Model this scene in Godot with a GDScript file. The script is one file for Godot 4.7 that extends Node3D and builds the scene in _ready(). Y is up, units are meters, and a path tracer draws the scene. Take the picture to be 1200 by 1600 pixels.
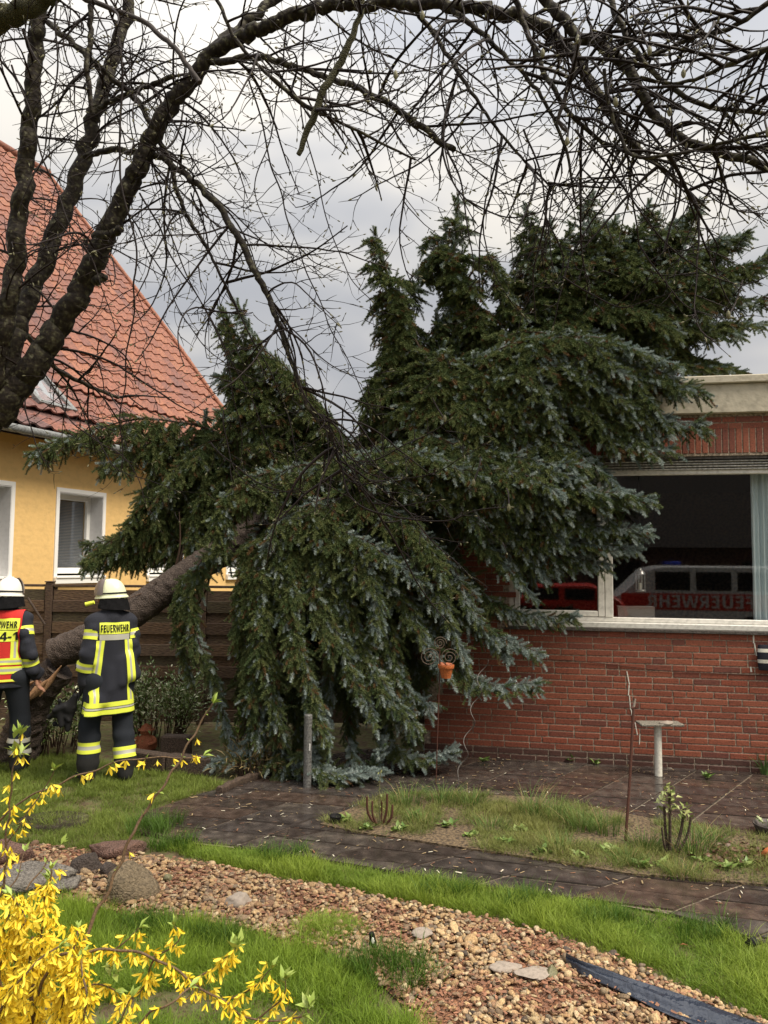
extends Node3D
# A toppled blue spruce leaning on a brick bungalow, two firefighters, a weeping tree and a forsythia in front.

const F := 1180.0                       # focal length in pixels of the 1200 x 1600 photograph
const EYE := Vector3(0, 1.95, 0)
var lens_basis := Basis(Vector3.RIGHT, deg_to_rad(4.0)) * Basis(Vector3.BACK, deg_to_rad(0.5))
var rng := RandomNumberGenerator.new()
var taken := {}
var mats := {}

# ---------------------------------------------------------------- places
func ray(x: float, y: float) -> Vector3:
	return lens_basis * Vector3((x - 600.0) / F, (800.0 - y) / F, -1.0)

func P(x: float, y: float, d: float) -> Vector3:          # a point d metres deep
	return EYE + ray(x, y) * d

func G(x: float, y: float, h := 0.0) -> Vector3:          # a point on the ground (or h above it)
	var r := ray(x, y)
	return EYE + r * ((h - EYE.y) / r.y)

func ground_poly(px: Array) -> PackedVector2Array:
	var out := PackedVector2Array()
	for p in px:
		var g := G(p[0], p[1])
		out.append(Vector2(g.x, g.z))
	return out

func rr(a: float, b: float) -> float:
	return rng.randf_range(a, b)

func rdir() -> Vector3:
	var z := rr(-1, 1)
	var a := rr(0, TAU)
	var s := sqrt(1 - z * z)
	return Vector3(s * cos(a), z, s * sin(a))

func smooth_line(ctrl: Array, step: float) -> PackedVector3Array:   # Catmull-Rom through the points
	var c := Curve3D.new()
	c.bake_interval = step
	for i in ctrl.size():
		var a: Vector3 = ctrl[maxi(i - 1, 0)]
		var b: Vector3 = ctrl[mini(i + 1, ctrl.size() - 1)]
		var t := (b - a) / 6.0
		c.add_point(ctrl[i], -t, t)
	return c.get_baked_points()

func px_line(px: Array, step: float) -> PackedVector3Array:
	var c := []
	for p in px:
		c.append(P(p[0], p[1], p[2]))
	return smooth_line(c, step)

# ---------------------------------------------------------------- mesh builder
class MB:
	var v := PackedVector3Array()
	var n := PackedVector3Array()
	var c := PackedColorArray()
	var uv := PackedVector2Array()
	var ix := PackedInt32Array()
	var coloured := false

	func vert(p: Vector3, nn := Vector3.ZERO, col := Color.WHITE, t := Vector2.ZERO) -> int:
		v.append(p); n.append(nn); c.append(col); uv.append(t)
		return v.size() - 1

	func tri(a: int, b: int, d: int) -> void:              # counter-clockwise seen from outside
		ix.append(a); ix.append(d); ix.append(b)

	func quad(p0: Vector3, p1: Vector3, p2: Vector3, p3: Vector3, col := Color.WHITE) -> void:
		var nn := (p1 - p0).cross(p2 - p0).normalized()
		var a := vert(p0, nn, col, Vector2(0, 0)); vert(p1, nn, col, Vector2(1, 0)); vert(p2, nn, col, Vector2(1, 1)); vert(p3, nn, col, Vector2(0, 1))
		tri(a, a + 1, a + 2); tri(a, a + 2, a + 3)

	func quad_out(p0: Vector3, p1: Vector3, p2: Vector3, p3: Vector3, ref: Vector3, col := Color.WHITE) -> void:
		if (p1 - p0).cross(p2 - p0).dot((p0 + p2) * 0.5 - ref) < 0.0:
			quad(p0, p3, p2, p1, col)
		else:
			quad(p0, p1, p2, p3, col)

	func box(at: Vector3, size: Vector3, ch := 0.0, b := Basis.IDENTITY, col := Color.WHITE) -> void:
		var h := size * 0.5
		var k := h - Vector3(ch, ch, ch)
		for a in 3:
			var a1 := (a + 1) % 3
			var a2 := (a + 2) % 3
			for s in [-1.0, 1.0]:
				var q := []
				for e in [[-1, -1], [1, -1], [1, 1], [-1, 1]]:
					var p := Vector3.ZERO
					p[a] = s * h[a]; p[a1] = e[0] * k[a1]; p[a2] = e[1] * k[a2]
					q.append(at + b * p)
				quad_out(q[0], q[1], q[2], q[3], at, col)
			if ch > 0.0:
				for s1 in [-1.0, 1.0]:
					for s2 in [-1.0, 1.0]:
						var p := Vector3.ZERO
						var r := Vector3.ZERO
						p[a1] = s1 * h[a1]; p[a2] = s2 * k[a2]; p[a] = -k[a]
						r[a1] = s1 * k[a1]; r[a2] = s2 * h[a2]; r[a] = -k[a]
						var p2 := p
						var r2 := r
						p2[a] = k[a]; r2[a] = k[a]
						quad_out(at + b * p, at + b * p2, at + b * r2, at + b * r, at, col)
		if ch > 0.0:
			for sx in [-1.0, 1.0]:
				for sy in [-1.0, 1.0]:
					for sz in [-1.0, 1.0]:
						var A := at + b * Vector3(sx * h.x, sy * k.y, sz * k.z)
						var B := at + b * Vector3(sx * k.x, sy * h.y, sz * k.z)
						var D := at + b * Vector3(sx * k.x, sy * k.y, sz * h.z)
						var nn := (B - A).cross(D - A).normalized()
						if nn.dot(A - at) < 0.0:
							var x := B
							B = D; D = x; nn = -nn
						var i := vert(A, nn, col); vert(B, nn, col); vert(D, nn, col)
						tri(i, i + 1, i + 2)

	func tube(pts: PackedVector3Array, rad: PackedFloat32Array, sides: int, col := Color.WHITE, cap := true, rough := 0.0, noise: FastNoiseLite = null) -> void:
		var m := pts.size()
		if m < 2:
			return
		var t := (pts[1] - pts[0]).normalized()
		var x := t.cross(Vector3.UP if absf(t.y) < 0.9 else Vector3.RIGHT).normalized()
		var first := v.size()
		var run := 0.0
		for i in m:
			t = (pts[mini(i + 1, m - 1)] - pts[maxi(i - 1, 0)]).normalized()
			x = (x - t * x.dot(t)).normalized()
			var y := t.cross(x)
			if i > 0:
				run += pts[i].distance_to(pts[i - 1])
			for j in sides:
				var a := TAU * j / sides
				var d := x * cos(a) + y * sin(a)
				var r := rad[i]
				var q := pts[i] + d * r
				if noise:
					r *= 1.0 + rough * noise.get_noise_3dv(q * 14.0)
					q = pts[i] + d * r
				vert(q, Vector3.ZERO if noise else d, col, Vector2(float(j) / sides, run))
		for i in m - 1:
			for j in sides:
				var a := first + i * sides + j
				var b := first + i * sides + (j + 1) % sides
				tri(a, b, b + sides); tri(a, b + sides, a + sides)
		if cap:
			for e in 2:
				var base := first + (m - 1) * sides * e
				var tt: Vector3 = (pts[0] - pts[1] if e == 0 else pts[m - 1] - pts[m - 2]).normalized()
				var ce := vert(pts[(m - 1) * e], tt, col)
				var f := v.size()
				for j in sides:
					vert(v[base + j], tt, col)
				for j in sides:
					var k := (j + 1) % sides
					if e == 0: tri(ce, f + k, f + j)
					else: tri(ce, f + j, f + k)

	func loft(rings: Array, col := Color.WHITE, cap := true) -> void:   # closed rings of equal count, counter-clockwise round the way they follow each other
		var s: int = rings[0].size()
		var first := v.size()
		for r in rings:
			for p in r:
				vert(p, Vector3.ZERO, col)
		for i in rings.size() - 1:
			for j in s:
				var a := first + i * s + j
				var b := first + i * s + (j + 1) % s
				tri(a, b, b + s); tri(a, b + s, a + s)
		if cap:
			for e in 2:
				var ring = rings[0] if e == 0 else rings[-1]
				var mid := Vector3.ZERO
				for p in ring: mid += p
				mid /= s
				var ce := vert(mid, Vector3.ZERO, col)
				var f := v.size()
				for p in ring: vert(p, Vector3.ZERO, col)
				for j in s:
					var k := (j + 1) % s
					if e == 0: tri(ce, f + k, f + j)
					else: tri(ce, f + j, f + k)

	func lathe(profile: Array, at: Vector3, sides: int, col := Color.WHITE, cap := true) -> void:   # profile of (radius, height) from bottom to top
		var rings := []
		for p in profile:
			var r := PackedVector3Array()
			for j in sides:
				var a := -TAU * j / sides
				r.append(at + Vector3(cos(a) * p[0], p[1], sin(a) * p[0]))
			rings.append(r)
		loft(rings, col, cap)

	func prism(poly: PackedVector2Array, y0: float, y1: float, inset := 0.0) -> void:   # outline in x, z
		var top := poly
		if inset > 0.0:
			var o := Geometry2D.offset_polygon(poly, -inset)
			if o.size() == 1 and o[0].size() == poly.size():
				top = PackedVector2Array()
				for p in poly:                     # match by nearness so that sides join
					var best := o[0][0]
					for q in o[0]:
						if q.distance_squared_to(p) < best.distance_squared_to(p): best = q
					top.append(best)
		var t := Geometry2D.triangulate_polygon(top)
		if t.is_empty():
			return
		var f := v.size()
		for p in top: vert(Vector3(p.x, y1, p.y), Vector3.UP, Color.WHITE, p)
		for i in range(0, t.size(), 3):
			var a := top[t[i]]; var b := top[t[i + 1]]; var d := top[t[i + 2]]
			if (b - a).cross(d - a) > 0.0: tri(f + t[i], f + t[i + 2], f + t[i + 1])
			else: tri(f + t[i], f + t[i + 1], f + t[i + 2])
		if y1 - y0 > 0.001:
			var mid := Vector2.ZERO
			for p in poly: mid += p
			mid /= poly.size()
			for i in poly.size():
				var k := (i + 1) % poly.size()
				quad_out(Vector3(poly[i].x, y0, poly[i].y), Vector3(poly[k].x, y0, poly[k].y), Vector3(top[k].x, y1, top[k].y), Vector3(top[i].x, y1, top[i].y), Vector3(mid.x, (y0 + y1) * 0.5 - 0.02, mid.y))

	func add(o: MB, t := Transform3D.IDENTITY) -> void:
		var f := v.size()
		for i in o.v.size():
			vert(t * o.v[i], (t.basis * o.n[i]).normalized() if o.n[i] != Vector3.ZERO else Vector3.ZERO, o.c[i], o.uv[i])
		for i in o.ix: ix.append(f + i)

	func settle() -> void:                                  # smooth normals where none were given
		var acc := PackedVector3Array()
		acc.resize(v.size())
		for i in range(0, ix.size(), 3):
			var a := ix[i]; var b := ix[i + 1]; var d := ix[i + 2]
			if n[a] == Vector3.ZERO or n[b] == Vector3.ZERO or n[d] == Vector3.ZERO:
				var nn := (v[d] - v[a]).cross(v[b] - v[a])
				acc[a] += nn; acc[b] += nn; acc[d] += nn
		for i in v.size():
			if n[i] == Vector3.ZERO:
				n[i] = acc[i].normalized() if acc[i].length_squared() > 0.0 else Vector3.UP

	func mesh(off := Vector3.ZERO) -> ArrayMesh:
		var am := ArrayMesh.new()
		if ix.is_empty():
			return am
		settle()
		var a := []
		a.resize(Mesh.ARRAY_MAX)
		var vv := v
		if off != Vector3.ZERO:
			vv = v.duplicate()
			for i in vv.size(): vv[i] += off
		a[Mesh.ARRAY_VERTEX] = vv; a[Mesh.ARRAY_NORMAL] = n; a[Mesh.ARRAY_TEX_UV] = uv; a[Mesh.ARRAY_INDEX] = ix
		if coloured: a[Mesh.ARRAY_COLOR] = c
		am.add_surface_from_arrays(Mesh.PRIMITIVE_TRIANGLES, a)
		return am

# ---------------------------------------------------------------- nodes
func numbered(called: String, parent: Node) -> String:
	var key := "%d/%s" % [parent.get_instance_id(), called]
	var k: int = taken.get(key, 0)
	taken[key] = k + 1
	return called if k == 0 else "%s_%03d" % [called, k]

func tag(o: Node, label := "", category := "", group := "", kind := "") -> Node:
	if label: o.set_meta("label", label)
	if category: o.set_meta("category", category)
	if group: o.set_meta("group", group)
	if kind: o.set_meta("kind", kind)
	return o

func thing(called: String, label: String, category: String, at := Vector3.ZERO, group := "") -> Node3D:
	var o := Node3D.new()
	o.name = numbered(called, self)
	add_child(o, true)
	o.position = at
	tag(o, label, category, group)
	return o

func origin_of(o: Node) -> Vector3:
	var p := Vector3.ZERO
	while o is Node3D and o != self:
		p += o.position
		o = o.get_parent()
	return p

func part(called: String, shape, m: Material, parent: Node = self, world := true) -> MeshInstance3D:
	var o := MeshInstance3D.new()
	o.name = numbered(called, parent)
	if shape is MB:
		o.mesh = shape.mesh(-origin_of(parent) if world and parent != self else Vector3.ZERO)
	else:
		o.mesh = shape
	o.material_override = m
	parent.add_child(o, true)
	return o

func many(called: String, mesh: Mesh, m: Material, xf: Array, cols: Array, parent: Node = self) -> MultiMeshInstance3D:
	var mm := MultiMesh.new()
	mm.transform_format = MultiMesh.TRANSFORM_3D
	mm.use_colors = not cols.is_empty()
	mm.mesh = mesh
	mm.instance_count = xf.size()
	var off := origin_of(parent) if parent != self else Vector3.ZERO
	for i in xf.size():
		var t: Transform3D = xf[i]
		t.origin -= off
		mm.set_instance_transform(i, t)
		if mm.use_colors: mm.set_instance_color(i, cols[i])
	var o := MultiMeshInstance3D.new()
	o.name = numbered(called, parent)
	o.multimesh = mm
	o.material_override = m
	parent.add_child(o, true)
	o.set_meta("kind", "stuff")
	return o

# ---------------------------------------------------------------- materials
func lin(r: float, g: float, b: float) -> Color:
	return Color(r, g, b).linear_to_srgb()

func ntex(freq: float, stops: Array, sd := 1, size := 256, kind := FastNoiseLite.TYPE_SIMPLEX_SMOOTH, oct := 5) -> NoiseTexture2D:
	var nz := FastNoiseLite.new()
	nz.seed = sd
	nz.noise_type = kind
	nz.frequency = freq
	nz.fractal_octaves = oct
	var t := NoiseTexture2D.new()
	t.width = size; t.height = size
	t.seamless = true
	t.noise = nz
	var g := Gradient.new()
	g.offsets = PackedFloat32Array(stops.map(func(s): return s[0]))
	g.colors = PackedColorArray(stops.map(func(s): return s[1]))
	t.color_ramp = g
	return t

func grey(a: float) -> Color:
	return Color(a, a, a)

func mat(col: Color, rough := 0.8, tex: Texture2D = null, scale := 1.0, bump: Texture2D = null, depth := 0.3, spec := 0.5) -> StandardMaterial3D:
	var m := StandardMaterial3D.new()
	m.albedo_color = col
	m.roughness = rough
	m.metallic_specular = spec
	if tex or bump:
		m.uv1_triplanar = true
		m.uv1_world_triplanar = true
		m.uv1_scale = Vector3(scale, scale, scale)
	if tex: m.albedo_texture = tex
	if bump:
		m.heightmap_enabled = true
		m.heightmap_texture = bump
		m.heightmap_scale = depth
	return m

func leafy(m: StandardMaterial3D, through := 0.4) -> StandardMaterial3D:
	m.cull_mode = BaseMaterial3D.CULL_DISABLED
	m.vertex_color_use_as_albedo = true
	m.backlight_enabled = true
	m.backlight = Color(through, through, through)
	return m
# ---------------------------------------------------------------- the scene
func _ready() -> void:
	rng.seed = 20240407
	var cam := Camera3D.new()
	cam.name = "camera"
	cam.fov = rad_to_deg(2.0 * atan(800.0 / F))
	cam.near = 0.05
	cam.far = 900.0
	cam.transform = Transform3D(lens_basis, EYE)
	add_child(cam)
	cam.current = true
	var env := Environment.new()
	env.background_mode = Environment.BG_SKY
	env.sky = Sky.new()
	env.sky.sky_material = overcast()
	env.tonemap_mode = Environment.TONE_MAPPER_LINEAR
	env.tonemap_exposure = 3.15
	env.sdfgi_enabled = true
	env.ssao_enabled = true
	env.ssil_enabled = true
	var we := WorldEnvironment.new()
	we.name = "world_environment"
	we.environment = env
	add_child(we)
	var sun := DirectionalLight3D.new()
	sun.name = "veiled_sun"
	sun.light_energy = 0.5
	sun.light_color = Color(1.0, 0.95, 0.87)
	sun.light_angular_distance = 24.0
	sun.shadow_enabled = true
	sun.look_at_from_position(Vector3.ZERO, -Vector3(0.55, 0.95, 0.35), Vector3.UP)
	add_child(sun)
	make_materials()
	build_ground()
	build_bungalow()
	build_yellow_house()
	build_fence()
	build_far_things()
	build_street()
	build_spruce()
	build_weeping_tree()
	build_people()
	build_garden_things()
	build_plants()
	build_gravel()
	build_grass()
	build_forsythia()

func overcast() -> PanoramaSkyMaterial:
	var w := 1024
	var h := 512
	var im := Image.create_empty(w, h, false, Image.FORMAT_RGBF)
	var a := FastNoiseLite.new()
	a.seed = 7; a.frequency = 1.3; a.fractal_octaves = 6; a.fractal_gain = 0.5
	var b := FastNoiseLite.new()
	b.seed = 19; b.frequency = 3.4; b.fractal_octaves = 4
	for j in h:
		var th := PI * (j + 0.5) / h
		var y := cos(th)
		var s := sin(th)
		for i in w:
			var ph := TAU * ((i + 0.5) / w - 0.5)
			var d := Vector3(s * sin(ph), y, -s * cos(ph))
			var q := Vector3(d.x, maxf(y, 0.0) * 2.4, d.z)
			var k := a.get_noise_3dv(q + Vector3(0.3, 0, 0)) + 0.35 * b.get_noise_3dv(q * Vector3(1, 1.6, 1))
			var t := smoothstep(-0.38, 0.42, k)
			var lum := 0.215 + 0.64 * pow(clampf(y, 0.0, 1.0), 3.2)
			var col := Color(0.86, 0.885, 0.95).lerp(Color(1.05, 1.0, 0.92), t)
			lum *= 0.78 + 0.33 * t
			if y < 0.0:
				lum *= clampf(1.0 + y * 1.5, 0.35, 1.0)
			im.set_pixel(i, j, Color(col.r * lum, col.g * lum, col.b * lum))
	var m := PanoramaSkyMaterial.new()
	m.panorama = ImageTexture.create_from_image(im)
	return m

func make_materials() -> void:
	var fine := ntex(0.09, [[0.0, grey(0.0)], [1.0, grey(1.0)]], 5, 256)
	var coarse := ntex(0.02, [[0.0, grey(0.0)], [1.0, grey(1.0)]], 6, 256)
	mats.fine = fine
	mats.coarse = coarse
	var mottle := ntex(0.03, [[0.25, grey(0.62)], [0.5, grey(0.86)], [0.75, grey(1.0)]], 8, 512)
	mats.mottle = mottle
	# ground
	var lawn := ntex(0.025, [[0.2, lin(0.075, 0.05, 0.028)], [0.42, lin(0.11, 0.09, 0.04)], [0.6, lin(0.085, 0.095, 0.03)], [0.85, lin(0.14, 0.105, 0.055)]], 11, 512)
	mats.lawn = mat(Color.WHITE, 0.95, lawn, 0.45, fine, 2.0)
	var dirt := ntex(0.05, [[0.2, lin(0.05, 0.035, 0.022)], [0.5, lin(0.12, 0.085, 0.05)], [0.7, lin(0.17, 0.12, 0.065)], [0.9, lin(0.10, 0.075, 0.04)]], 12, 512)
	mats.dirt = mat(Color.WHITE, 0.95, dirt, 1.1, fine, 2.0)
	var joint := ntex(0.06, [[0.2, lin(0.06, 0.045, 0.033)], [0.5, lin(0.14, 0.11, 0.08)], [0.9, lin(0.25, 0.20, 0.145)]], 13, 256)
	mats.joint = mat(Color.WHITE, 0.9, joint, 2.0)
	var rust := ntex(0.06, [[0.2, lin(0.10, 0.05, 0.028)], [0.5, lin(0.30, 0.135, 0.07)], [0.8, lin(0.40, 0.20, 0.11)]], 14, 256)
	mats.chips = mat(Color.WHITE, 0.95, rust, 2.2, fine, 3.0)
	var wet := ntex(0.02, [[0.30, grey(0.09)], [0.5, grey(0.17)], [0.8, grey(0.33)]], 15, 512)
	mats.slabs = []
	for k in 4:
		var sl := ntex(0.03, [[0.15, lin(0.040, 0.033, 0.029)], [0.5, lin(0.060, 0.050, 0.044)], [0.75, lin(0.084, 0.070, 0.060)], [0.95, lin(0.12, 0.098, 0.080)]], 16 + k, 256)
		var m := mat([Color.WHITE, Color(0.86, 0.84, 0.84), Color(1.0, 0.93, 0.9), Color(0.9, 0.9, 0.92)][k], 0.9, sl, 0.9)
		m.roughness = 1.0
		m.roughness_texture = wet
		mats.slabs.append(m)
	# bungalow
	mats.bricks = []
	var bt := ntex(0.05, [[0.15, grey(0.72)], [0.5, grey(0.9)], [0.85, grey(1.0)]], 21, 256)
	for q in [[0.285, 0.076, 0.039], [0.25, 0.066, 0.034], [0.315, 0.090, 0.046], [0.215, 0.058, 0.033], [0.285, 0.069, 0.034], [0.18, 0.053, 0.034]]:
		mats.bricks.append(mat(lin(q[0], q[1], q[2]), 0.72, bt, 3.0, fine, 0.25))
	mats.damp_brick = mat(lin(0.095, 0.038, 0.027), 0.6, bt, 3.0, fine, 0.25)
	mats.mortar = mat(lin(0.42, 0.34, 0.26), 0.95, mottle, 2.0, fine, 0.4)
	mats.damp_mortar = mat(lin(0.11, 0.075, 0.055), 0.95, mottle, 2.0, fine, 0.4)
	var conc := ntex(0.02, [[0.15, grey(0.86)], [0.4, grey(0.95)], [0.7, grey(1.0)]], 22, 512)
	mats.concrete = mat(lin(0.50, 0.455, 0.36), 0.9, conc, 0.8, fine, 0.3)
	mats.white_paint = mat(lin(0.74, 0.72, 0.67), 0.5, conc, 1.3)
	mats.sill_metal = mat(lin(0.70, 0.69, 0.65), 0.45, conc, 1.6)
	mats.slate = mat(lin(0.10, 0.085, 0.075), 0.6, mottle, 2.0, fine, 0.3)
	mats.shutter = mat(lin(0.45, 0.44, 0.41), 0.5, mottle, 2.0)
	var glass := StandardMaterial3D.new()
	glass.transparency = BaseMaterial3D.TRANSPARENCY_ALPHA
	glass.albedo_color = Color(0.05, 0.07, 0.07, 0.03)
	glass.roughness = 0.02
	mats.glass = glass
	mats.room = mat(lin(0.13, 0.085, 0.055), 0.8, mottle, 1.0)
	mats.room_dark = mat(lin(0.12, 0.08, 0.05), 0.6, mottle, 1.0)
	mats.curtain = leafy(mat(lin(0.55, 0.66, 0.68), 0.9), 0.5)
	# yellow house
	var rend := ntex(0.03, [[0.1, grey(0.93)], [0.5, grey(0.985)], [0.9, grey(1.0)]], 23, 512)
	mats.render_yellow = mat(lin(0.75, 0.50, 0.20), 0.95, rend, 0.5, fine, 0.35)
	mats.reveal = mat(lin(0.62, 0.62, 0.63), 0.85, rend, 0.8)
	mats.white_frame = mat(lin(0.80, 0.80, 0.78), 0.55)
	mats.blind = mat(lin(0.20, 0.22, 0.24), 0.5)
	mats.tiles = []
	var tt := ntex(0.04, [[0.2, grey(0.6)], [0.5, grey(0.9)], [0.8, grey(1.0)]], 24, 256)
	for q in [[0.29, 0.105, 0.062], [0.25, 0.090, 0.056], [0.22, 0.085, 0.062], [0.18, 0.076, 0.062], [0.33, 0.125, 0.068], [0.14, 0.066, 0.058]]:
		mats.tiles.append(mat(lin(q[0], q[1], q[2]), 0.68, tt, 1.6, fine, 0.25))
	mats.dark_roof = mat(lin(0.05, 0.042, 0.040), 0.9, mottle, 0.6)
	mats.zinc = mat(lin(0.22, 0.23, 0.23), 0.45, mottle, 1.5)
	mats.soffit = mat(lin(0.42, 0.34, 0.20), 0.9, mottle, 1.0)
	# wood
	var wood := ntex(0.05, [[0.2, lin(0.045, 0.029, 0.020)], [0.5, lin(0.095, 0.062, 0.041)], [0.7, lin(0.125, 0.084, 0.054)], [0.86, lin(0.09, 0.095, 0.036)]], 25, 512)
	mats.boards = []
	for k in 4:
		var bm := mat([Color.WHITE, Color(0.86, 0.82, 0.80), Color(1.0, 0.95, 0.88), Color(0.8, 0.85, 0.78)][k], 0.8, wood, 1.0, fine, 0.4)
		bm.uv1_scale = Vector3(0.5, 3.0, 1.0)
		mats.boards.append(bm)
	mats.old_wood = mat(lin(0.085, 0.055, 0.038), 0.85, mottle, 2.5, fine, 0.6)
	mats.grey_wood = mat(lin(0.30, 0.275, 0.225), 0.85, mottle, 4.0, fine, 0.8)
	mats.raw_wood = mat(lin(0.62, 0.36, 0.19), 0.8, mottle, 6.0, fine, 0.6)
	var bark := ntex(0.06, [[0.15, lin(0.020, 0.014, 0.011)], [0.45, lin(0.058, 0.042, 0.034)], [0.7, lin(0.11, 0.083, 0.069)], [0.9, lin(0.21, 0.165, 0.14)]], 26, 512, FastNoiseLite.TYPE_CELLULAR, 3)
	mats.spruce_bark = mat(Color.WHITE, 0.9, bark, 2.4, bark, 3.5)
	mats.spruce_twig = mat(lin(0.085, 0.048, 0.03), 0.9, mottle, 4.0)
	var bark2 := ntex(0.035, [[0.2, lin(0.008, 0.006, 0.0045)], [0.5, lin(0.017, 0.012, 0.009)], [0.62, lin(0.026, 0.020, 0.013)], [0.72, lin(0.055, 0.052, 0.026)], [0.85, lin(0.13, 0.125, 0.085)]], 27, 512)
	mats.weeping_bark = mat(Color.WHITE, 0.75, bark2, 1.5, fine, 0.5, 0.35)
	mats.weeping_twig = mat(lin(0.017, 0.0085, 0.0065), 0.65, mottle, 3.0, null, 0.3, 0.35)
	mats.grey_twig = mat(lin(0.045, 0.032, 0.026), 0.8, mottle, 4.0)
	mats.lichen = mat(lin(0.085, 0.08, 0.028), 0.9, mottle, 6.0, fine, 2.0)
	mats.forsythia_stem = mat(lin(0.17, 0.105, 0.055), 0.8, mottle, 9.0)
	mats.bud = mat(lin(0.20, 0.19, 0.095), 0.6, mottle, 12.0)
	var needle := mat(Color.WHITE, 0.75, null, 1.0, null, 0.3, 0.35)
	mats.needle = leafy(needle, 0.3)
	mats.leaf = leafy(mat(Color.WHITE, 0.5), 0.5)
	mats.blade = leafy(mat(Color.WHITE, 0.6, null, 1.0, null, 0.3, 0.4), 0.8)
	mats.petal = leafy(mat(Color.WHITE, 0.6), 0.7)
	var vc := mat(Color.WHITE, 0.85, mottle, 8.0)
	vc.vertex_color_use_as_albedo = true
	mats.pebble = vc
	mats.fleck = leafy(mat(Color.WHITE, 0.85), 0.1)
	# small things
	mats.post_grey = mat(lin(0.17, 0.17, 0.165), 0.5, mottle, 3.0)
	mats.post_white = mat(lin(0.70, 0.68, 0.60), 0.55, conc, 3.0)
	mats.rusty = mat(lin(0.11, 0.035, 0.02), 0.8, mottle, 8.0, fine, 0.3)
	mats.steel = mat(lin(0.42, 0.41, 0.39), 0.35, mottle, 5.0)
	mats.steel.metallic = 0.8
	mats.rust_light = mat(lin(0.15, 0.105, 0.075), 0.7, mottle, 5.0)
	mats.dull_steel = mat(lin(0.15, 0.135, 0.12), 0.5, mottle, 5.0)
	mats.terracotta = mat(lin(0.46, 0.15, 0.07), 0.85, mottle, 5.0, fine, 0.3)
	mats.orange_pot = mat(lin(0.62, 0.17, 0.045), 0.6, mottle, 5.0)
	mats.navy = mat(lin(0.012, 0.014, 0.03), 0.85, mottle, 6.0)
	mats.black = mat(lin(0.010, 0.010, 0.011), 0.7, null, 1.0, null, 0.3, 0.3)
	mats.rock_grey = mat(lin(0.26, 0.235, 0.205), 0.9, mottle, 3.0, fine, 1.5)
	mats.rock_tan = mat(lin(0.24, 0.185, 0.115), 0.9, mottle, 3.0, fine, 1.5)
	mats.rock_dark = mat(lin(0.085, 0.065, 0.055), 0.9, mottle, 3.0, fine, 1.5)
	mats.rock_red = mat(lin(0.22, 0.125, 0.095), 0.9, mottle, 4.0, fine, 1.5)
	mats.stone_pale = mat(lin(0.32, 0.27, 0.225), 0.85, conc, 3.0, fine, 0.15)
	var liner := mat(lin(0.03, 0.037, 0.055), 0.16, null, 1.0, coarse, 1.0)
	liner.uv1_scale = Vector3(3, 3, 3)
	mats.liner = liner
# ---------------------------------------------------------------- ground
var path_area: PackedVector2Array
var bed_area: PackedVector2Array
var gravel_area: PackedVector2Array

func sheet(called: String, poly: PackedVector2Array, y: float, m: Material, under := 0.0) -> void:
	var mb := MB.new()
	mb.prism(poly, y - under, y)
	tag(part(called, mb, m), "", "", "", "structure")

func build_ground() -> void:
	path_area = ground_poly([[205, 1300], [230, 1270], [300, 1245], [380, 1224], [440, 1206], [470, 1190], [560, 1172], [660, 1176], [800, 1180], [1000, 1192], [1200, 1206], [1400, 1220], [1420, 1530], [1200, 1478], [1130, 1452], [1040, 1428], [950, 1412], [850, 1398], [700, 1378], [600, 1362], [500, 1345], [400, 1330], [300, 1318]])
	bed_area = ground_poly([[500, 1292], [530, 1275], [580, 1255], [640, 1243], [740, 1245], [840, 1250], [940, 1268], [1040, 1288], [1120, 1300], [1180, 1310], [1330, 1325], [1330, 1405], [1200, 1388], [1100, 1380], [980, 1370], [860, 1350], [760, 1335], [650, 1318], [560, 1305]])
	gravel_area = ground_poly([[-160, 1325], [0, 1325], [60, 1322], [130, 1330], [230, 1338], [330, 1352], [430, 1374], [520, 1388], [600, 1405], [700, 1425], [780, 1440], [860, 1462], [940, 1490], [1000, 1512], [1060, 1540], [1130, 1570], [1200, 1600], [1300, 1680], [760, 1690], [660, 1610], [620, 1560], [570, 1515], [510, 1490], [430, 1470], [380, 1452], [300, 1440], [200, 1430], [120, 1412], [0, 1402], [-160, 1402]])
	var big := PackedVector2Array([Vector2(-400, -400), Vector2(400, -400), Vector2(400, 400), Vector2(-400, 400)])
	sheet("ground", big, -0.012, mats.lawn)
	sheet("gravel_bed", gravel_area, -0.004, mats.chips)
	sheet("path_bedding", path_area, 0.003, mats.joint)
	sheet("flower_bed", bed_area, 0.024, mats.dirt, 0.03)
	# the slabs: a slanting grid cut to the outline of the path
	var paving := Node3D.new()
	paving.name = "path"
	add_child(paving)
	tag(paving, "", "", "", "structure")
	var front := ground_poly([[455, 1290], [500, 1292], [560, 1305], [650, 1318], [760, 1335], [860, 1350], [980, 1370], [1100, 1380], [1200, 1388], [1450, 1410], [1500, 1580], [1100, 1470], [600, 1390], [430, 1352]])
	var all := Geometry2D.clip_polygons(path_area, bed_area)
	var at_front := []
	var behind := []
	for r in all:
		if not Geometry2D.is_polygon_clockwise(r):
			at_front += Geometry2D.intersect_polygons(r, front)
			behind += Geometry2D.clip_polygons(r, front)
	lay_slabs(paving, behind, 12.0, 40.0, 0.50, 0.25, Vector2(0.1, -4.6))
	lay_slabs(paving, at_front, 15.0, 57.0, 0.58, 0.215, Vector2(0.86, -4.42))

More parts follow.
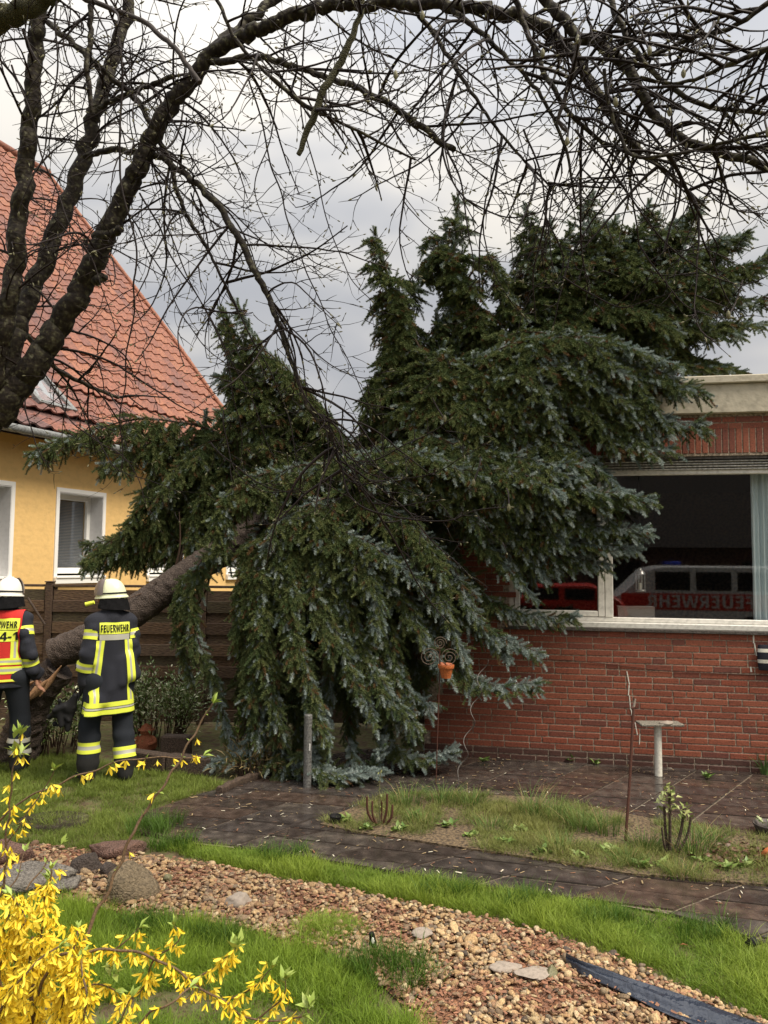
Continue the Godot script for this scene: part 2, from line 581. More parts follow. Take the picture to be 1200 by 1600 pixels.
func lay_slabs(paving: Node3D, region: Array, along: float, across: float, long: float, deep: float, o: Vector2) -> void:
	var u := Vector2(cos(deg_to_rad(along)), sin(deg_to_rad(along))) * long
	var w := Vector2(sin(deg_to_rad(across)), -cos(deg_to_rad(across))) * deep / cos(deg_to_rad(across - along))
	for i in range(-16, 18):
		for j in range(-16, 22):
			var a := o + u * i + w * j
			var cell := PackedVector2Array([a, a + u, a + u + w, a + w])
			var shrunk := Geometry2D.offset_polygon(cell, -0.007)
			if shrunk.is_empty():
				continue
			for r in region:
				if Geometry2D.is_polygon_clockwise(r):
					continue
				for piece in Geometry2D.intersect_polygons(shrunk[0], r):
					if piece.size() < 3 or absf(area_of(piece)) < 0.006:
						continue
					var mb := MB.new()
					mb.prism(piece, -0.01, 0.012 + rr(-0.003, 0.004), 0.003)
					part("paving_slab", mb, mats.slabs[rng.randi() % 4], paving)

func area_of(p: PackedVector2Array) -> float:
	var s := 0.0
	for i in p.size():
		s += p[i].cross(p[(i + 1) % p.size()])
	return s * 0.5

# ---------------------------------------------------------------- brick bungalow (x along the wall, z towards the garden)
func build_bungalow() -> void:
	var at := G(950, 1196.5)
	var h := thing("brick_bungalow", "flat roofed red brick bungalow with a wide white framed window", "bungalow", at)
	h.rotation.y = -deg_to_rad(11.0)
	var left := -1.82
	var right := 7.0
	var win_l := -0.96
	var win_r := 4.6
	var sill_h := 1.40
	var head_h := 3.05
	var band_h := 3.46
	# wall cores with thickness: below, left of and above the window, and the other sides
	var mb := MB.new()
	var core := func(x0: float, x1: float, y0: float, y1: float, z0: float, z1: float) -> void:
		mb.box(Vector3((x0 + x1) / 2, (y0 + y1) / 2, (z0 + z1) / 2), Vector3(x1 - x0, y1 - y0, z1 - z0))
	core.call(left, right, 0.0, sill_h - 0.09, -0.34, -0.005)
	core.call(left, win_l, sill_h - 0.09, head_h, -0.34, -0.005)
	core.call(win_r, right, sill_h - 0.09, head_h, -0.34, -0.005)
	core.call(left, right, head_h, band_h, -0.34, -0.005)
	core.call(left + 0.012, left + 0.33, 0.0, band_h, -6.5, -0.342)
	core.call(right - 0.33, right - 0.012, 0.0, band_h, -6.5, -0.342)
	core.call(left + 0.012, right - 0.012, 0.0, band_h, -6.8, -6.502)
	var wall := part("wall", mb, mats.mortar, h, false)
	mb = MB.new()
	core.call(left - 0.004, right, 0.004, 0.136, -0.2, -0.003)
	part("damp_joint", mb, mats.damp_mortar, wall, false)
	# bricks: courses of 62.5 mm
	var kinds := {}
	for L in [0.24, 0.115]:
		var bm := MB.new()
		bm.box(Vector3.ZERO, Vector3(L, 0.052, 0.06), 0.004)
		kinds[L] = bm.mesh()
	var sm := MB.new()
	sm.box(Vector3.ZERO, Vector3(0.052, 0.24, 0.06), 0.004)
	var soldier := sm.mesh()
	var rest := {}
	var put := func(me: Mesh, p: Vector3, m: Material, seen: bool) -> void:
		if seen:
			var b := part("brick", me, m, wall, false)
			b.position = p
			b.rotation = Vector3(rr(-0.008, 0.008), rr(-0.006, 0.006), rr(-0.004, 0.004))
		else:
			if not rest.has(m): rest[m] = MB.new()
			var src: MB = MB.new()
			if me == soldier: src.box(Vector3.ZERO, Vector3(0.052, 0.24, 0.06), 0.004)
			else: src.box(Vector3.ZERO, Vector3(0.24 if me == kinds[0.24] else 0.115, 0.052, 0.06))
			rest[m].add(src, Transform3D(Basis.IDENTITY, p))
	var count := 0
	var rows := int(floor((band_h - 0.005) / 0.0625))
	for r in rows:
		var y := 0.031 + 0.0625 * r
		var x := left
		var step := 0
		var pattern: Array = [[0.24], [0.115, 0.24], [0.24, 0.24, 0.115], [0.115, 0.24, 0.24]][rng.randi() % 4]
		x += [0.0, -0.125, -0.06, -0.19][r % 4]
		while x < right:
			var L: float = pattern[step % pattern.size()] if rng.randf() < 0.85 else 0.24
			step += 1
			var x0 := maxf(x, left)
			var cx := x + L / 2 + 0.005
			var skip := x < left - 0.001 or x + L > right
			if y > sill_h - 0.10 and y < head_h and cx > win_l - 0.02 and cx < win_r + 0.02: skip = true
			if y > head_h + 0.01 and y < head_h + 0.28: skip = true            # the soldier course takes these
			if not skip and x0 == x:
				var m: Material = mats.bricks[rng.randi() % 6] if rng.randf() < 0.5 else mats.bricks[rng.randi() % 3]
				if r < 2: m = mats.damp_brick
				var seen: bool = cx > -1.45 and cx < 1.62 and count < 262 and (y < 1.32 or y > 3.2)
				if y > 3.2 and cx < 0.45: seen = false
				if y < 0.9 and cx < -1.0 and r % 2 == 0: seen = false
				if seen: count += 1
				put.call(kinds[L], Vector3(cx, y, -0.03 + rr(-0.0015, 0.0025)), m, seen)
			x += L + 0.01
	var sx := left + 0.03
	while sx < right - 0.03:
		var seen := sx > 0.5 and sx < 1.65 and count < 295
		if seen: count += 1
		put.call(soldier, Vector3(sx, head_h + 0.145, -0.03 + rr(-0.001, 0.002)), mats.bricks[rng.randi() % 4], seen)
		sx += 0.0625
	for m in rest:
		tag(part("bricks", rest[m], m, wall, false), "", "", "", "stuff")
	# side wall facing left: courses too
	mb = MB.new()
	for r in rows:
		var z := -0.14 - (0.125 if r % 2 else 0.0)
		while z > -6.3:
			mb.box(Vector3(left - 0.005 + 0.03, 0.031 + 0.0625 * r, z - 0.12), Vector3(0.06, 0.052, 0.24))
			z -= 0.25
	tag(part("bricks", mb, mats.bricks[0], wall, false), "", "", "", "stuff")
	# patches of old lime wash and a crack that was filled
	for q in [[1.36, 1.28, 0.014, 0.10], [1.375, 1.17, 0.012, 0.12], [1.33, 0.98, 0.016, 0.05], [0.20, 0.86, 0.010, 0.13], [0.205, 0.74, 0.011, 0.10], [0.215, 0.62, 0.010, 0.14], [0.235, 0.49, 0.012, 0.13], [0.27, 0.37, 0.009, 0.12], [0.30, 0.27, 0.008, 0.10]]:
		var pm := MB.new()
		pm.box(Vector3(q[0], q[1], 0.002), Vector3(q[2], q[3], 0.004), 0.001, Basis(Vector3.BACK, rr(-0.12, 0.2)))
		part("lime_streak", pm, mats.post_white, wall, false)
	# roof and its two-step concrete edge
	mb = MB.new()
	mb.box(Vector3((left + right) / 2, band_h + 0.12, -3.25), Vector3(right - left - 0.02, 0.20, 6.4))
	var roof := part("roof", mb, mats.concrete, h, false)
	mb = MB.new()
	mb.box(Vector3((left + right) / 2, band_h + 0.145, 0.02), Vector3(right - left + 0.16, 0.285, 0.10), 0.006)
	mb.box(Vector3(left - 0.03, band_h + 0.145, -3.4), Vector3(0.10, 0.285, 6.738), 0.006)
	part("roof_fascia", mb, mats.concrete, roof, false)
	mb = MB.new()
	mb.box(Vector3((left + right) / 2, band_h + 0.327, 0.03), Vector3(right - left + 0.22, 0.075, 0.16), 0.008)
	mb.box(Vector3(left - 0.045, band_h + 0.327, -3.4), Vector3(0.16, 0.073, 6.70), 0.008)
	part("roof_coping", mb, mats.concrete, roof, false)
	for q in [1.06, -0.3, 2.6]:
		mb = MB.new()
		mb.tube(PackedVector3Array([Vector3(q, band_h + 0.07, 0.069), Vector3(q, band_h + 0.07, 0.076)]), PackedFloat32Array([0.013, 0.011]), 10)
		part("fixing_bolt", mb, mats.zinc, roof, false)
	# roller shutter slats rolled up under the lintel
	mb = MB.new()
	mb.box(Vector3((win_l + win_r) / 2, head_h - 0.015, -0.14), Vector3(win_r - win_l, 0.028, 0.24))
	var box := part("shutter_housing", mb, mats.slate, h, false)
	for k in 4:
		mb = MB.new()
		mb.box(Vector3((win_l + win_r) / 2, head_h - 0.047 - 0.026 * k, -0.045 - 0.004 * k), Vector3(win_r - win_l - 0.01, 0.017, 0.025), 0.006)
		part("slat", mb, mats.shutter, box, false)
	# the window: frame bars, a casement on the left, a wide fixed pane, sill board and slate drip
	var wz := -0.10
	var glass_top := head_h - 0.13
	var w := part("window", MB.new(), mats.white_paint, h, false)
	var bar := func(x0: float, x1: float, y0: float, y1: float, z: float, t: float) -> void:
		var fb := MB.new()
		fb.box(Vector3((x0 + x1) / 2, (y0 + y1) / 2, z), Vector3(x1 - x0, y1 - y0, t), 0.006)
		part("frame", fb, mats.white_paint, w, false)
	bar.call(win_l, win_l + 0.055, 1.44, glass_top, wz, 0.07)
	bar.call(win_l + 0.056, win_r, glass_top - 0.045, glass_top, wz, 0.07)
	bar.call(win_l + 0.056, win_r, 1.40, 1.445, wz, 0.072)
	bar.call(-0.005, 0.075, 1.446, glass_top - 0.046, wz + 0.004, 0.078)
	bar.call(1.90, 1.98, 1.446, glass_top - 0.046, wz + 0.004, 0.078)
	# the casement's own frame
	bar.call(win_l + 0.057, win_l + 0.115, 1.449, glass_top - 0.049, wz + 0.012, 0.06)
	bar.call(-0.072, -0.008, 1.449, glass_top - 0.049, wz + 0.012, 0.06)
	bar.call(win_l + 0.116, -0.074, 1.449, 1.505, wz + 0.011, 0.058)
	bar.call(win_l + 0.116, -0.074, glass_top - 0.105, glass_top - 0.049, wz + 0.011, 0.058)
	for q in [[win_l + 0.11, -0.07, 1.50], [0.07, 1.905, 1.44], [1.975, win_r, 1.44]]:
		mb = MB.new()
		mb.box(Vector3((q[0] + q[1]) / 2, (q[2] + glass_top - 0.04) / 2, wz - 0.012), Vector3(q[1] - q[0], glass_top - 0.04 - q[2], 0.004))
		part("pane", mb, mats.glass, w, false)
	mb = MB.new()
	mb.box(Vector3((win_l + right) / 2 + 0.0, 1.372, -0.045), Vector3(right - win_l, 0.054, 0.15), 0.006)
	part("sill", mb, mats.sill_metal, w, false)
	mb = MB.new()
	mb.box(Vector3((win_l + right) / 2 - 0.01, 1.328, -0.03), Vector3(right - win_l + 0.04, 0.034, 0.13), 0.004)
	part("drip_board", mb, mats.slate, w, false)
	# the room behind
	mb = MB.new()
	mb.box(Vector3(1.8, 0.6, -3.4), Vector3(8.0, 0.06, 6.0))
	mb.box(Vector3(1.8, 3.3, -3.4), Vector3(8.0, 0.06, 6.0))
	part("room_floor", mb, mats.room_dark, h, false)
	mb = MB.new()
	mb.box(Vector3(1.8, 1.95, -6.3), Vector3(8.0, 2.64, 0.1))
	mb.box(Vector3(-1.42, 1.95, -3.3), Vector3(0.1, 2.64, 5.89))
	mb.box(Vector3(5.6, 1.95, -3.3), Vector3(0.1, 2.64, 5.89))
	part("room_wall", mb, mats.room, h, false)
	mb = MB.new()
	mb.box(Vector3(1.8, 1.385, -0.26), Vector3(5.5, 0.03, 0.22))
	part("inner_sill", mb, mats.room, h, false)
	# what stands and hangs in the window
	var basis := h.transform
	var cur := MB.new()
	var pts := []
	for k in 61:
		var x := 1.43 + 0.5 * k / 60.0
		pts.append([x, -0.24 + 0.018 * sin(k * 1.1) + 0.012 * sin(k * 0.47)])
	for k in 60:
		cur.quad(basis * Vector3(pts[k][0], 1.42, pts[k][1]), basis * Vector3(pts[k + 1][0], 1.42, pts[k + 1][1]), basis * Vector3(pts[k + 1][0], 2.95, pts[k + 1][1]), basis * Vector3(pts[k][0], 2.95, pts[k][1]))
	tag(part("curtain", cur, mats.curtain), "pale blue gathered curtain behind the bungalow's large pane", "curtain")
	var lan := thing("hanging_lantern", "small glass lantern hanging on a cord behind the bungalow window", "lantern", basis * Vector3(0.36, 1.70, -0.22))
	mb = MB.new()
	mb.tube(PackedVector3Array([Vector3(0, 0.26, 0), Vector3(0, 1.2, 0)]), PackedFloat32Array([0.003, 0.003]), 5)
	part("cord", mb, mats.black, lan, false)
	mb = MB.new()
	mb.lathe([[0.052, 0.0], [0.056, 0.012], [0.05, 0.02]], Vector3.ZERO, 12)
	mb.lathe([[0.05, 0.17], [0.056, 0.18], [0.03, 0.215], [0.012, 0.22], [0.012, 0.245]], Vector3.ZERO, 12)
	for k in 4:
		mb.box(Vector3(0.045 * cos(TAU * k / 4), 0.095, 0.045 * sin(TAU * k / 4)), Vector3(0.008, 0.15, 0.008))
	part("metal_frame", mb, mats.steel, lan, false)
	mb = MB.new()
	mb.lathe([[0.040, 0.021], [0.040, 0.169]], Vector3.ZERO, 12)
	part("glass_shade", mb, mats.glass, lan, false)
	mb = MB.new()
	mb.lathe([[0.02, 0.021], [0.02, 0.09]], Vector3.ZERO, 10)
	part("candle", mb, mats.post_white, lan, false)
	var tr := thing("window_trough", "pale rectangular planter trough on the sill behind the window pane", "planter", basis * Vector3(0.31, 1.402, -0.25))
	tr.rotation.y = h.rotation.y
	mb = MB.new()
	mb.box(Vector3(0, 0.075, 0.06), Vector3(0.36, 0.15, 0.012), 0.003)
	mb.box(Vector3(0, 0.075, -0.06), Vector3(0.36, 0.15, 0.012), 0.003)
	mb.box(Vector3(-0.174, 0.074, 0), Vector3(0.012, 0.146, 0.107), 0.003)
	mb.box(Vector3(0.174, 0.074, 0), Vector3(0.012, 0.146, 0.107), 0.003)
	mb.box(Vector3(0, 0.008, 0), Vector3(0.335, 0.012, 0.107))
	part("trough_side", mb, mats.steel, tr, false)
	mb = MB.new()
	mb.box(Vector3(0, 0.12, 0), Vector3(0.335, 0.02, 0.106))
	part("soil", mb, mats.dirt, tr, false)
	# something striped tied to the wall at the right edge
	var cu := thing("striped_cushion", "navy and white striped cushion hung against the brick wall under the sill", "cushion", basis * Vector3(1.50, 0.98, 0.035))
	cu.rotation.y = h.rotation.y
	for k in 7:
		mb = MB.new()
		var rings := []
		for e in 5:
			var yy := 0.24 - 0.034 * k - 0.0338 * e / 4.0
			var f := 0.055 * pow(sin(PI * clampf((yy + 0.01) / 0.27, 0.05, 0.95)), 0.35)
			var ring := PackedVector3Array()
			for j in 16:
				var a := TAU * j / 16
				ring.append(Vector3(0.12 * signf(cos(a)) * pow(absf(cos(a)), 0.6) * (0.8 + 3.6 * f), yy, f * 0.6 * sin(a)))
			rings.append(ring)
		mb.loft(rings, Color.WHITE, true)
		part("cloth_stripe", mb, mats.navy if k % 3 != 1 else mats.post_white, cu, false)
	mb = MB.new()
	mb.tube(PackedVector3Array([Vector3(0, 0.235, 0), Vector3(0.0, 0.36, -0.03)]), PackedFloat32Array([0.004, 0.004]), 5)
	part("tie", mb, mats.post_white, cu, false)

# ---------------------------------------------------------------- the yellow house (x along the eave wall, z outwards)
func roof_at(s: float) -> float:                     # height of the roof s metres in from the wall
	var prof := [[-0.55, 3.78], [-0.2, 3.98], [0.3, 4.14], [1.2, 4.85], [2.3, 5.98], [3.9, 7.95], [8.5, 13.25]]
	for i in prof.size() - 1:
		if s <= prof[i + 1][0]:
			return lerpf(prof[i][1], prof[i + 1][1], (s - prof[i][0]) / (prof[i + 1][0] - prof[i][0]))
	return 13.25

func build_yellow_house() -> void:
	var at := P(100, 1000, 11.5)
	at.y = 0
	var r := ray(1110, 884)
	var h := thing("yellow_house", "yellow rendered house with a steep red tiled roof behind the fence", "house", at)
	h.rotation.y = atan2(-r.z, r.x)
	var x0 := -6.0
	var x1 := 6.75
	var wins := [[-2.02, -1.06], [-0.205, 0.70], [1.84, 2.72], [4.2, 5.1]]
	var mb := MB.new()
	var lo := 1.70
	var hi := 3.015
	var T := 0.40
	mb.box(Vector3((x0 + x1) / 2, lo / 2 - 0.1, -T / 2), Vector3(x1 - x0, lo + 0.2, T))
	mb.box(Vector3((x0 + x1) / 2, (hi + 3.95) / 2, -T / 2), Vector3(x1 - x0, 3.95 - hi, T))
	var xs := x0
	for w in wins + [[x1, x1]]:
		mb.box(Vector3((xs + w[0]) / 2, (lo + hi) / 2, -T / 2), Vector3(w[0] - xs, hi - lo, T))
		xs = w[1]
	mb.box(Vector3(x0 + 0.15, 1.85, -8.5), Vector3(0.3, 3.9, 16.18))
	mb.box(Vector3((x0 + x1) / 2, 1.85, -16.75), Vector3(x1 - x0, 3.9, 0.3))
	# gable wall at the far end, up to the roof
	var gp := PackedVector2Array([Vector2(0.401, -0.1), Vector2(16.6, -0.1)])
	for k in 20:
		var s := 16.6 - 16.2 * k / 19.0
		gp.append(Vector2(s, roof_at(minf(s, 17.0 - s)) - 0.14))
	var t := Geometry2D.triangulate_polygon(gp)
	for side in [0.0, 0.3]:
		var f := mb.v.size()
		for p in gp: mb.vert(Vector3(x1 - side, p.y, -p.x), Vector3.RIGHT if side == 0.0 else Vector3.LEFT)
		for i in range(0, t.size(), 3): mb.tri(f + t[i], f + t[i + 1], f + t[i + 2])
	part("wall", mb, mats.render_yellow, h, false)
	for w in wins:
		var fr := MB.new()
		var a: float = w[0]
		var b: float = w[1]
		var m := (a + b) / 2
		# smooth white surround and deep reveals
		fr.box(Vector3(a - 0.028, (lo + hi) / 2, 0.005), Vector3(0.056, hi - lo + 0.13, 0.03))
		fr.box(Vector3(b + 0.028, (lo + hi) / 2, 0.005), Vector3(0.056, hi - lo + 0.13, 0.03))
		fr.box(Vector3(m, hi + 0.034, 0.005), Vector3(b - a, 0.062, 0.03))
		var win := part("window", fr, mats.white_frame, h, false)
		var rv := MB.new()
		rv.box(Vector3(b - 0.006, (lo + hi) / 2, -0.15), Vector3(0.012, hi - lo, 0.33))
		rv.box(Vector3(a + 0.006, (lo + hi) / 2, -0.15), Vector3(0.012, hi - lo, 0.33))
		rv.box(Vector3(m, hi - 0.006, -0.15), Vector3(b - a - 0.024, 0.012, 0.33))
		part("reveal", rv, mats.reveal, win, false)
		var sm := MB.new()
		for q in [[a + 0.012, a + 0.082, lo, hi - 0.012], [b - 0.082, b - 0.012, lo, hi - 0.012]]:
			sm.box(Vector3((q[0] + q[1]) / 2, (q[2] + q[3]) / 2, -0.27), Vector3(q[1] - q[0], q[3] - q[2], 0.06), 0.005)
		sm.box(Vector3(m, hi - 0.05, -0.27), Vector3(b - a - 0.166, 0.075, 0.058), 0.005)
		sm.box(Vector3(m, lo + 0.115, -0.27), Vector3(b - a - 0.166, 0.09, 0.058), 0.005)
		part("sash", sm, mats.white_frame, win, false)
		var si := MB.new()
		si.box(Vector3(m, lo + 0.02, -0.10), Vector3(b - a + 0.10, 0.035, 0.36), 0.006)
		si.box(Vector3(m, lo - 0.03, 0.035), Vector3(b - a + 0.112, 0.10, 0.06), 0.006)
		part("sill", si, mats.white_frame, win, false)
		var bl := MB.new()
		var y := lo + 0.17
		while y < hi - 0.1:
			bl.box(Vector3(m, y, -0.325), Vector3(b - a - 0.17, 0.021, 0.006), 0.0, Basis(Vector3.RIGHT, 0.5))
			y += 0.024
		tag(part("blind_slats", bl, mats.blind, win, false), "", "", "", "stuff")
		var gl := MB.new()
		gl.box(Vector3(m, (lo + hi) / 2, -0.29), Vector3(b - a - 0.16, hi - lo - 0.15, 0.004))
		part("pane", gl, mats.glass, win, false)
	# eaves: soffit board and zinc gutter
	mb = MB.new()
	mb.box(Vector3((x0 + x1) / 2, 3.80, 0.2), Vector3(x1 - x0 + 0.3, 0.05, 0.42))
	part("soffit", mb, mats.soffit, h, false)
	mb = MB.new()
	var gpnts := PackedVector3Array([Vector3(x0, 3.74, 0.52), Vector3(x1 + 0.2, 3.74, 0.52)])
	mb.tube(gpnts, PackedFloat32Array([0.06, 0.06]), 12)
	part("gutter", mb, mats.zinc, h, false)
	# roof: a closed deck under the tiles
	mb = MB.new()
	var prof := [-0.5, -0.2, 0.3, 1.2, 2.3, 3.9, 8.5]
	for k in prof.size() - 1:
		var s0: float = prof[k]
		var s1: float = prof[k + 1]
		for mirror in 2:
			var z0 := -s0 if mirror == 0 else s0 - 17.0
			var z1 := -s1 if mirror == 0 else s1 - 17.0
			var A := Vector3(x0, roof_at(s0) - 0.07, z0)
			var B := Vector3(x1 + 0.12, roof_at(s0) - 0.07, z0)
			var C := Vector3(x1 + 0.12, roof_at(s1) - 0.07, z1)
			var D := Vector3(x0, roof_at(s1) - 0.07, z1)
			mb.quad_out(A, B, C, D, Vector3((x0 + x1) / 2, 0, -8.5))
			var dn := Vector3(0, -0.08, 0)
			mb.quad_out(A + dn, B + dn, C + dn, D + dn, Vector3((x0 + x1) / 2, 90, -8.5))
			mb.quad_out(B, B + dn, C + dn, C, Vector3(0, 8, -9))
	var roof := part("roof", mb, mats.tiles[5], h, false)
	# tiles: one curved pan shape, laid course by course
	var TW := 0.29
	var TL := 0.36
	var tile := MB.new()
	var seg := 7
	var prev := []
	for k in seg + 1:
		var f := float(k) / seg
		var x := TW * (f - 0.5) * 1.04
		var lift := 0.045 * pow(0.5 + 0.5 * cos(TAU * (f - 0.86)), 1.6)
		prev.append([x, lift])
	for k in seg:
		var a = prev[k]
		var b = prev[k + 1]
		var i := tile.vert(Vector3(a[0], a[1] + 0.020, 0.0)); tile.vert(Vector3(b[0], b[1] + 0.020, 0.0)); tile.vert(Vector3(b[0], b[1] - 0.008, -TL * 1.14)); tile.vert(Vector3(a[0], a[1] - 0.008, -TL * 1.14))
		tile.tri(i, i + 1, i + 2); tile.tri(i, i + 2, i + 3)
		tile.quad(Vector3(a[0], a[1] - 0.006, 0.0), Vector3(b[0], b[1] - 0.006, 0.0), Vector3(b[0], b[1] + 0.020, 0.0), Vector3(a[0], a[1] + 0.020, 0.0))
	tile.quad(Vector3(prev[seg][0], prev[seg][1] - 0.006, 0), Vector3(prev[seg][0], prev[seg][1] - 0.03, -TL), Vector3(prev[seg][0], prev[seg][1] - 0.008, -TL), Vector3(prev[seg][0], prev[seg][1] + 0.02, 0))
	var tm := tile.mesh()
	var s := -0.42
	var bulk := {}
	var singles := 0
	var nz := FastNoiseLite.new()
	nz.seed = 3; nz.frequency = 0.55
	while s < 8.35:
		var y := roof_at(s)
		var y2 := roof_at(s + 0.08)
		var slope := atan2(y2 - y, 0.08)
		var x := x0 + TW / 2
		while x < x1 + 0.2:
			var p := Vector3(x, y - 0.02, -s)
			var b := Basis(Vector3.RIGHT, slope) * Basis(Vector3.UP, rr(-0.015, 0.015)) * Basis(Vector3.BACK, rr(-0.02, 0.02))
			var age := nz.get_noise_2d(x, s) * 1.6 + rr(-0.5, 0.5) - 0.30 + clampf(x * 0.12, -0.4, 0.5)
			var m: Material = mats.tiles[0 if age > 0.25 else 4 if age > 0.08 else 1 if age > -0.22 else 2 if age > -0.6 else 3 if age > -0.95 else 5]
			# the nearest ones in view are pieces of their own
			var wp := h.transform * p
			var q := lens_basis.inverse() * (wp - EYE)
			var px := 600 + F * q.x / -q.z
			var py := 800 - F * q.y / -q.z
			if px > 28 and px < 330 and py > 420 and py < 690 and -q.z < 16.6 and singles < 300:
				singles += 1
				var one := part("roof_tile", tm, m, roof, false)
				one.transform = Transform3D(b, p)
			else:
				if not bulk.has(m): bulk[m] = []
				bulk[m].append(Transform3D(b, p))
			x += TW
		s += TL * cos(slope)
	for m in bulk:
		many_local("roof_tiles", tm, m, bulk[m], roof)
	# verge tiles along the far gable edge
	mb = MB.new()
	var edge := PackedVector3Array()
	for k in 60:
		var ss := -0.45 + 8.95 * k / 59.0
		edge.append(Vector3(x1 + 0.20, roof_at(ss) + 0.03, -ss))
	var er := PackedFloat32Array()
	er.resize(60); er.fill(0.055)
	mb.tube(edge, er, 8)
	part("verge", mb, mats.tiles[4], roof, false)
	mb = MB.new()
	mb.tube(PackedVector3Array([Vector3(x0, 13.28, -8.5), Vector3(x1 + 0.2, 13.28, -8.5)]), PackedFloat32Array([0.12, 0.12]), 10)
	part("ridge", mb, mats.tiles[1], roof, false)
	# two roof windows
	for q in [[-0.95, 2.35, 0.78, 1.3], [0.35, 1.15, 0.78, 1.25]]:
		var sc: float = q[1]
		var slope := atan2(roof_at(sc + 0.5) - roof_at(sc - 0.5), 1.0)
		var b := Basis(Vector3.RIGHT, slope)
		var c := Vector3(q[0], roof_at(sc) + 0.06, -sc)
		var rw := MB.new()
		for e in [[-1, 0], [1, 0], [0, -1], [0, 1]]:
			var sz := Vector3(0.09, 0.11, q[3]) if e[0] != 0 else Vector3(q[2] - 0.092, 0.10, 0.09)
			rw.box(c + b * Vector3(e[0] * (q[2] / 2 - 0.045), 0, e[1] * (q[3] / 2 - 0.045)), sz, 0.006, b)
		var w2 := part("roof_window", rw, mats.zinc, roof, false)
		var pn := MB.new()
		pn.box(c + b * Vector3(0, 0.02, 0), Vector3(q[2] - 0.17, 0.006, q[3] - 0.17), 0.0, b)
		part("pane", pn, mats.glass, w2, false)
		var bk := MB.new()
		bk.box(c + b * Vector3(0, -0.04, 0), Vector3(q[2] - 0.1, 0.01, q[3] - 0.1), 0.0, b)
		part("backing", bk, mats.blind, w2, false)

func many_local(called: String, mesh: Mesh, m: Material, xf: Array, parent: Node) -> void:
	var mm := MultiMesh.new()
	mm.transform_format = MultiMesh.TRANSFORM_3D
	mm.mesh = mesh
	mm.instance_count = xf.size()
	for i in xf.size(): mm.set_instance_transform(i, xf[i])
	var o := MultiMeshInstance3D.new()
	o.name = numbered(called, parent)
	o.multimesh = mm
	o.material_override = m
	parent.add_child(o, true)
	o.set_meta("kind", "stuff")

# ---------------------------------------------------------------- fence of woven boards
func build_fence() -> void:
	var z := -9.35
	var names := ["leftmost dark brown board panel of the garden fence, behind the firefighters", "dark brown board fence panel behind the yellow striped firefighter", "dark brown board fence panel behind the leaning spruce trunk", "dark brown board fence panel hidden mostly by hanging spruce boughs"]
	var x := -5.95
	for k in 4:
		var f := thing("board_fence", names[k], "fence", Vector3(x + 0.9, 0, z), "board fence panels along the garden's far side")
		var mb := MB.new()
		for e in [-0.885, 0.885]:
			mb.box(Vector3(e, 0.83, -0.03), Vector3(0.03, 1.62, 0.05), 0.004)
		for e in [-0.3, 0.3]:
			mb.box(Vector3(e, 0.83, -0.025), Vector3(0.045, 1.58, 0.018), 0.003)
		mb.box(Vector3(0, 1.66, -0.01), Vector3(1.8, 0.03, 0.07), 0.004)
		part("frame", mb, mats.boards[1], f, false)
		for j in 12:
			var bd := MB.new()
			var proud := 0.012 if j % 2 == 0 else -0.008
			bd.box(Vector3.ZERO, Vector3(1.79, 0.142, 0.014), 0.004)
			var o := part("board", bd, mats.boards[(j + k * 2 + (rng.randi() % 2)) % 4], f, false)
			o.position = Vector3(rr(-0.006, 0.006), 0.10 + 0.131 * j, proud + 0.012)
			o.rotation = Vector3(rr(-0.03, 0.03), 0, rr(-0.003, 0.003))
		var po := thing("fence_post", "square dark wooden fence post %s" % ["at the fence's left end", "between the two fence panels behind the firefighters", "right of the fence panel behind the striped firefighter", "deep behind the hanging spruce boughs"][k], "post", Vector3(x - 0.045, 0, z), "fence posts between the board panels")
		mb = MB.new()
		mb.box(Vector3(0, 0.85, 0), Vector3(0.085, 1.70, 0.085), 0.006)
		part("shaft", mb, mats.boards[1], po, false)
		mb = MB.new()
		mb.box(Vector3(0, 1.708, 0), Vector3(0.10, 0.014, 0.10), 0.003)
		part("cap", mb, mats.boards[0], po, false)
		x += 1.89

# ---------------------------------------------------------------- what shows through the gaps
func build_far_things() -> void:
	var g := thing("white_garage", "distant white rendered garage glimpsed through gaps under the spruce", "garage", Vector3(-3.4, 0, -30))
	var mb := MB.new()
	mb.box(Vector3(0, 1.4, -3), Vector3(12.0, 2.8, 6.0), 0.02)
	part("wall", mb, mats.white_frame, g, false)
	mb = MB.new()
	mb.box(Vector3(0, 2.9, -3), Vector3(12.4, 0.18, 6.4), 0.02)
	part("roof", mb, mats.zinc, g, false)
	for k in 3:
		mb = MB.new()
		mb.box(Vector3(-3.6 + 3.6 * k, 1.1, 0.01), Vector3(2.4, 2.1, 0.04), 0.01)
		for j in 6: mb.box(Vector3(-3.6 + 3.6 * k, 0.25 + 0.34 * j, 0.036), Vector3(2.3, 0.02, 0.012))
		part("door", mb, mats.reveal, g, false)

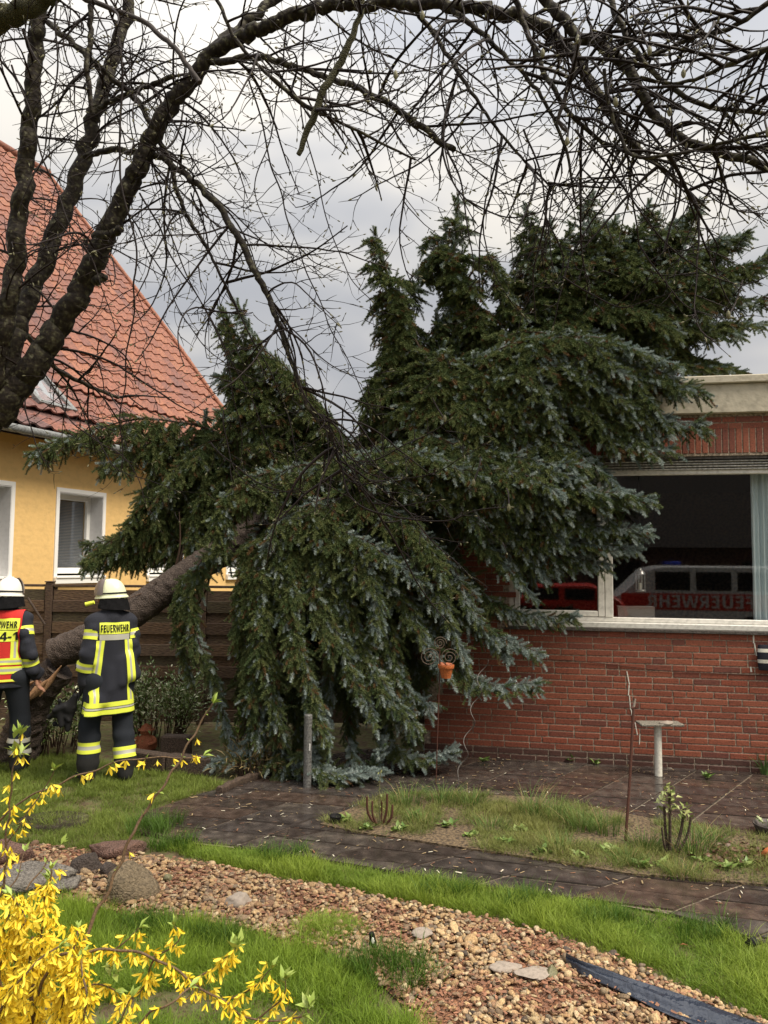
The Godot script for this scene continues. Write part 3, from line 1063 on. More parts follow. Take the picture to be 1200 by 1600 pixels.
# ---------------------------------------------------------------- across the street, seen in the window pane only
func build_street() -> void:
	var road := MB.new()
	road.prism(PackedVector2Array([Vector2(-60, 5.2), Vector2(60, 17.2), Vector2(60, 24), Vector2(-60, 12)]), -0.008, -0.008)
	tag(part("road", road, mats.slate), "", "", "", "structure")
	# fire brigade van; x along its side, z towards the garden is -z
	var h := basis_of_bungalow()
	var q := bungalow_hit(1062, 930)
	var r := ray(1062, 930).normalized()
	var n := h.z
	var back := r - n * 2.0 * r.dot(n)
	var at := q + back * 15.0
	at.y = 0.0
	var van := thing("fire_brigade_van", "red and white fire brigade van parked on the street, mirrored in the pane", "van", at)
	van.rotation.y = deg_to_rad(180.0 - 11.0)
	var prof := PackedVector2Array([Vector2(-2.45, 0.42), Vector2(2.35, 0.42), Vector2(2.5, 0.75), Vector2(2.42, 1.02), Vector2(1.75, 1.18), Vector2(1.02, 1.90), Vector2(0.6, 2.0), Vector2(-2.2, 2.0), Vector2(-2.46, 1.85), Vector2(-2.5, 0.9)])
	var body := MB.new()
	var rings := []
	for e in [[-0.95, 0.93], [-0.9, 1.0], [0.9, 1.0], [0.95, 0.93]]:
		var ring := PackedVector3Array()
		for p in prof: ring.append(Vector3(p.x * (0.5 + 0.5 * e[1]), 1.2 + (p.y - 1.2) * e[1], e[0]))
		rings.append(ring)
	body.loft(rings)
	for i in body.n.size(): body.n[i] = Vector3.ZERO
	var white := mat(lin(0.6, 0.6, 0.6), 0.35)
	var red := mat(lin(0.55, 0.03, 0.02), 0.35)
	part("body", body, white, van, false)
	var st := MB.new()
	st.box(Vector3(-0.3, 1.02, 0.955), Vector3(4.0, 0.44, 0.012), 0.003)
	part("red_band", st, red, van, false)
	var tx := letters("FEUERWEHR", 0.34, 0.01)
	var to := part("lettering", tx, white, van, false)
	to.position = Vector3(-0.35, 1.02, 0.966)
	for k in 3:
		var w := MB.new()
		w.box(Vector3(-1.75 + 1.05 * k, 1.58, 0.953), Vector3(0.9, 0.5, 0.012), 0.004)
		part("side_window", w, mats.black, van, false)
	for x in [-1.6, 1.55]:
		for z in [-0.85, 0.85]:
			var wh := MB.new()
			wh.tube(PackedVector3Array([Vector3(x, 0.33, z - 0.11), Vector3(x, 0.33, z + 0.11)]), PackedFloat32Array([0.33, 0.33]), 20)
			var tyre := part("wheel", wh, mats.black, van, false)
			var hub := MB.new()
			hub.tube(PackedVector3Array([Vector3(x, 0.33, z - 0.12), Vector3(x, 0.33, z + 0.12)]), PackedFloat32Array([0.19, 0.19]), 14)
			part("rim", hub, mats.steel, tyre, false)
	var lb := MB.new()
	lb.box(Vector3(0.2, 2.06, 0), Vector3(0.3, 0.12, 1.2), 0.03)
	part("roof_light", lb, mat(lin(0.02, 0.05, 0.5), 0.2), van, false)
	# a red car further along
	q = bungalow_hit(860, 925)
	r = ray(860, 925).normalized()
	back = r - n * 2.0 * r.dot(n)
	at = q + back * 14.0
	at.y = 0
	var car := thing("red_car", "small red car parked on the street, mirrored in the left pane", "car", at)
	car.rotation.y = deg_to_rad(180.0 - 11.0)
	body = MB.new()
	rings = []
	prof = PackedVector2Array([Vector2(-1.95, 0.3), Vector2(1.9, 0.3), Vector2(2.0, 0.6), Vector2(1.9, 0.85), Vector2(1.0, 0.98), Vector2(0.35, 1.45), Vector2(-1.1, 1.48), Vector2(-1.85, 1.05), Vector2(-2.0, 0.7)])
	for e in [[-0.86, 0.92], [-0.8, 1.0], [0.8, 1.0], [0.86, 0.92]]:
		var ring := PackedVector3Array()
		for p in prof: ring.append(Vector3(p.x * (0.5 + 0.5 * e[1]), 0.8 + (p.y - 0.8) * e[1], e[0]))
		rings.append(ring)
	body.loft(rings)
	part("body", body, red, car, false)
	var cw := MB.new()
	cw.box(Vector3(-0.75, 1.2, 0.85), Vector3(0.8, 0.32, 0.03), 0.006)
	cw.box(Vector3(0.15, 1.2, 0.85), Vector3(0.7, 0.32, 0.03), 0.006)
	part("side_window", cw, mats.black, car, false)
	for x in [-1.25, 1.25]:
		for z in [-0.75, 0.75]:
			var wh := MB.new()
			wh.tube(PackedVector3Array([Vector3(x, 0.3, z - 0.1), Vector3(x, 0.3, z + 0.1)]), PackedFloat32Array([0.3, 0.3]), 18)
			part("wheel", wh, mats.black, car, false)
	# the dark house opposite
	var ho := thing("opposite_house", "dark roofed brick house across the street, mirrored in the window", "house", Vector3(9, 0, 25))
	ho.rotation.y = deg_to_rad(-11.0)
	var mb := MB.new()
	mb.box(Vector3(0, 1.5, 4), Vector3(40, 3.0, 8))
	part("wall", mb, mats.damp_brick, ho, false)
	mb = MB.new()
	var ra := PackedVector3Array([Vector3(-20.5, 2.9, -0.6), Vector3(-20.5, 8.6, 4), Vector3(-20.5, 2.9, 8.6)])
	var rb := PackedVector3Array()
	for p in ra: rb.append(p + Vector3(41, 0, 0))
	mb.quad_out(ra[0], rb[0], rb[1], ra[1], Vector3(0, 3, 4))
	mb.quad_out(ra[1], rb[1], rb[2], ra[2], Vector3(0, 3, 4))
	mb.quad_out(ra[0], rb[0], rb[2], ra[2], Vector3(0, 5, 4))
	for e in [ra, rb]:
		var i := mb.vert(e[0], Vector3.LEFT if e == ra else Vector3.RIGHT); mb.vert(e[1], mb.n[i]); mb.vert(e[2], mb.n[i])
		mb.tri(i, i + 1, i + 2)
	part("roof", mb, mats.dark_roof, ho, false)
	for k in 6:
		mb = MB.new()
		mb.box(Vector3(-15 + 6 * k, 1.6, -0.01), Vector3(1.4, 1.3, 0.06), 0.01)
		part("window", mb, mats.black, ho, false)

func basis_of_bungalow() -> Basis:
	return Basis(Vector3.UP, -deg_to_rad(11.0))

func bungalow_hit(x: float, y: float) -> Vector3:
	var n := basis_of_bungalow().z
	var a := G(950, 1196.5) - n * 0.11
	var r := ray(x, y)
	return EYE + r * ((a - EYE).dot(n) / r.dot(n))

func letters(text: String, height: float, depth: float) -> TextMesh:
	var f := SystemFont.new()
	f.font_names = PackedStringArray(["Droid Sans"])
	f.font_weight = 700
	var t := TextMesh.new()
	t.text = text
	t.font = f
	t.font_size = 64
	t.pixel_size = height / 46.0
	t.depth = depth
	t.curve_step = 2.0
	return t
# ---------------------------------------------------------------- the toppled spruce
var shoot_xf := [[], [], []]
var shoot_col := [[], [], []]
var twig_mb: MB

func shoot_mesh(sd: int) -> ArrayMesh:                # one bottle-brush shoot, 0.1 m long along y
	var rg := RandomNumberGenerator.new()
	rg.seed = sd
	var mb := MB.new()
	mb.coloured = true
	var n := 92
	for i in n:
		var f := float(i) / n
		var y := 0.004 + 0.094 * f
		var a := i * 2.39996 + rg.randf_range(-0.3, 0.3)
		var out := Vector3(cos(a), 0, sin(a))
		var tilt := rg.randf_range(0.75, 1.1) * (1.0 - 0.3 * f)
		var d := (out * tilt + Vector3.UP * (0.38 + 0.42 * f)).normalized()
		var L := rg.randf_range(0.020, 0.031) * (1.0 - 0.25 * f)
		var side := d.cross(out.cross(Vector3.UP) + Vector3.UP * 0.3).normalized() * 0.0019
		if i % 2: side = out.cross(Vector3.UP).normalized() * 0.0019
		var p := Vector3(0, y, 0) + out * 0.001
		var tone := rg.randf_range(0.7, 1.25)
		var c := Color(tone, tone, tone)
		var k := mb.vert(p - side, Vector3.ZERO, c); mb.vert(p + side, Vector3.ZERO, c); mb.vert(p + d * L, Vector3.ZERO, c)
		mb.tri(k, k + 1, k + 2)
	# the tight bud of needles at the end
	for i in 14:
		var a := TAU * i / 14.0
		var d := Vector3(cos(a) * 0.8, 1.0, sin(a) * 0.8).normalized()
		var side := Vector3(-sin(a), 0, cos(a)) * 0.0015
		var k := mb.vert(Vector3(0, 0.09, 0) - side); mb.vert(Vector3(0, 0.09, 0) + side); mb.vert(Vector3(0, 0.09, 0) + d * 0.021)
		mb.tri(k, k + 1, k + 2)
	var ax := MB.new()
	ax.tube(PackedVector3Array([Vector3.ZERO, Vector3(0, 0.1, 0)]), PackedFloat32Array([0.0024, 0.0012]), 3, Color(0.8, 0.55, 0.4), false)
	mb.add(ax)
	return mb.mesh()

func shoot(p: Vector3, d: Vector3, size: float, col: Color) -> void:
	var y := d.normalized()
	var x := y.cross(Vector3(rr(-1, 1), rr(-1, 1), rr(-1, 1))).normalized()
	if x.length_squared() < 0.5:
		x = y.cross(Vector3.RIGHT).normalized()
	var z := x.cross(y)
	var k := rng.randi() % 3
	size *= 0.88
	var w := size * rr(1.15, 1.45)
	shoot_xf[k].append(Transform3D(Basis(x * w, y * size, z * w), p))
	shoot_col[k].append(col)

func needle_colour(fresh: bool, blue: float) -> Color:
	var t := rng.randf()
	if fresh and rng.randf() < blue:
		return Color(0.18, 0.245, 0.225).lerp(Color(0.41, 0.48, 0.46), t)
	if rng.randf() < 0.06:
		return Color(0.15, 0.09, 0.038)                    # a few dying needles
	return Color(0.062, 0.100, 0.034).lerp(Color(0.170, 0.198, 0.070), t).lerp(Color(0.09, 0.13, 0.11), blue * rr(0.0, 0.35))

func branchlet(p: Vector3, d: Vector3, L: float, droop: float, blue: float, ridge := 0.0) -> void:   # ridge: how exposed its first shoots are
	var step := 0.047
	var n := maxi(2, int(L / step))
	var pts := PackedVector3Array([p])
	var q := p
	var dir := d
	for i in n:
		var sd := (dir.cross(Vector3.UP) + rdir() * 0.25).normalized()
		var last := i < 2 and rng.randf() < ridge
		var tone := blue if i < 2 else blue * 0.35
		shoot(q, (dir + rdir() * 0.22), rr(0.72, 0.95), needle_colour(last or rng.randf() < 0.2, tone))
		if i > 0 or n < 4:
			var k := 0.9 - 0.35 * float(i) / n
			for s in [-1.0, 1.0]:
				if rng.randf() < 0.86:
					shoot(q, dir * 0.72 + sd * s * 0.8 + Vector3.DOWN * droop * 0.25 + rdir() * 0.25, rr(0.6, 0.95) * (0.75 + 0.4 * k), needle_colour(last or rng.randf() < 0.3, tone))
			if L > 0.2 and i % 2 == 1 and i < n - 1:
				for s in [-1.0, 1.0]:
					if rng.randf() < 0.7: branchlet(q, (dir * 0.8 + sd * s * 0.75 + rdir() * 0.2).normalized(), L * rr(0.32, 0.5), droop, blue * 0.5)
		dir = (dir + Vector3.DOWN * droop * 0.16 + rdir() * 0.10).normalized()
		q += dir * step
		pts.append(q)
	shoot(q, dir, rr(0.8, 1.05), needle_colour(rng.randf() < 0.3 + 0.7 * ridge, blue * 0.8))
	var rad := PackedFloat32Array()
	for i in pts.size(): rad.append(0.0042 - 0.0026 * i / pts.size())
	twig_mb.tube(pts, rad, 3, Color.WHITE, false)

func before_wall(x: float, y: float, d: float) -> float:     # boughs lie against the bungalow, not inside it
	if x < 672.0: return d
	var q := P(x, y, d)
	var h := basis_of_bungalow()
	var a := G(950, 1196.5)
	var behind := (q - a).dot(h.z) < 0.22
	if behind and q.y < 3.95:
		var r := ray(x, y)
		return (a + h.z * rr(0.22, 0.42) - EYE).dot(h.z) / r.dot(h.z)
	return d

func bough(tree: Node3D, px: Array, r0: float, spread: float, droop := 0.5, blue := 0.4, from := 0.1, gap := 0.055) -> void:
	var clear := []
	for q in px: clear.append([q[0], q[1], before_wall(q[0], q[1], q[2])])
	var pts := px_line(clear, 0.03)
	var n := pts.size()
	var noise := rng.randf() * 100.0
	var rad := PackedFloat32Array()
	for i in n:
		var w := Vector3(sin(i * 0.21 + noise), cos(i * 0.17 + noise * 2.0), sin(i * 0.13 + noise * 3.0)) * 0.008
		pts[i] += w * minf(1.0, i * 0.1)
		rad.append(lerpf(r0, 0.004, pow(float(i) / n, 0.8)))
	var mb := MB.new()
	mb.tube(pts, rad, 6)
	part("branch", mb, mats.spruce_twig, tree)
	if px[-1][0] > 560: droop *= 0.75
	var run := 0.0
	var side := 1.0
	var next := 0.0
	for i in range(int(from * n), n):
		run += 0.03
		if run < next:
			continue
		next += gap * rr(0.75, 1.25)
		side = -side
		var t := float(i) / n
		var T := (pts[mini(i + 1, n - 1)] - pts[maxi(i - 1, 0)]).normalized()
		var S := T.cross(Vector3.UP)
		S = S.normalized() if S.length() > 0.25 else (T.cross(Vector3(sin(i * 1.3), 0.2, cos(i * 1.3)))).normalized()
		var L := spread * clampf((1.0 - t) * 1.2 + 0.46, 0.46, 1.0) * rr(0.65, 1.15)
		branchlet(pts[i], (T * rr(0.45, 0.9) * (1.25 - 0.4 * droop) + S * side * rr(0.6, 1.0) * (1.3 - 0.6 * droop) + Vector3.DOWN * droop * 0.8 + rdir() * 0.28).normalized(), L, droop, blue if t < 0.72 else minf(1.0, blue * 1.6), 1.0 if t > 0.72 else 0.6)
		if rng.randf() < 0.35:                              # some on the upper or under side
			branchlet(pts[i], (T * 0.8 + Vector3.UP * rr(-0.8, 0.5) + rdir() * 0.5).normalized(), L * rr(0.4, 0.7), droop, blue)
		shoot(pts[i], T + Vector3.UP * 0.5 + rdir() * 0.5, rr(0.8, 1.0), needle_colour(true, minf(1.0, blue * 1.4)))
	var Te := (pts[n - 1] - pts[n - 3]).normalized()
	for k in 4:
		shoot(pts[n - 1], Te + rdir() * 0.55, rr(0.9, 1.15), needle_colour(true, blue + 0.2))
	shoot(pts[n - 1], Te, 1.25, needle_colour(true, blue + 0.3))

func build_spruce() -> void:
	var foot := G(40, 1180)
	foot.z = -7.45
	foot.x = P(52, 1150, 7.45).x
	foot.y = 0
	var tree := thing("fallen_spruce", "large blue green spruce snapped near its base and leaning onto the bungalow roof", "spruce tree", foot)
	var nz := FastNoiseLite.new()
	nz.seed = 5; nz.frequency = 1.0
	twig_mb = MB.new()
	# trunk: px, depth and diameter in px
	var tr := [[84, 1022, 7.42, 92], [130, 1003, 7.45, 94], [180, 975, 7.5, 90], [232, 940, 7.6, 84], [300, 893, 7.7, 76], [370, 846, 7.8, 66], [450, 785, 7.9, 58], [540, 720, 8.0, 50], [650, 655, 8.1, 42], [780, 585, 8.2, 34], [900, 505, 8.35, 26], [1010, 435, 8.5, 18], [1090, 385, 8.65, 9]]
	var mb := MB.new()
	var line := px_line(tr, 0.03)
	var rad := PackedFloat32Array()
	for i in line.size():
		var f := float(i) / (line.size() - 1) * (tr.size() - 1)
		var k := mini(int(f), tr.size() - 2)
		var dpx := 0.53 * lerpf(tr[k][3], tr[k + 1][3], f - k)
		rad.append(dpx / F * lerpf(tr[k][2], tr[k + 1][2], f - k) * 0.5)
	mb.tube(line, rad, 28, Color.WHITE, true, 0.16, nz)
	part("trunk", mb, mats.spruce_bark, tree)
	# the splintered stump, still rooted
	mb = MB.new()
	var sl := smooth_line([P(20, 1205, 7.45), P(34, 1150, 7.45), P(55, 1090, 7.43), P(92, 1045, 7.42)], 0.03)
	rad = PackedFloat32Array()
	for i in sl.size(): rad.append(lerpf(0.21, 0.15, float(i) / sl.size()))
	mb.tube(sl, rad, 24, Color.WHITE, true, 0.22, nz)
	var stump := part("stump", mb, mats.spruce_bark, tree)
	for q in [[38, 1098, 82, 1058, 0.05], [44, 1090, 74, 1072, 0.035], [62, 1088, 96, 1040, 0.03], [30, 1078, 58, 1062, 0.02]]:
		mb = MB.new()
		var a := P(q[0], q[1], 7.21)
		var b := P(q[2], q[3], 7.22)
		var m := (a + b) * 0.5
		mb.tube(PackedVector3Array([a, m, b]), PackedFloat32Array([q[4] * 0.3, q[4], q[4] * 0.15]), 5)
		part("splinter", mb, mats.raw_wood, stump)
	# dry twigs standing on the lower trunk
	for q in [[265, 915, 280, 800], [330, 880, 300, 960], [385, 845, 360, 930], [420, 810, 440, 900], [480, 765, 470, 860], [250, 930, 330, 960], [350, 865, 345, 780]]:
		mb = MB.new()
		var pl := smooth_line([P(q[0], q[1], 7.72), P((q[0] + q[2]) / 2.0 + 8, (q[1] + q[3]) / 2.0, 7.66), P(q[2], q[3], 7.6)], 0.04)
		rad = PackedFloat32Array()
		for i in pl.size(): rad.append(lerpf(0.016, 0.004, float(i) / pl.size()))
		mb.tube(pl, rad, 5)
		part("dry_branch", mb, mats.spruce_twig, tree)
	# boughs: photographed course (x, y, depth), base radius, spread, droop, blueness
	var B := [
		# long ones reaching left over the yellow house
		[[[440, 790, 8.35], [360, 690, 8.25], [250, 655, 8.10], [140, 672, 7.95], [52, 706, 7.85]], 0.022, 0.42, 0.95, 0.25],
		[[[430, 795, 8.35], [330, 700, 8.20], [235, 690, 8.05], [165, 725, 7.95]], 0.018, 0.46, 1.1, 0.3],
		[[[400, 820, 8.30], [310, 745, 8.15], [235, 760, 8.00], [200, 830, 7.95]], 0.016, 0.42, 1.0, 0.2],
		[[[370, 845, 8.30], [300, 800, 8.10], [215, 822, 8.00], [135, 872, 7.95]], 0.016, 0.40, 1.1, 0.08],
		[[[360, 850, 8.30], [285, 830, 8.12], [200, 862, 8.02], [150, 885, 8.00]], 0.012, 0.30, 1.2, 0.05],
		[[[470, 770, 8.40], [400, 700, 8.10], [330, 690, 7.90], [270, 740, 7.80], [245, 800, 7.75]], 0.018, 0.45, 1.0, 0.25],
		[[[460, 780, 8.40], [380, 730, 8.00], [320, 760, 7.85], [300, 850, 7.80]], 0.018, 0.42, 1.1, 0.25],
		# the leaning spire against the sky, left of centre
		[[[560, 715, 8.0], [500, 690, 8.0], [430, 620, 7.95], [385, 555, 7.9], [352, 490, 7.9]], 0.020, 0.42, 0.8, 0.2],
		[[[550, 720, 8.0], [480, 660, 8.1], [400, 600, 8.1], [345, 590, 8.1]], 0.014, 0.36, 1.0, 0.2],
		[[[560, 715, 8.0], [520, 660, 7.9], [460, 590, 7.8], [400, 530, 7.8], [372, 480, 7.8]], 0.014, 0.32, 0.9, 0.2],
		[[[540, 725, 8.0], [470, 700, 7.9], [400, 660, 7.8], [350, 650, 7.75]], 0.014, 0.38, 1.0, 0.2],
		[[[590, 695, 8.0], [590, 655, 7.9], [612, 632, 7.9], [640, 655, 7.85]], 0.012, 0.28, 1.0, 0.15],
		# spires towards the sky over the middle
		[[[735, 615, 8.15], [690, 600, 8.0], [645, 520, 7.95], [612, 450, 7.9], [588, 368, 7.9]], 0.020, 0.48, 1.15, 0.3],
		[[[700, 630, 8.1], [655, 570, 8.2], [625, 500, 8.2], [640, 440, 8.2], [690, 400, 8.2]], 0.016, 0.44, 1.15, 0.3],
		[[[690, 640, 8.1], [640, 620, 7.9], [612, 600, 7.85], [600, 690, 7.8]], 0.012, 0.34, 1.2, 0.1],
		[[[780, 590, 8.2], [742, 520, 8.1], [728, 450, 8.05], [712, 390, 8.0], [716, 318, 8.0]], 0.018, 0.42, 1.1, 0.45],
		[[[745, 530, 8.1], [720, 440, 8.0], [690, 385, 8.0], [660, 420, 7.95]], 0.012, 0.34, 1.1, 0.4],
		[[[728, 440, 8.05], [760, 400, 8.0], [780, 425, 7.95], [812, 490, 7.9]], 0.012, 0.36, 1.1, 0.4],
		[[[735, 520, 8.1], [725, 500, 8.0], [715, 520, 7.95], [712, 545, 7.95]], 0.010, 0.22, 1.0, 0.1],
		[[[880, 520, 8.3], [862, 470, 8.2], [838, 410, 8.15], [822, 332, 8.1]], 0.018, 0.38, 1.1, 0.3],
		[[[880, 525, 8.3], [880, 440, 8.2], [870, 400, 8.2], [890, 360, 8.2]], 0.014, 0.26, 0.9, 0.25],
		# the crown on the roof
		[[[930, 485, 8.4], [935, 420, 8.3], [920, 365, 8.25], [926, 312, 8.2]], 0.018, 0.32, 0.8, 0.3],
		[[[960, 465, 8.4], [985, 400, 8.3], [1000, 360, 8.3], [1012, 325, 8.3]], 0.018, 0.34, 0.8, 0.35],
		[[[1000, 440, 8.5], [1045, 385, 8.4], [1070, 350, 8.4], [1085, 322, 8.4]], 0.016, 0.32, 0.8, 0.35],
		[[[1010, 435, 8.5], [1075, 400, 8.4], [1125, 380, 8.35], [1160, 368, 8.3]], 0.016, 0.34, 0.7, 0.35],
		[[[1000, 440, 8.5], [1080, 430, 8.35], [1150, 425, 8.25], [1205, 410, 8.2]], 0.016, 0.34, 0.6, 0.35],
		[[[980, 450, 8.45], [1060, 455, 8.3], [1140, 465, 8.2], [1200, 470, 8.15]], 0.018, 0.36, 0.6, 0.4],
		[[[960, 470, 8.4], [1040, 490, 8.2], [1110, 505, 8.1], [1185, 505, 8.05]], 0.018, 0.36, 0.6, 0.35],
		[[[950, 475, 8.4], [1030, 530, 8.3], [1090, 560, 8.3], [1160, 580, 8.3]], 0.016, 0.30, 0.5, 0.1],
		[[[940, 480, 8.4], [1010, 540, 8.15], [1070, 570, 8.05], [1130, 575, 8.0]], 0.016, 0.34, 0.6, 0.2],
		[[[900, 505, 8.35], [950, 440, 8.1], [990, 420, 8.0], [1040, 440, 7.95]], 0.016, 0.38, 0.9, 0.25],
		[[[880, 520, 8.3], [930, 480, 8.0], [990, 480, 7.9], [1060, 520, 7.85]], 0.018, 0.40, 0.9, 0.3],
		[[[870, 525, 8.3], [900, 450, 8.1], [900, 420, 8.0], [930, 400, 7.95]], 0.014, 0.34, 0.9, 0.25],
		# layered boughs falling over the roof edge
		[[[830, 555, 8.25], [880, 520, 7.95], [960, 530, 7.8], [1040, 590, 7.7], [1100, 612, 7.65]], 0.020, 0.40, 0.9, 0.4],
		[[[820, 560, 8.2], [870, 560, 7.9], [950, 600, 7.7], [1030, 650, 7.6], [1092, 660, 7.55]], 0.020, 0.40, 0.9, 0.65],
		[[[800, 570, 8.2], [850, 590, 7.85], [920, 650, 7.65], [980, 695, 7.55], [1045, 700, 7.5]], 0.018, 0.36, 0.9, 0.6],
		[[[850, 545, 8.25], [900, 570, 8.0], [950, 640, 7.8], [1000, 690, 7.7]], 0.016, 0.38, 1.0, 0.3],
		[[[760, 595, 8.2], [760, 545, 7.9], [810, 520, 7.75], [880, 530, 7.65], [950, 580, 7.55]], 0.020, 0.42, 1.0, 0.25],
		[[[720, 620, 8.1], [720, 570, 7.85], [780, 555, 7.65], [860, 575, 7.5], [930, 640, 7.4]], 0.020, 0.42, 1.0, 0.2],
		[[[690, 635, 8.1], [680, 600, 7.8], [740, 590, 7.55], [820, 585, 7.4], [905, 605, 7.3]], 0.018, 0.36, 1.0, 0.15],
		[[[670, 645, 8.1], [640, 640, 7.7], [720, 620, 7.45], [800, 620, 7.3], [870, 660, 7.2]], 0.018, 0.38, 1.0, 0.35],
		[[[640, 660, 8.1], [620, 650, 7.7], [700, 640, 7.4], [780, 650, 7.3], [830, 700, 7.2]], 0.018, 0.36, 1.0, 0.3],
		# boughs across the middle, tip in front of the window
		[[[620, 670, 8.1], [640, 690, 7.6], [720, 700, 7.3], [810, 715, 7.15], [905, 728, 7.05]], 0.020, 0.36, 0.9, 0.45],
		[[[590, 690, 8.0], [620, 730, 7.5], [720, 740, 7.2], [810, 760, 7.05], [880, 800, 7.0]], 0.020, 0.38, 1.0, 0.35],
		[[[650, 655, 8.1], [720, 720, 7.6], [810, 750, 7.3], [910, 775, 7.1], [1010, 775, 7.0]], 0.020, 0.36, 0.7, 0.5],
		[[[680, 640, 8.1], [760, 750, 7.6], [850, 790, 7.3], [930, 820, 7.1], [1005, 828, 7.0]], 0.018, 0.34, 0.7, 0.65],
		[[[680, 640, 8.1], [740, 770, 7.6], [820, 820, 7.3], [900, 845, 7.15], [990, 855, 7.05]], 0.018, 0.32, 0.7, 0.7],
		[[[660, 650, 8.1], [720, 800, 7.6], [790, 850, 7.4], [870, 870, 7.2], [945, 880, 7.15]], 0.016, 0.30, 0.9, 0.45],
		[[[700, 630, 8.1], [800, 700, 7.7], [880, 750, 7.5], [940, 840, 7.35]], 0.016, 0.32, 1.0, 0.35],
		[[[650, 655, 8.1], [690, 820, 7.6], [730, 900, 7.4], [800, 955, 7.25], [890, 962, 7.15]], 0.016, 0.28, 0.9, 0.35],
		[[[640, 660, 8.1], [670, 830, 7.6], [700, 920, 7.4], [760, 985, 7.2], [838, 1018, 7.1]], 0.018, 0.30, 0.9, 0.5],
		[[[620, 670, 8.1], [640, 850, 7.5], [680, 970, 7.2], [740, 1060, 7.0], [832, 1068, 6.9]], 0.018, 0.32, 0.8, 0.6],
		# curtains hanging to the ground
		[[[600, 685, 8.0], [590, 830, 7.4], [600, 960, 7.1], [630, 1060, 6.95], [668, 1098, 6.9]], 0.020, 0.36, 0.9, 0.6],
		[[[560, 715, 8.0], [540, 830, 7.3], [550, 950, 7.0], [590, 1050, 6.85], [650, 1130, 6.8]], 0.020, 0.38, 1.0, 0.55],
		[[[540, 725, 8.0], [500, 820, 7.2], [500, 920, 6.95], [540, 1020, 6.8], [580, 1110, 6.75]], 0.020, 0.38, 1.0, 0.6],
		[[[510, 745, 7.95], [460, 820, 7.2], [455, 930, 6.9], [480, 1050, 6.75], [510, 1150, 6.7]], 0.020, 0.40, 1.0, 0.55],
		[[[480, 765, 7.9], [420, 830, 7.2], [405, 930, 6.95], [420, 1040, 6.85], [440, 1150, 6.8]], 0.020, 0.40, 1.0, 0.4],
		[[[440, 790, 7.85], [390, 850, 7.2], [380, 960, 7.05], [400, 1080, 6.95], [400, 1180, 6.9]], 0.018, 0.36, 1.0, 0.35],
		[[[380, 838, 7.8], [310, 880, 7.35], [300, 960, 7.25], [335, 1060, 7.15], [365, 1170, 7.05]], 0.016, 0.28, 1.0, 0.45],
		[[[340, 865, 7.75], [285, 910, 7.4], [280, 990, 7.3], [300, 1060, 7.25]], 0.012, 0.22, 1.0, 0.1],
		[[[620, 670, 8.1], [650, 780, 7.7], [640, 900, 7.5], [650, 1020, 7.4], [640, 1150, 7.3]], 0.018, 0.40, 1.0, 0.3],
		[[[580, 700, 8.0], [590, 800, 7.7], [560, 920, 7.5], [540, 1050, 7.4], [550, 1160, 7.3]], 0.018, 0.42, 1.0, 0.25],
		[[[520, 740, 7.95], [500, 850, 7.5], [470, 950, 7.4], [460, 1070, 7.3], [470, 1180, 7.2]], 0.018, 0.42, 1.0, 0.25],
		[[[470, 770, 7.9], [420, 880, 7.6], [390, 1000, 7.5], [390, 1120, 7.4], [420, 1190, 7.3]], 0.016, 0.40, 1.0, 0.2],
		[[[650, 655, 8.1], [700, 760, 7.8], [690, 880, 7.7], [690, 960, 7.6], [660, 1080, 7.5]], 0.016, 0.36, 1.0, 0.2],
		[[[560, 715, 8.0], [560, 760, 7.4], [500, 790, 7.15], [450, 830, 7.05], [420, 900, 7.0]], 0.018, 0.40, 1.0, 0.45],
		[[[600, 690, 8.0], [560, 750, 7.4], [600, 790, 7.1], [660, 830, 7.0], [690, 900, 6.95]], 0.018, 0.40, 1.0, 0.3],
		[[[540, 730, 8.0], [480, 740, 7.5], [410, 740, 7.25], [350, 780, 7.15], [340, 860, 7.1]], 0.018, 0.40, 1.0, 0.3],
		[[[580, 700, 8.0], [530, 720, 7.5], [460, 730, 7.3], [400, 760, 7.2]], 0.014, 0.36, 1.0, 0.4],
		# broken pieces of it resting on the paving, still attached
		[[[430, 1150, 7.0], [450, 1190, 6.9], [500, 1205, 6.85], [560, 1208, 6.8]], 0.012, 0.26, 0.3, 0.9],
		[[[540, 1150, 6.95], [560, 1195, 6.9], [580, 1200, 6.87], [598, 1165, 6.85]], 0.010, 0.16, 0.1, 1.0],
		[[[600, 1150, 7.1], [630, 1180, 7.05], [660, 1185, 7.0], [705, 1178, 7.0]], 0.010, 0.20, 0.3, 0.9],
		[[[400, 1140, 7.0], [370, 1180, 6.95], [340, 1190, 6.95]], 0.010, 0.2, 0.3, 0.8],
		[[[480, 1150, 6.9], [490, 1190, 6.75], [530, 1212, 6.72], [590, 1206, 6.75]], 0.010, 0.2, 0.2, 1.0],
	]
	for b in B:
		bough(tree, b[0], b[1], b[2], b[3], b[4])
		# often a second bough beside it, from the same whorl
		if rng.randf() < 0.45: continue
		var c := []
		var jx := rr(-28, 28)
		var jy := rr(-22, 22)
		var jd := rr(-0.12, 0.16)
		for i in b[0].size():
			var f: float = float(i) / (b[0].size() - 1)
			c.append([b[0][i][0] + jx * f + rr(-10, 10) * f, b[0][i][1] + jy * f + rr(-8, 8) * f, b[0][i][2] + jd * f])
		c[-1] = [lerpf(c[-1][0], c[-2][0], 0.35), lerpf(c[-1][1], c[-2][1], 0.35), c[-1][2]]
		bough(tree, c, b[1] * 0.8, b[2] * 0.9, b[3], b[4], 0.15, 0.065)
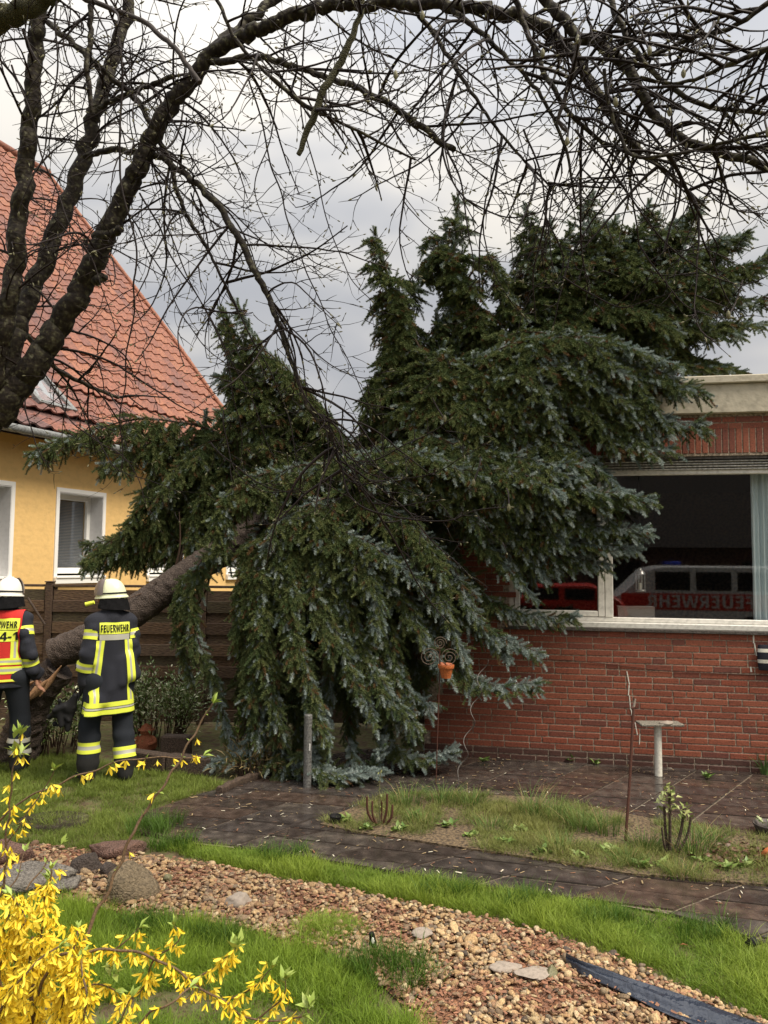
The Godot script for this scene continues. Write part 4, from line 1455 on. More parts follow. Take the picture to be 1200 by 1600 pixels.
	# further boughs of the same whorls: region their tips lie in, depth, trunk stretch, count, spread, droop, blueness
	for z in [
		[[[840, 500], [870, 400], [940, 340], [1040, 335], [1110, 350], [1190, 395], [1195, 500], [1110, 575], [960, 560]], 7.9, 8.6, 0.72, 1.0, 34, 0.36, 0.6, 0.35],
		[[[815, 350], [900, 325], [960, 330], [930, 430], [860, 520], [820, 470]], 8.0, 8.5, 0.7, 0.85, 10, 0.34, 1.0, 0.35],
		[[[850, 570], [1050, 565], [1100, 610], [1085, 650], [1030, 705], [950, 700], [850, 640]], 7.1, 7.4, 0.62, 0.8, 20, 0.34, 0.8, 0.5],
		[[[810, 720], [960, 745], [1000, 775], [985, 850], [940, 895], [860, 935], [790, 930], [780, 800]], 7.0, 7.4, 0.58, 0.72, 34, 0.30, 0.8, 0.5],
		[[[680, 540], [880, 540], [900, 620], [720, 640]], 7.3, 7.9, 0.6, 0.72, 12, 0.36, 0.9, 0.25],
		[[[580, 720], [880, 720], [850, 800], [640, 850]], 6.9, 7.25, 0.5, 0.64, 12, 0.36, 0.9, 0.4],
		[[[430, 860], [690, 850], [770, 1000], [660, 1100], [560, 1150], [440, 1150]], 6.8, 7.4, 0.42, 0.6, 15, 0.34, 1.0, 0.65],
		[[[640, 900], [780, 920], [800, 1000], [790, 1050], [700, 1060]], 6.9, 7.3, 0.52, 0.62, 9, 0.28, 0.8, 0.6],
		[[[70, 700], [330, 650], [330, 730], [210, 830], [140, 860]], 8.0, 8.5, 0.28, 0.45, 3, 0.36, 1.2, 0.2],
		[[[352, 500], [420, 560], [525, 690], [450, 720], [350, 610]], 7.8, 8.1, 0.42, 0.5, 10, 0.34, 0.9, 0.25],
		[[[590, 390], [625, 440], [680, 600], [620, 660], [600, 520]], 7.8, 8.1, 0.54, 0.62, 2, 0.30, 1.2, 0.25],
		[[[690, 350], [730, 340], [790, 460], [740, 510], [700, 420]], 7.9, 8.1, 0.6, 0.68, 2, 0.26, 1.2, 0.4],
		[[[430, 1040], [650, 1040], [655, 1185], [430, 1185]], 7.35, 7.8, 0.42, 0.58, 12, 0.36, 1.0, 0.25],
	]:
		var poly := PackedVector2Array()
		var lo := Vector2(1e9, 1e9)
		var hi := -lo
		for q in z[0]:
			poly.append(Vector2(q[0], q[1]))
			lo = lo.min(poly[-1]); hi = hi.max(poly[-1])
		var made := 0
		for tries in 900:
			if made >= z[5]: break
			var e := Vector2(rr(lo.x, hi.x), rr(lo.y, hi.y))
			if not Geometry2D.is_point_in_polygon(e, poly): continue
			made += 1
			var f := rr(z[3], z[4]) * (tr.size() - 1)
			var k := mini(int(f), tr.size() - 2)
			var sx := lerpf(tr[k][0], tr[k + 1][0], f - k)
			var sy := lerpf(tr[k][1], tr[k + 1][1], f - k)
			var sd := lerpf(tr[k][2], tr[k + 1][2], f - k)
			var d := rr(z[1], z[2])
			var up := rr(0.05, 0.28) * absf(e.x - sx) + rr(0, 20)
			bough(tree, [[sx, sy, sd], [lerpf(sx, e.x, 0.36) + rr(-15, 15), lerpf(sy, e.y, 0.30) - up * 0.8, lerpf(sd, d, 0.6)], [lerpf(sx, e.x, 0.72) + rr(-15, 15), lerpf(sy, e.y, 0.66) - up * 0.7, lerpf(sd, d, 0.9)], [e.x, e.y, d]], rr(0.012, 0.018), z[6], z[7], z[8], 0.34, 0.06)
	# bare snapped side twigs along the trunk
	for i in 60:
		var at := rng.randi_range(int(line.size() * 0.12), int(line.size() * 0.75))
		var d := (rdir() + Vector3(0, -0.2, 0.25)).normalized()
		var L := rr(0.10, 0.55)
		mb = MB.new()
		var pl := smooth_line([line[at], line[at] + d * L * 0.5 + rdir() * 0.03, line[at] + d * L + Vector3.DOWN * L * rr(0.0, 0.35)], 0.04)
		mb.add(rod(pl, rr(0.006, 0.014), 5, 0.003))
		for k in 3:
			var p0 := pl[rng.randi_range(1, pl.size() - 1)]
			mb.add(rod(PackedVector3Array([p0, p0 + (d + rdir()).normalized() * rr(0.05, 0.16)]), 0.0035, 4, 0.0015))
		part("dry_branch", mb, mats.spruce_twig, tree)
	part("twigs", twig_mb, mats.spruce_twig, tree)
	for k in 3:
		many("needles", shoot_mesh(40 + k), mats.needle, shoot_xf[k], shoot_col[k], tree)
	print("shoots ", shoot_xf[0].size() * 3)

# ---------------------------------------------------------------- the bare weeping tree in front
var wtwig: MB
var wbud: Array = []
var wsprout := []                       # where small upright spurs may grow

func bud(p: Vector3, d: Vector3, size: float) -> void:
	var y := d.normalized()
	var x := y.cross(Vector3(0.3, 0.5, 0.81)).normalized()
	wbud.append(Transform3D(Basis(x * size, y * size * rr(0.9, 1.2), x.cross(y) * size), p))

func twig(p: Vector3, d: Vector3, L: float, r0: float, level: int, sag: float) -> void:
	var step := 0.05 if level == 0 else 0.028
	var n := maxi(3, int(L / step))
	step = L / n
	var pts := PackedVector3Array([p])
	var rad := PackedFloat32Array([r0])
	var q := p
	var dir := d.normalized()
	var gap := 0.0
	var bend := rdir() * 0.08
	for i in n:
		var f := float(i + 1) / n
		var g := sag * (1.0 if f < 0.75 else -0.25)
		dir = (dir + Vector3.DOWN * g + bend + rdir() * (0.10 if level == 0 else 0.16)).normalized()
		if rng.randf() < 0.14: bend = rdir() * 0.09
		q += dir * step
		if q.z > -1.5 or q.y < 0.9:
			break
		pts.append(q)
		rad.append(lerpf(r0, r0 * 0.35, f))
		gap -= step
		if level < 2 and gap <= 0.0 and f > 0.06:
			gap = rr(0.05, 0.14) if level == 0 else rr(0.06, 0.15)
			var sl := rr(0.05, 0.34) * (1.0 - 0.5 * f) if level == 0 else rr(0.02, 0.10)
			if level == 0 and rng.randf() < 0.12: sl *= 2.0
			var s := dir.cross(rdir()).normalized()
			twig(q, dir * rr(0.45, 0.9) + s * rr(0.6, 1.0), sl, maxf(rad[-1] * 0.68, 0.0025), level + 1, rr(-0.05, 0.05))
	if pts.size() < 3:
		return
	wtwig.tube(pts, rad, 5 if level == 0 else (4 if level == 1 else 3), Color.WHITE, false)
	if rng.randf() < 0.6:
		bud(pts[-1], dir, rr(0.7, 1.2) * (1.0 if level else 1.3))

func limb(tree: Node3D, px: Array, called := "branch", grow := 0, lmin := 0.5, lmax := 1.3, m: Material = null, sides := 14) -> PackedVector3Array:
	var line := px_line(px, 0.035)
	var rad := PackedFloat32Array()
	var nz := FastNoiseLite.new()
	nz.seed = int(px[0][0]) + 3; nz.frequency = 0.3
	for i in line.size():
		var f := float(i) / (line.size() - 1) * (px.size() - 1)
		var k := mini(int(f), px.size() - 2)
		rad.append(lerpf(px[k][3], px[k + 1][3], f - k) / F * lerpf(px[k][2], px[k + 1][2], f - k) * (0.32 if m == null else 0.42))
		if i > 0: line[i] += Vector3(nz.get_noise_1d(i * 0.7), nz.get_noise_1d(i * 0.7 + 70), nz.get_noise_1d(i * 0.7 + 150)) * minf(0.03, rad[i] * 1.2)
	var mb := MB.new()
	mb.tube(line, rad, sides, Color.WHITE, true, 0.03, nz)
	part(called, mb, m if m else mats.weeping_bark, tree)
	for k in grow:
		var i := rng.randi_range(int(line.size() * 0.08), line.size() - 1)
		var T := (line[mini(i + 1, line.size() - 1)] - line[maxi(i - 1, 0)]).normalized()
		var s := (T.cross(rdir())).normalized()
		s.y = s.y * 0.5 + 0.15
		twig(line[i] + s * rad[i] * 0.6, T * rr(0.1, 0.7) + s * rr(0.5, 1.0), rr(lmin, lmax) * 0.78, rr(0.0048, 0.0085), 0, rr(0.03, 0.10))
	return line

func hanging(px: Array, r: float, spurs := 0.5) -> void:      # a long pendulous shoot along a photographed course
	var line := px_line(px, 0.03)
	var rad := PackedFloat32Array()
	var n := line.size()
	var gap := 0.0
	var side := rdir()
	for i in n:
		line[i] += Vector3(sin(i * 0.37 + r * 900), cos(i * 0.29 + r * 700), sin(i * 0.41)) * 0.006
		rad.append(lerpf(r, r * 0.4, float(i) / n))
	for i in range(2, n - 1):
		gap -= 0.03
		if gap <= 0.0:
			gap = rr(0.05, 0.13) / (0.5 + spurs)
			var T := (line[i + 1] - line[i - 1]).normalized()
			side = (side.rotated(T, 2.2) + rdir() * 0.4)
			var s := T.cross(side).normalized()
			twig(line[i], T * 0.6 + s, rr(0.05, 0.30), rad[i] * 0.6, 1, rr(-0.06, 0.04))
	wtwig.tube(line, rad, 6, Color.WHITE, true)
	bud(line[n - 1], line[n - 1] - line[n - 2], 1.3)

func build_weeping_tree() -> void:
	wtwig = MB.new()
	var foot := P(-150, 1200, 3.9)
	foot.y = 0.0
	var tree := thing("weeping_tree", "bare weeping tree with lichen spotted limbs arching over the garden", "tree", foot)
	limb(tree, [[-150, 1340, 3.9, 150], [-140, 1000, 3.9, 130], [-100, 790, 3.95, 122], [-42, 670, 4.0, 104], [14, 590, 4.0, 84]], "trunk", 0, 0.5, 1.0, null, 24)
	var l1 := limb(tree, [[-10, 650, 4.0, 84], [45, 580, 4.0, 66], [105, 490, 4.0, 57], [165, 372, 3.95, 52], [215, 262, 3.9, 46], [272, 158, 3.85, 42], [330, 92, 3.8, 40], [400, 48, 3.7, 34], [500, 14, 3.6, 32], [610, 6, 3.5, 30], [760, 14, 3.35, 28], [850, 45, 3.3, 30], [910, 110, 3.25, 30], [960, 190, 3.2, 24], [1000, 240, 3.2, 17]], "branch", 40, 0.5, 1.3, null, 20)
	limb(tree, [[0, 610, 4.02, 64], [28, 510, 4.05, 46], [60, 430, 4.1, 44], [112, 300, 4.15, 38], [152, 170, 4.2, 34], [186, 60, 4.25, 30], [214, -40, 4.3, 26]], "branch", 20, 0.5, 1.4, null, 18)
	limb(tree, [[-20, 630, 3.95, 70], [0, 540, 3.9, 44], [24, 400, 3.85, 42], [40, 250, 3.8, 40], [54, 110, 3.75, 36], [66, -30, 3.7, 34]], "branch", 20, 0.5, 1.2, null, 18)
	limb(tree, [[332, 84, 3.8, 26], [380, 38, 3.9, 22], [440, -10, 4.0, 20]], "branch", 5, 0.5, 1.2)
	limb(tree, [[330, 96, 3.8, 18], [365, 94, 3.7, 15], [430, 95, 3.6, 14], [525, 125, 3.5, 15], [600, 160, 3.4, 16], [655, 196, 3.35, 16], [708, 234, 3.3, 15]], "branch", 16, 0.4, 1.1)
	limb(tree, [[132, 246, 4.1, 14], [175, 235, 4.0, 15], [240, 244, 3.9, 14], [290, 272, 3.8, 15], [325, 305, 3.75, 16], [362, 352, 3.7, 17], [390, 405, 3.65, 17], [430, 490, 3.6, 14], [457, 570, 3.55, 12], [483, 640, 3.5, 10], [520, 685, 3.5, 8], [532, 735, 3.5, 6]], "branch", 34, 0.4, 1.2)
	limb(tree, [[75, 35, 4.1, 14], [130, 82, 4.0, 14], [200, 142, 4.0, 14], [235, 190, 3.95, 13], [262, 246, 3.9, 12], [285, 320, 3.9, 9], [330, 400, 3.85, 7], [372, 490, 3.8, 5]], "branch", 22, 0.4, 1.1)
	limb(tree, [[144, 5, 3.7, 13], [137, 95, 3.7, 13], [143, 175, 3.7, 12]], "dead_branch", 4, 0.3, 0.7)
	limb(tree, [[120, -5, 3.3, 9], [215, 30, 3.2, 9], [268, 70, 3.1, 9], [314, 131, 3.0, 9]], "dead_branch", 2, 0.3, 0.6, mats.grey_twig)
	limb(tree, [[336, -6, 3.1, 9], [370, 64, 3.1, 9], [415, 112, 3.1, 8], [480, 165, 3.05, 8], [560, 205, 3.0, 7], [650, 250, 3.0, 5]], "branch", 12, 0.3, 0.9)
	limb(tree, [[155, 168, 4.15, 13], [212, 142, 4.0, 12], [272, 120, 3.9, 12]], "branch", 6, 0.4, 1.0)
	limb(tree, [[30, 505, 4.2, 14], [75, 563, 4.3, 12], [130, 600, 4.4, 10], [186, 622, 4.5, 8]], "dead_branch", 8, 0.2, 0.7)
	limb(tree, [[-40, 42, 3.4, 52], [10, 26, 3.35, 40], [60, 4, 3.3, 34], [110, -30, 3.3, 30]], "branch", 6, 0.4, 1.2, mats.lichen)
	limb(tree, [[150, 440, 3.95, 24], [165, 434, 3.85, 16], [160, 432, 3.8, 12]], "branch_stub", 0)
	limb(tree, [[150, 372, 3.95, 28], [188, 362, 3.85, 22], [194, 360, 3.83, 18]], "branch_stub", 0)
	limb(tree, [[566, -6, 2.9, 9], [558, 38, 2.9, 11], [524, 112, 2.9, 13], [502, 150, 2.9, 14], [482, 198, 2.9, 13], [466, 244, 2.9, 9]], "dead_branch", 5, 0.15, 0.4, mats.lichen)
	limb(tree, [[905, 62, 2.8, 10], [890, 130, 2.8, 11], [872, 190, 2.8, 8], [888, 205, 2.8, 6]], "dead_branch", 4, 0.2, 0.5, mats.grey_twig)
	# right-hand limbs, nearer
	limb(tree, [[840, -10, 3.1, 26], [900, 50, 3.05, 26], [975, 100, 3.0, 27], [1010, 160, 2.95, 24], [1050, 206, 2.9, 22], [1120, 236, 2.85, 21], [1215, 268, 2.8, 20]], "branch", 26, 0.4, 1.0)
	limb(tree, [[950, -10, 2.9, 15], [985, 70, 2.85, 14], [1040, 130, 2.8, 13], [1110, 165, 2.75, 12], [1215, 180, 2.7, 10]], "branch", 14, 0.3, 0.9)
	limb(tree, [[1215, -5, 2.7, 14], [1150, 40, 2.75, 12], [1080, 60, 2.8, 10], [1010, 90, 2.85, 8]], "branch", 10, 0.3, 0.8)
	limb(tree, [[1215, 72, 2.6, 14], [1130, 105, 2.65, 11], [1060, 130, 2.7, 8], [1000, 120, 2.7, 6]], "branch", 9, 0.3, 0.7)
	limb(tree, [[800, -8, 3.2, 14], [830, 60, 3.2, 13], [870, 150, 3.1, 12], [940, 220, 3.1, 10], [1030, 260, 3.0, 8], [1110, 330, 3.0, 5]], "branch", 15, 0.4, 1.0)
	limb(tree, [[700, 8, 3.4, 14], [760, 60, 3.3, 12], [830, 130, 3.2, 10], [880, 220, 3.2, 8], [900, 320, 3.2, 5]], "branch", 14, 0.4, 1.1)
	limb(tree, [[640, 4, 3.5, 13], [690, 70, 3.5, 11], [740, 150, 3.4, 9], [800, 230, 3.4, 7], [860, 290, 3.4, 5]], "branch", 14, 0.4, 1.1)
	limb(tree, [[944, 108, 2.7, 9], [950, 160, 2.7, 9], [970, 215, 2.7, 8], [1000, 245, 2.65, 8], [1100, 232, 2.6, 8], [1215, 200, 2.55, 7]], "branch", 10, 0.25, 0.7)
	# long shoots hanging down the picture
	for q in [
		[[[188, 60, 3.6], [190, 180, 3.6], [186, 260, 3.6], [212, 400, 3.6], [200, 550, 3.6], [190, 640, 3.6], [190, 740, 3.6]], 0.006, 0.5],
		[[[390, 120, 3.7], [420, 240, 3.7], [470, 400, 3.65], [540, 560, 3.6], [590, 650, 3.6]], 0.005, 0.8],
		[[[240, 250, 3.9], [270, 380, 3.8], [330, 500, 3.8], [390, 620, 3.75], [430, 720, 3.7]], 0.005, 0.7],
		[[[300, 300, 3.8], [340, 420, 3.75], [400, 540, 3.7], [440, 620, 3.7], [470, 740, 3.6]], 0.005, 0.7],
		[[[220, 300, 3.8], [280, 420, 3.8], [340, 520, 3.7], [370, 640, 3.7], [380, 720, 3.7]], 0.005, 0.6],
		[[[430, 480, 3.6], [480, 540, 3.5], [560, 590, 3.45], [610, 580, 3.4]], 0.004, 0.8],
		[[[440, 500, 3.6], [470, 600, 3.5], [520, 680, 3.45], [560, 720, 3.4], [650, 690, 3.3], [700, 655, 3.25]], 0.005, 0.5],
		[[[500, 650, 3.5], [560, 730, 3.4], [620, 745, 3.35], [690, 735, 3.3], [760, 690, 3.25]], 0.004, 0.5],
		[[[525, 690, 3.5], [545, 770, 3.4], [610, 808, 3.3], [690, 812, 3.2], [740, 800, 3.15], [795, 794, 3.1]], 0.0055, 0.35],
		[[[520, 680, 3.5], [550, 740, 3.4], [610, 790, 3.3], [690, 780, 3.2]], 0.004, 0.4],
		[[[40, 620, 3.9], [52, 690, 3.85], [80, 730, 3.8]], 0.004, 0.3],
		[[[60, 560, 4.0], [100, 640, 3.9], [150, 690, 3.85], [200, 720, 3.8], [230, 790, 3.75]], 0.0045, 0.5],
		[[[130, 640, 4.0], [170, 720, 3.9], [230, 750, 3.85], [280, 770, 3.8]], 0.004, 0.6],
		[[[330, 690, 3.8], [380, 740, 3.7], [460, 770, 3.6], [520, 755, 3.55], [580, 735, 3.5]], 0.004, 0.5],
		[[[350, 640, 3.8], [360, 720, 3.7], [410, 765, 3.65], [470, 765, 3.6]], 0.004, 0.5],
		[[[700, 230, 3.3], [725, 310, 3.25], [735, 380, 3.2], [738, 420, 3.2]], 0.005, 0.3],
		[[[730, 310, 3.2], [790, 340, 3.15], [850, 330, 3.1], [900, 300, 3.1]], 0.004, 0.6],
		[[[850, 330, 3.0], [880, 400, 3.0], [860, 450, 3.0], [820, 440, 3.0]], 0.0035, 0.5],
		[[[880, 430, 2.9], [960, 480, 2.85], [1010, 470, 2.85], [1060, 450, 2.8]], 0.004, 0.4],
		[[[1000, 380, 2.8], [1060, 470, 2.75], [1110, 492, 2.7], [1140, 494, 2.7]], 0.004, 0.25],
		[[[900, 200, 2.9], [980, 300, 2.85], [1060, 400, 2.8], [1150, 440, 2.75], [1200, 430, 2.7]], 0.0045, 0.4],
		[[[1050, 210, 2.8], [1110, 300, 2.75], [1160, 330, 2.7], [1205, 320, 2.7]], 0.0045, 0.6],
		[[[820, 200, 3.1], [850, 300, 3.05], [860, 400, 3.0], [870, 430, 3.0]], 0.0045, 0.6],
		[[[560, 20, 3.4], [590, 120, 3.4], [610, 260, 3.4], [650, 330, 3.35]], 0.004, 0.8],
		[[[480, 20, 3.5], [470, 150, 3.5], [500, 300, 3.5], [540, 420, 3.45], [580, 470, 3.4]], 0.0045, 0.8],
		[[[450, 40, 3.6], [430, 180, 3.6], [400, 300, 3.6], [440, 380, 3.6], [500, 430, 3.5]], 0.004, 0.8],
		[[[20, 100, 3.6], [60, 220, 3.6], [100, 330, 3.6], [150, 420, 3.6], [180, 520, 3.6]], 0.005, 0.5],
		[[[100, 60, 3.9], [120, 200, 3.9], [80, 320, 3.9], [60, 440, 3.9]], 0.004, 0.6],
		[[[90, 0, 3.0], [84, 140, 3.0], [60, 260, 3.0], [30, 330, 3.0]], 0.004, 0.4],
		[[[180, 300, 4.0], [250, 420, 4.0], [290, 500, 4.0], [340, 560, 4.0], [420, 600, 3.9]], 0.0045, 0.6],
		[[[700, 20, 3.3], [690, 130, 3.3], [720, 240, 3.3], [790, 310, 3.3], [800, 420, 3.25]], 0.0045, 0.7],
	]:
		hanging(q[0], q[1], q[2])
	part("twigs", wtwig, mats.weeping_twig, tree).set_meta("kind", "stuff")
	var bm := MB.new()
	bm.lathe([[0.001, -0.002], [0.0026, 0.002], [0.0031, 0.006], [0.0022, 0.011], [0.0005, 0.015]], Vector3.ZERO, 6)
	many("buds", bm.mesh(), mats.bud, wbud, [], tree)
	# the large swollen buds that stand out on the nearest shoots
	for q in [[660, 25, 2.5], [618, 118, 2.5], [848, 84, 2.5], [1068, 116, 2.45], [962, 160, 2.5], [886, 222, 2.55], [903, 62, 2.5], [1138, 493, 2.65], [1200, 208, 2.4], [1046, 176, 2.5], [1015, 80, 2.45], [795, 794, 3.08], [695, 655, 3.2], [740, 755, 3.15]]:
		bm = MB.new()
		var p := P(q[0], q[1], q[2])
		bm.lathe([[0.002, -0.013], [0.006, -0.008], [0.008, 0.0], [0.007, 0.009], [0.003, 0.016], [0.001, 0.019]], p, 9)
		part("bud", bm, mats.bud, tree)
		var sp := P(q[0] + rr(-30, 30), q[1] - rr(30, 60), q[2] + 0.1)
		bm = MB.new()
		var l := smooth_line([p, (p + sp) * 0.5 + rdir() * 0.02, sp], 0.03)
		var ra := PackedFloat32Array()
		for i in l.size(): ra.append(0.0035)
		bm.tube(l, ra, 5)
		part("twig", bm, mats.weeping_twig, tree)
# ---------------------------------------------------------------- people: smooth skins round jointed bones
func skin(bones: Array, cell: float, soft: float, cuts: Array = [], reach := 0.06) -> MB:
	var lo := Vector3(1e9, 1e9, 1e9)
	var hi := -lo
	for b in bones:
		for e in 2:
			var r := Vector3.ONE * (float(b[2 + e]) + 0.02)
			lo = lo.min(b[e] - r); hi = hi.max(b[e] + r)
	var nx := int((hi.x - lo.x) / cell) + 3
	var ny := int((hi.y - lo.y) / cell) + 3
	var nz := int((hi.z - lo.z) / cell) + 3
	lo -= Vector3.ONE * cell
	var fld := PackedFloat32Array()
	fld.resize(nx * ny * nz)
	var kk := 1.0 / soft
	for b in bones:
		var A: Vector3 = b[0]
		var AB: Vector3 = b[1] - A
		var ra: float = b[2]
		var dr: float = b[3] - ra
		var inv := 1.0 / maxf(AB.length_squared(), 1e-9)
		var rm := maxf(ra, b[3]) + reach
		var mn: Vector3 = (A.min(b[1]) - Vector3.ONE * rm - lo) / cell
		var mx: Vector3 = (A.max(b[1]) + Vector3.ONE * rm - lo) / cell
		for k in range(maxi(int(mn.z), 0), mini(int(mx.z) + 2, nz)):
			for j in range(maxi(int(mn.y), 0), mini(int(mx.y) + 2, ny)):
				var row := (k * ny + j) * nx
				for i in range(maxi(int(mn.x), 0), mini(int(mx.x) + 2, nx)):
					var q := lo + Vector3(i, j, k) * cell - A
					var t := clampf(q.dot(AB) * inv, 0.0, 1.0)
					var d := (q - AB * t).length() - ra - dr * t
					fld[row + i] += exp(-kk * d)
	for k in nz:
		for j in ny:
			var row := (k * ny + j) * nx
			for i in nx:
				var f := fld[row + i]
				fld[row + i] = 0.06 if f <= 0.0 else -log(f) * soft
	for c in cuts:
		var pl: Plane = c
		for k in nz:
			for j in ny:
				var row := (k * ny + j) * nx
				for i in nx:
					var d := pl.distance_to(lo + Vector3(i, j, k) * cell)
					if d > fld[row + i]: fld[row + i] = d
	var mb := MB.new()
	var at := PackedInt32Array()
	at.resize(nx * ny * nz)
	at.fill(-1)
	var E := [[0, 1], [0, 2], [0, 4], [1, 3], [1, 5], [2, 3], [2, 6], [3, 7], [4, 5], [4, 6], [5, 7], [6, 7]]
	var off := PackedInt32Array()
	var cor := []
	for c in 8:
		off.append((c & 1) + ((c >> 1) & 1) * nx + ((c >> 2) & 1) * nx * ny)
		cor.append(Vector3(c & 1, (c >> 1) & 1, (c >> 2) & 1))
	var lim := cell * 2.2
	for k in nz - 1:
		for j in ny - 1:
			var row := (k * ny + j) * nx
			for i in nx - 1:
				var d0 := fld[row + i]
				if absf(d0) > lim:
					continue
				var mask := 0
				for c in 8:
					if fld[row + i + off[c]] < 0.0: mask |= 1 << c
				if mask == 0 or mask == 255:
					continue
				var s := Vector3.ZERO
				var m := 0
				for e in E:
					var a: int = e[0]
					var b: int = e[1]
					if ((mask >> a) & 1) != ((mask >> b) & 1):
						var da := fld[row + i + off[a]]
						var db := fld[row + i + off[b]]
						s += cor[a].lerp(cor[b], da / (da - db))
						m += 1
				at[row + i] = mb.vert(lo + (Vector3(i, j, k) + s / m) * cell)
	var sx := 1
	var sy := nx
	var sz := nx * ny
	for k in range(1, nz - 1):
		for j in range(1, ny - 1):
			var row := (k * ny + j) * nx
			for i in range(1, nx - 1):
				var o := row + i
				var d0 := fld[o]
				if absf(d0) > lim:
					continue
				var ins := d0 < 0.0
				for ax in 3:
					var st := sx if ax == 0 else (sy if ax == 1 else sz)
					var u := sy if ax == 0 else (sz if ax == 1 else sx)
					var w := sz if ax == 0 else (sx if ax == 1 else sy)
					if (fld[o + st] < 0.0) == ins:
						continue
					var a := at[o - u - w]
					var b := at[o - w]
					var c := at[o]
					var d := at[o - u]
					if a < 0 or b < 0 or c < 0 or d < 0:
						continue
					if ins:
						mb.tri(a, b, c); mb.tri(a, c, d)
					else:
						mb.tri(a, c, b); mb.tri(a, d, c)
	mb.settle()
	return mb

func patch(src: MB, planes: Array, lift: float) -> MB:        # the piece of a skin that lies between planes, laid over it
	var out := MB.new()
	for t in range(0, src.ix.size(), 3):
		var poly := []
		for e in [0, 2, 1]:
			var i := src.ix[t + e]
			poly.append([src.v[i], src.n[i]])
		for pl in planes:
			var nx := []
			var m := poly.size()
			for i in m:
				var a = poly[i]
				var b = poly[(i + 1) % m]
				var da: float = pl.distance_to(a[0])
				var db: float = pl.distance_to(b[0])
				if da <= 0.0: nx.append(a)
				if (da < 0.0 and db > 0.0) or (da > 0.0 and db < 0.0):
					var f := da / (da - db)
					nx.append([a[0].lerp(b[0], f), a[1].lerp(b[1], f)])
			poly = nx
			if poly.size() < 3:
				break
		if poly.size() < 3:
			continue
		var k := out.v.size()
		for p in poly: out.vert(p[0] + p[1] * lift, p[1].normalized())
		for i in range(1, poly.size() - 1): out.tri(k, k + i, k + i + 1)
	return out

func near_line(src: MB, a: Vector3, b: Vector3, r: float) -> MB:      # drops what lies off a limb
	var out := MB.new()
	out.v = src.v; out.n = src.n; out.c = src.c; out.uv = src.uv
	for t in range(0, src.ix.size(), 3):
		var m := (src.v[src.ix[t]] + src.v[src.ix[t + 1]] + src.v[src.ix[t + 2]]) / 3.0
		if Geometry3D.get_closest_point_to_segment(m, a, b).distance_to(m) < r:
			for e in 3: out.ix.append(src.ix[t + e])
	return out

func between(n: Vector3, a: float, b: float) -> Array:        # a <= n . p <= b
	n = n.normalized()
	return [Plane(n, b), Plane(-n, -a)]

func hand_bones(w: Vector3, dir: Vector3, thumb: Vector3, curl: float) -> Array:   # wrist, direction of the palm, side of the thumb
	var d := dir.normalized()
	var t := (thumb - d * thumb.dot(d)).normalized()
	var inward := d.cross(t).normalized() * (1.0 if d.cross(t).z < 0.0 else -1.0)
	var b := [[w - d * 0.03, w + d * 0.03, 0.024, 0.026]]
	for k in 4:
		var x := 0.030 - 0.020 * k
		var root := w + d * (0.085 - 0.004 * absf(k - 1.2)) + t * x
		b.append([w + d * 0.02 + t * x * 0.7, root, 0.016, 0.0125])
		var L: float = [0.042, 0.047, 0.044, 0.034][k]
		var a := root
		var q := d
		for s in 3:
			q = (q + inward * curl * [0.5, 0.75, 0.6][s]).normalized()
			var e: Vector3 = a + q * L * [1.0, 0.62, 0.5][s]
			b.append([a, e, 0.0108 - 0.0008 * s, 0.0100 - 0.0008 * s])
			a = e
	var r := w + d * 0.022 + t * 0.026
	var m := r + d * 0.035 + t * 0.022 + inward * 0.008
	var e2 := m + d * 0.032 + t * 0.004 + inward * 0.014
	b.append([r, m, 0.0155, 0.0125]); b.append([m, e2, 0.0125, 0.0095])
	return b

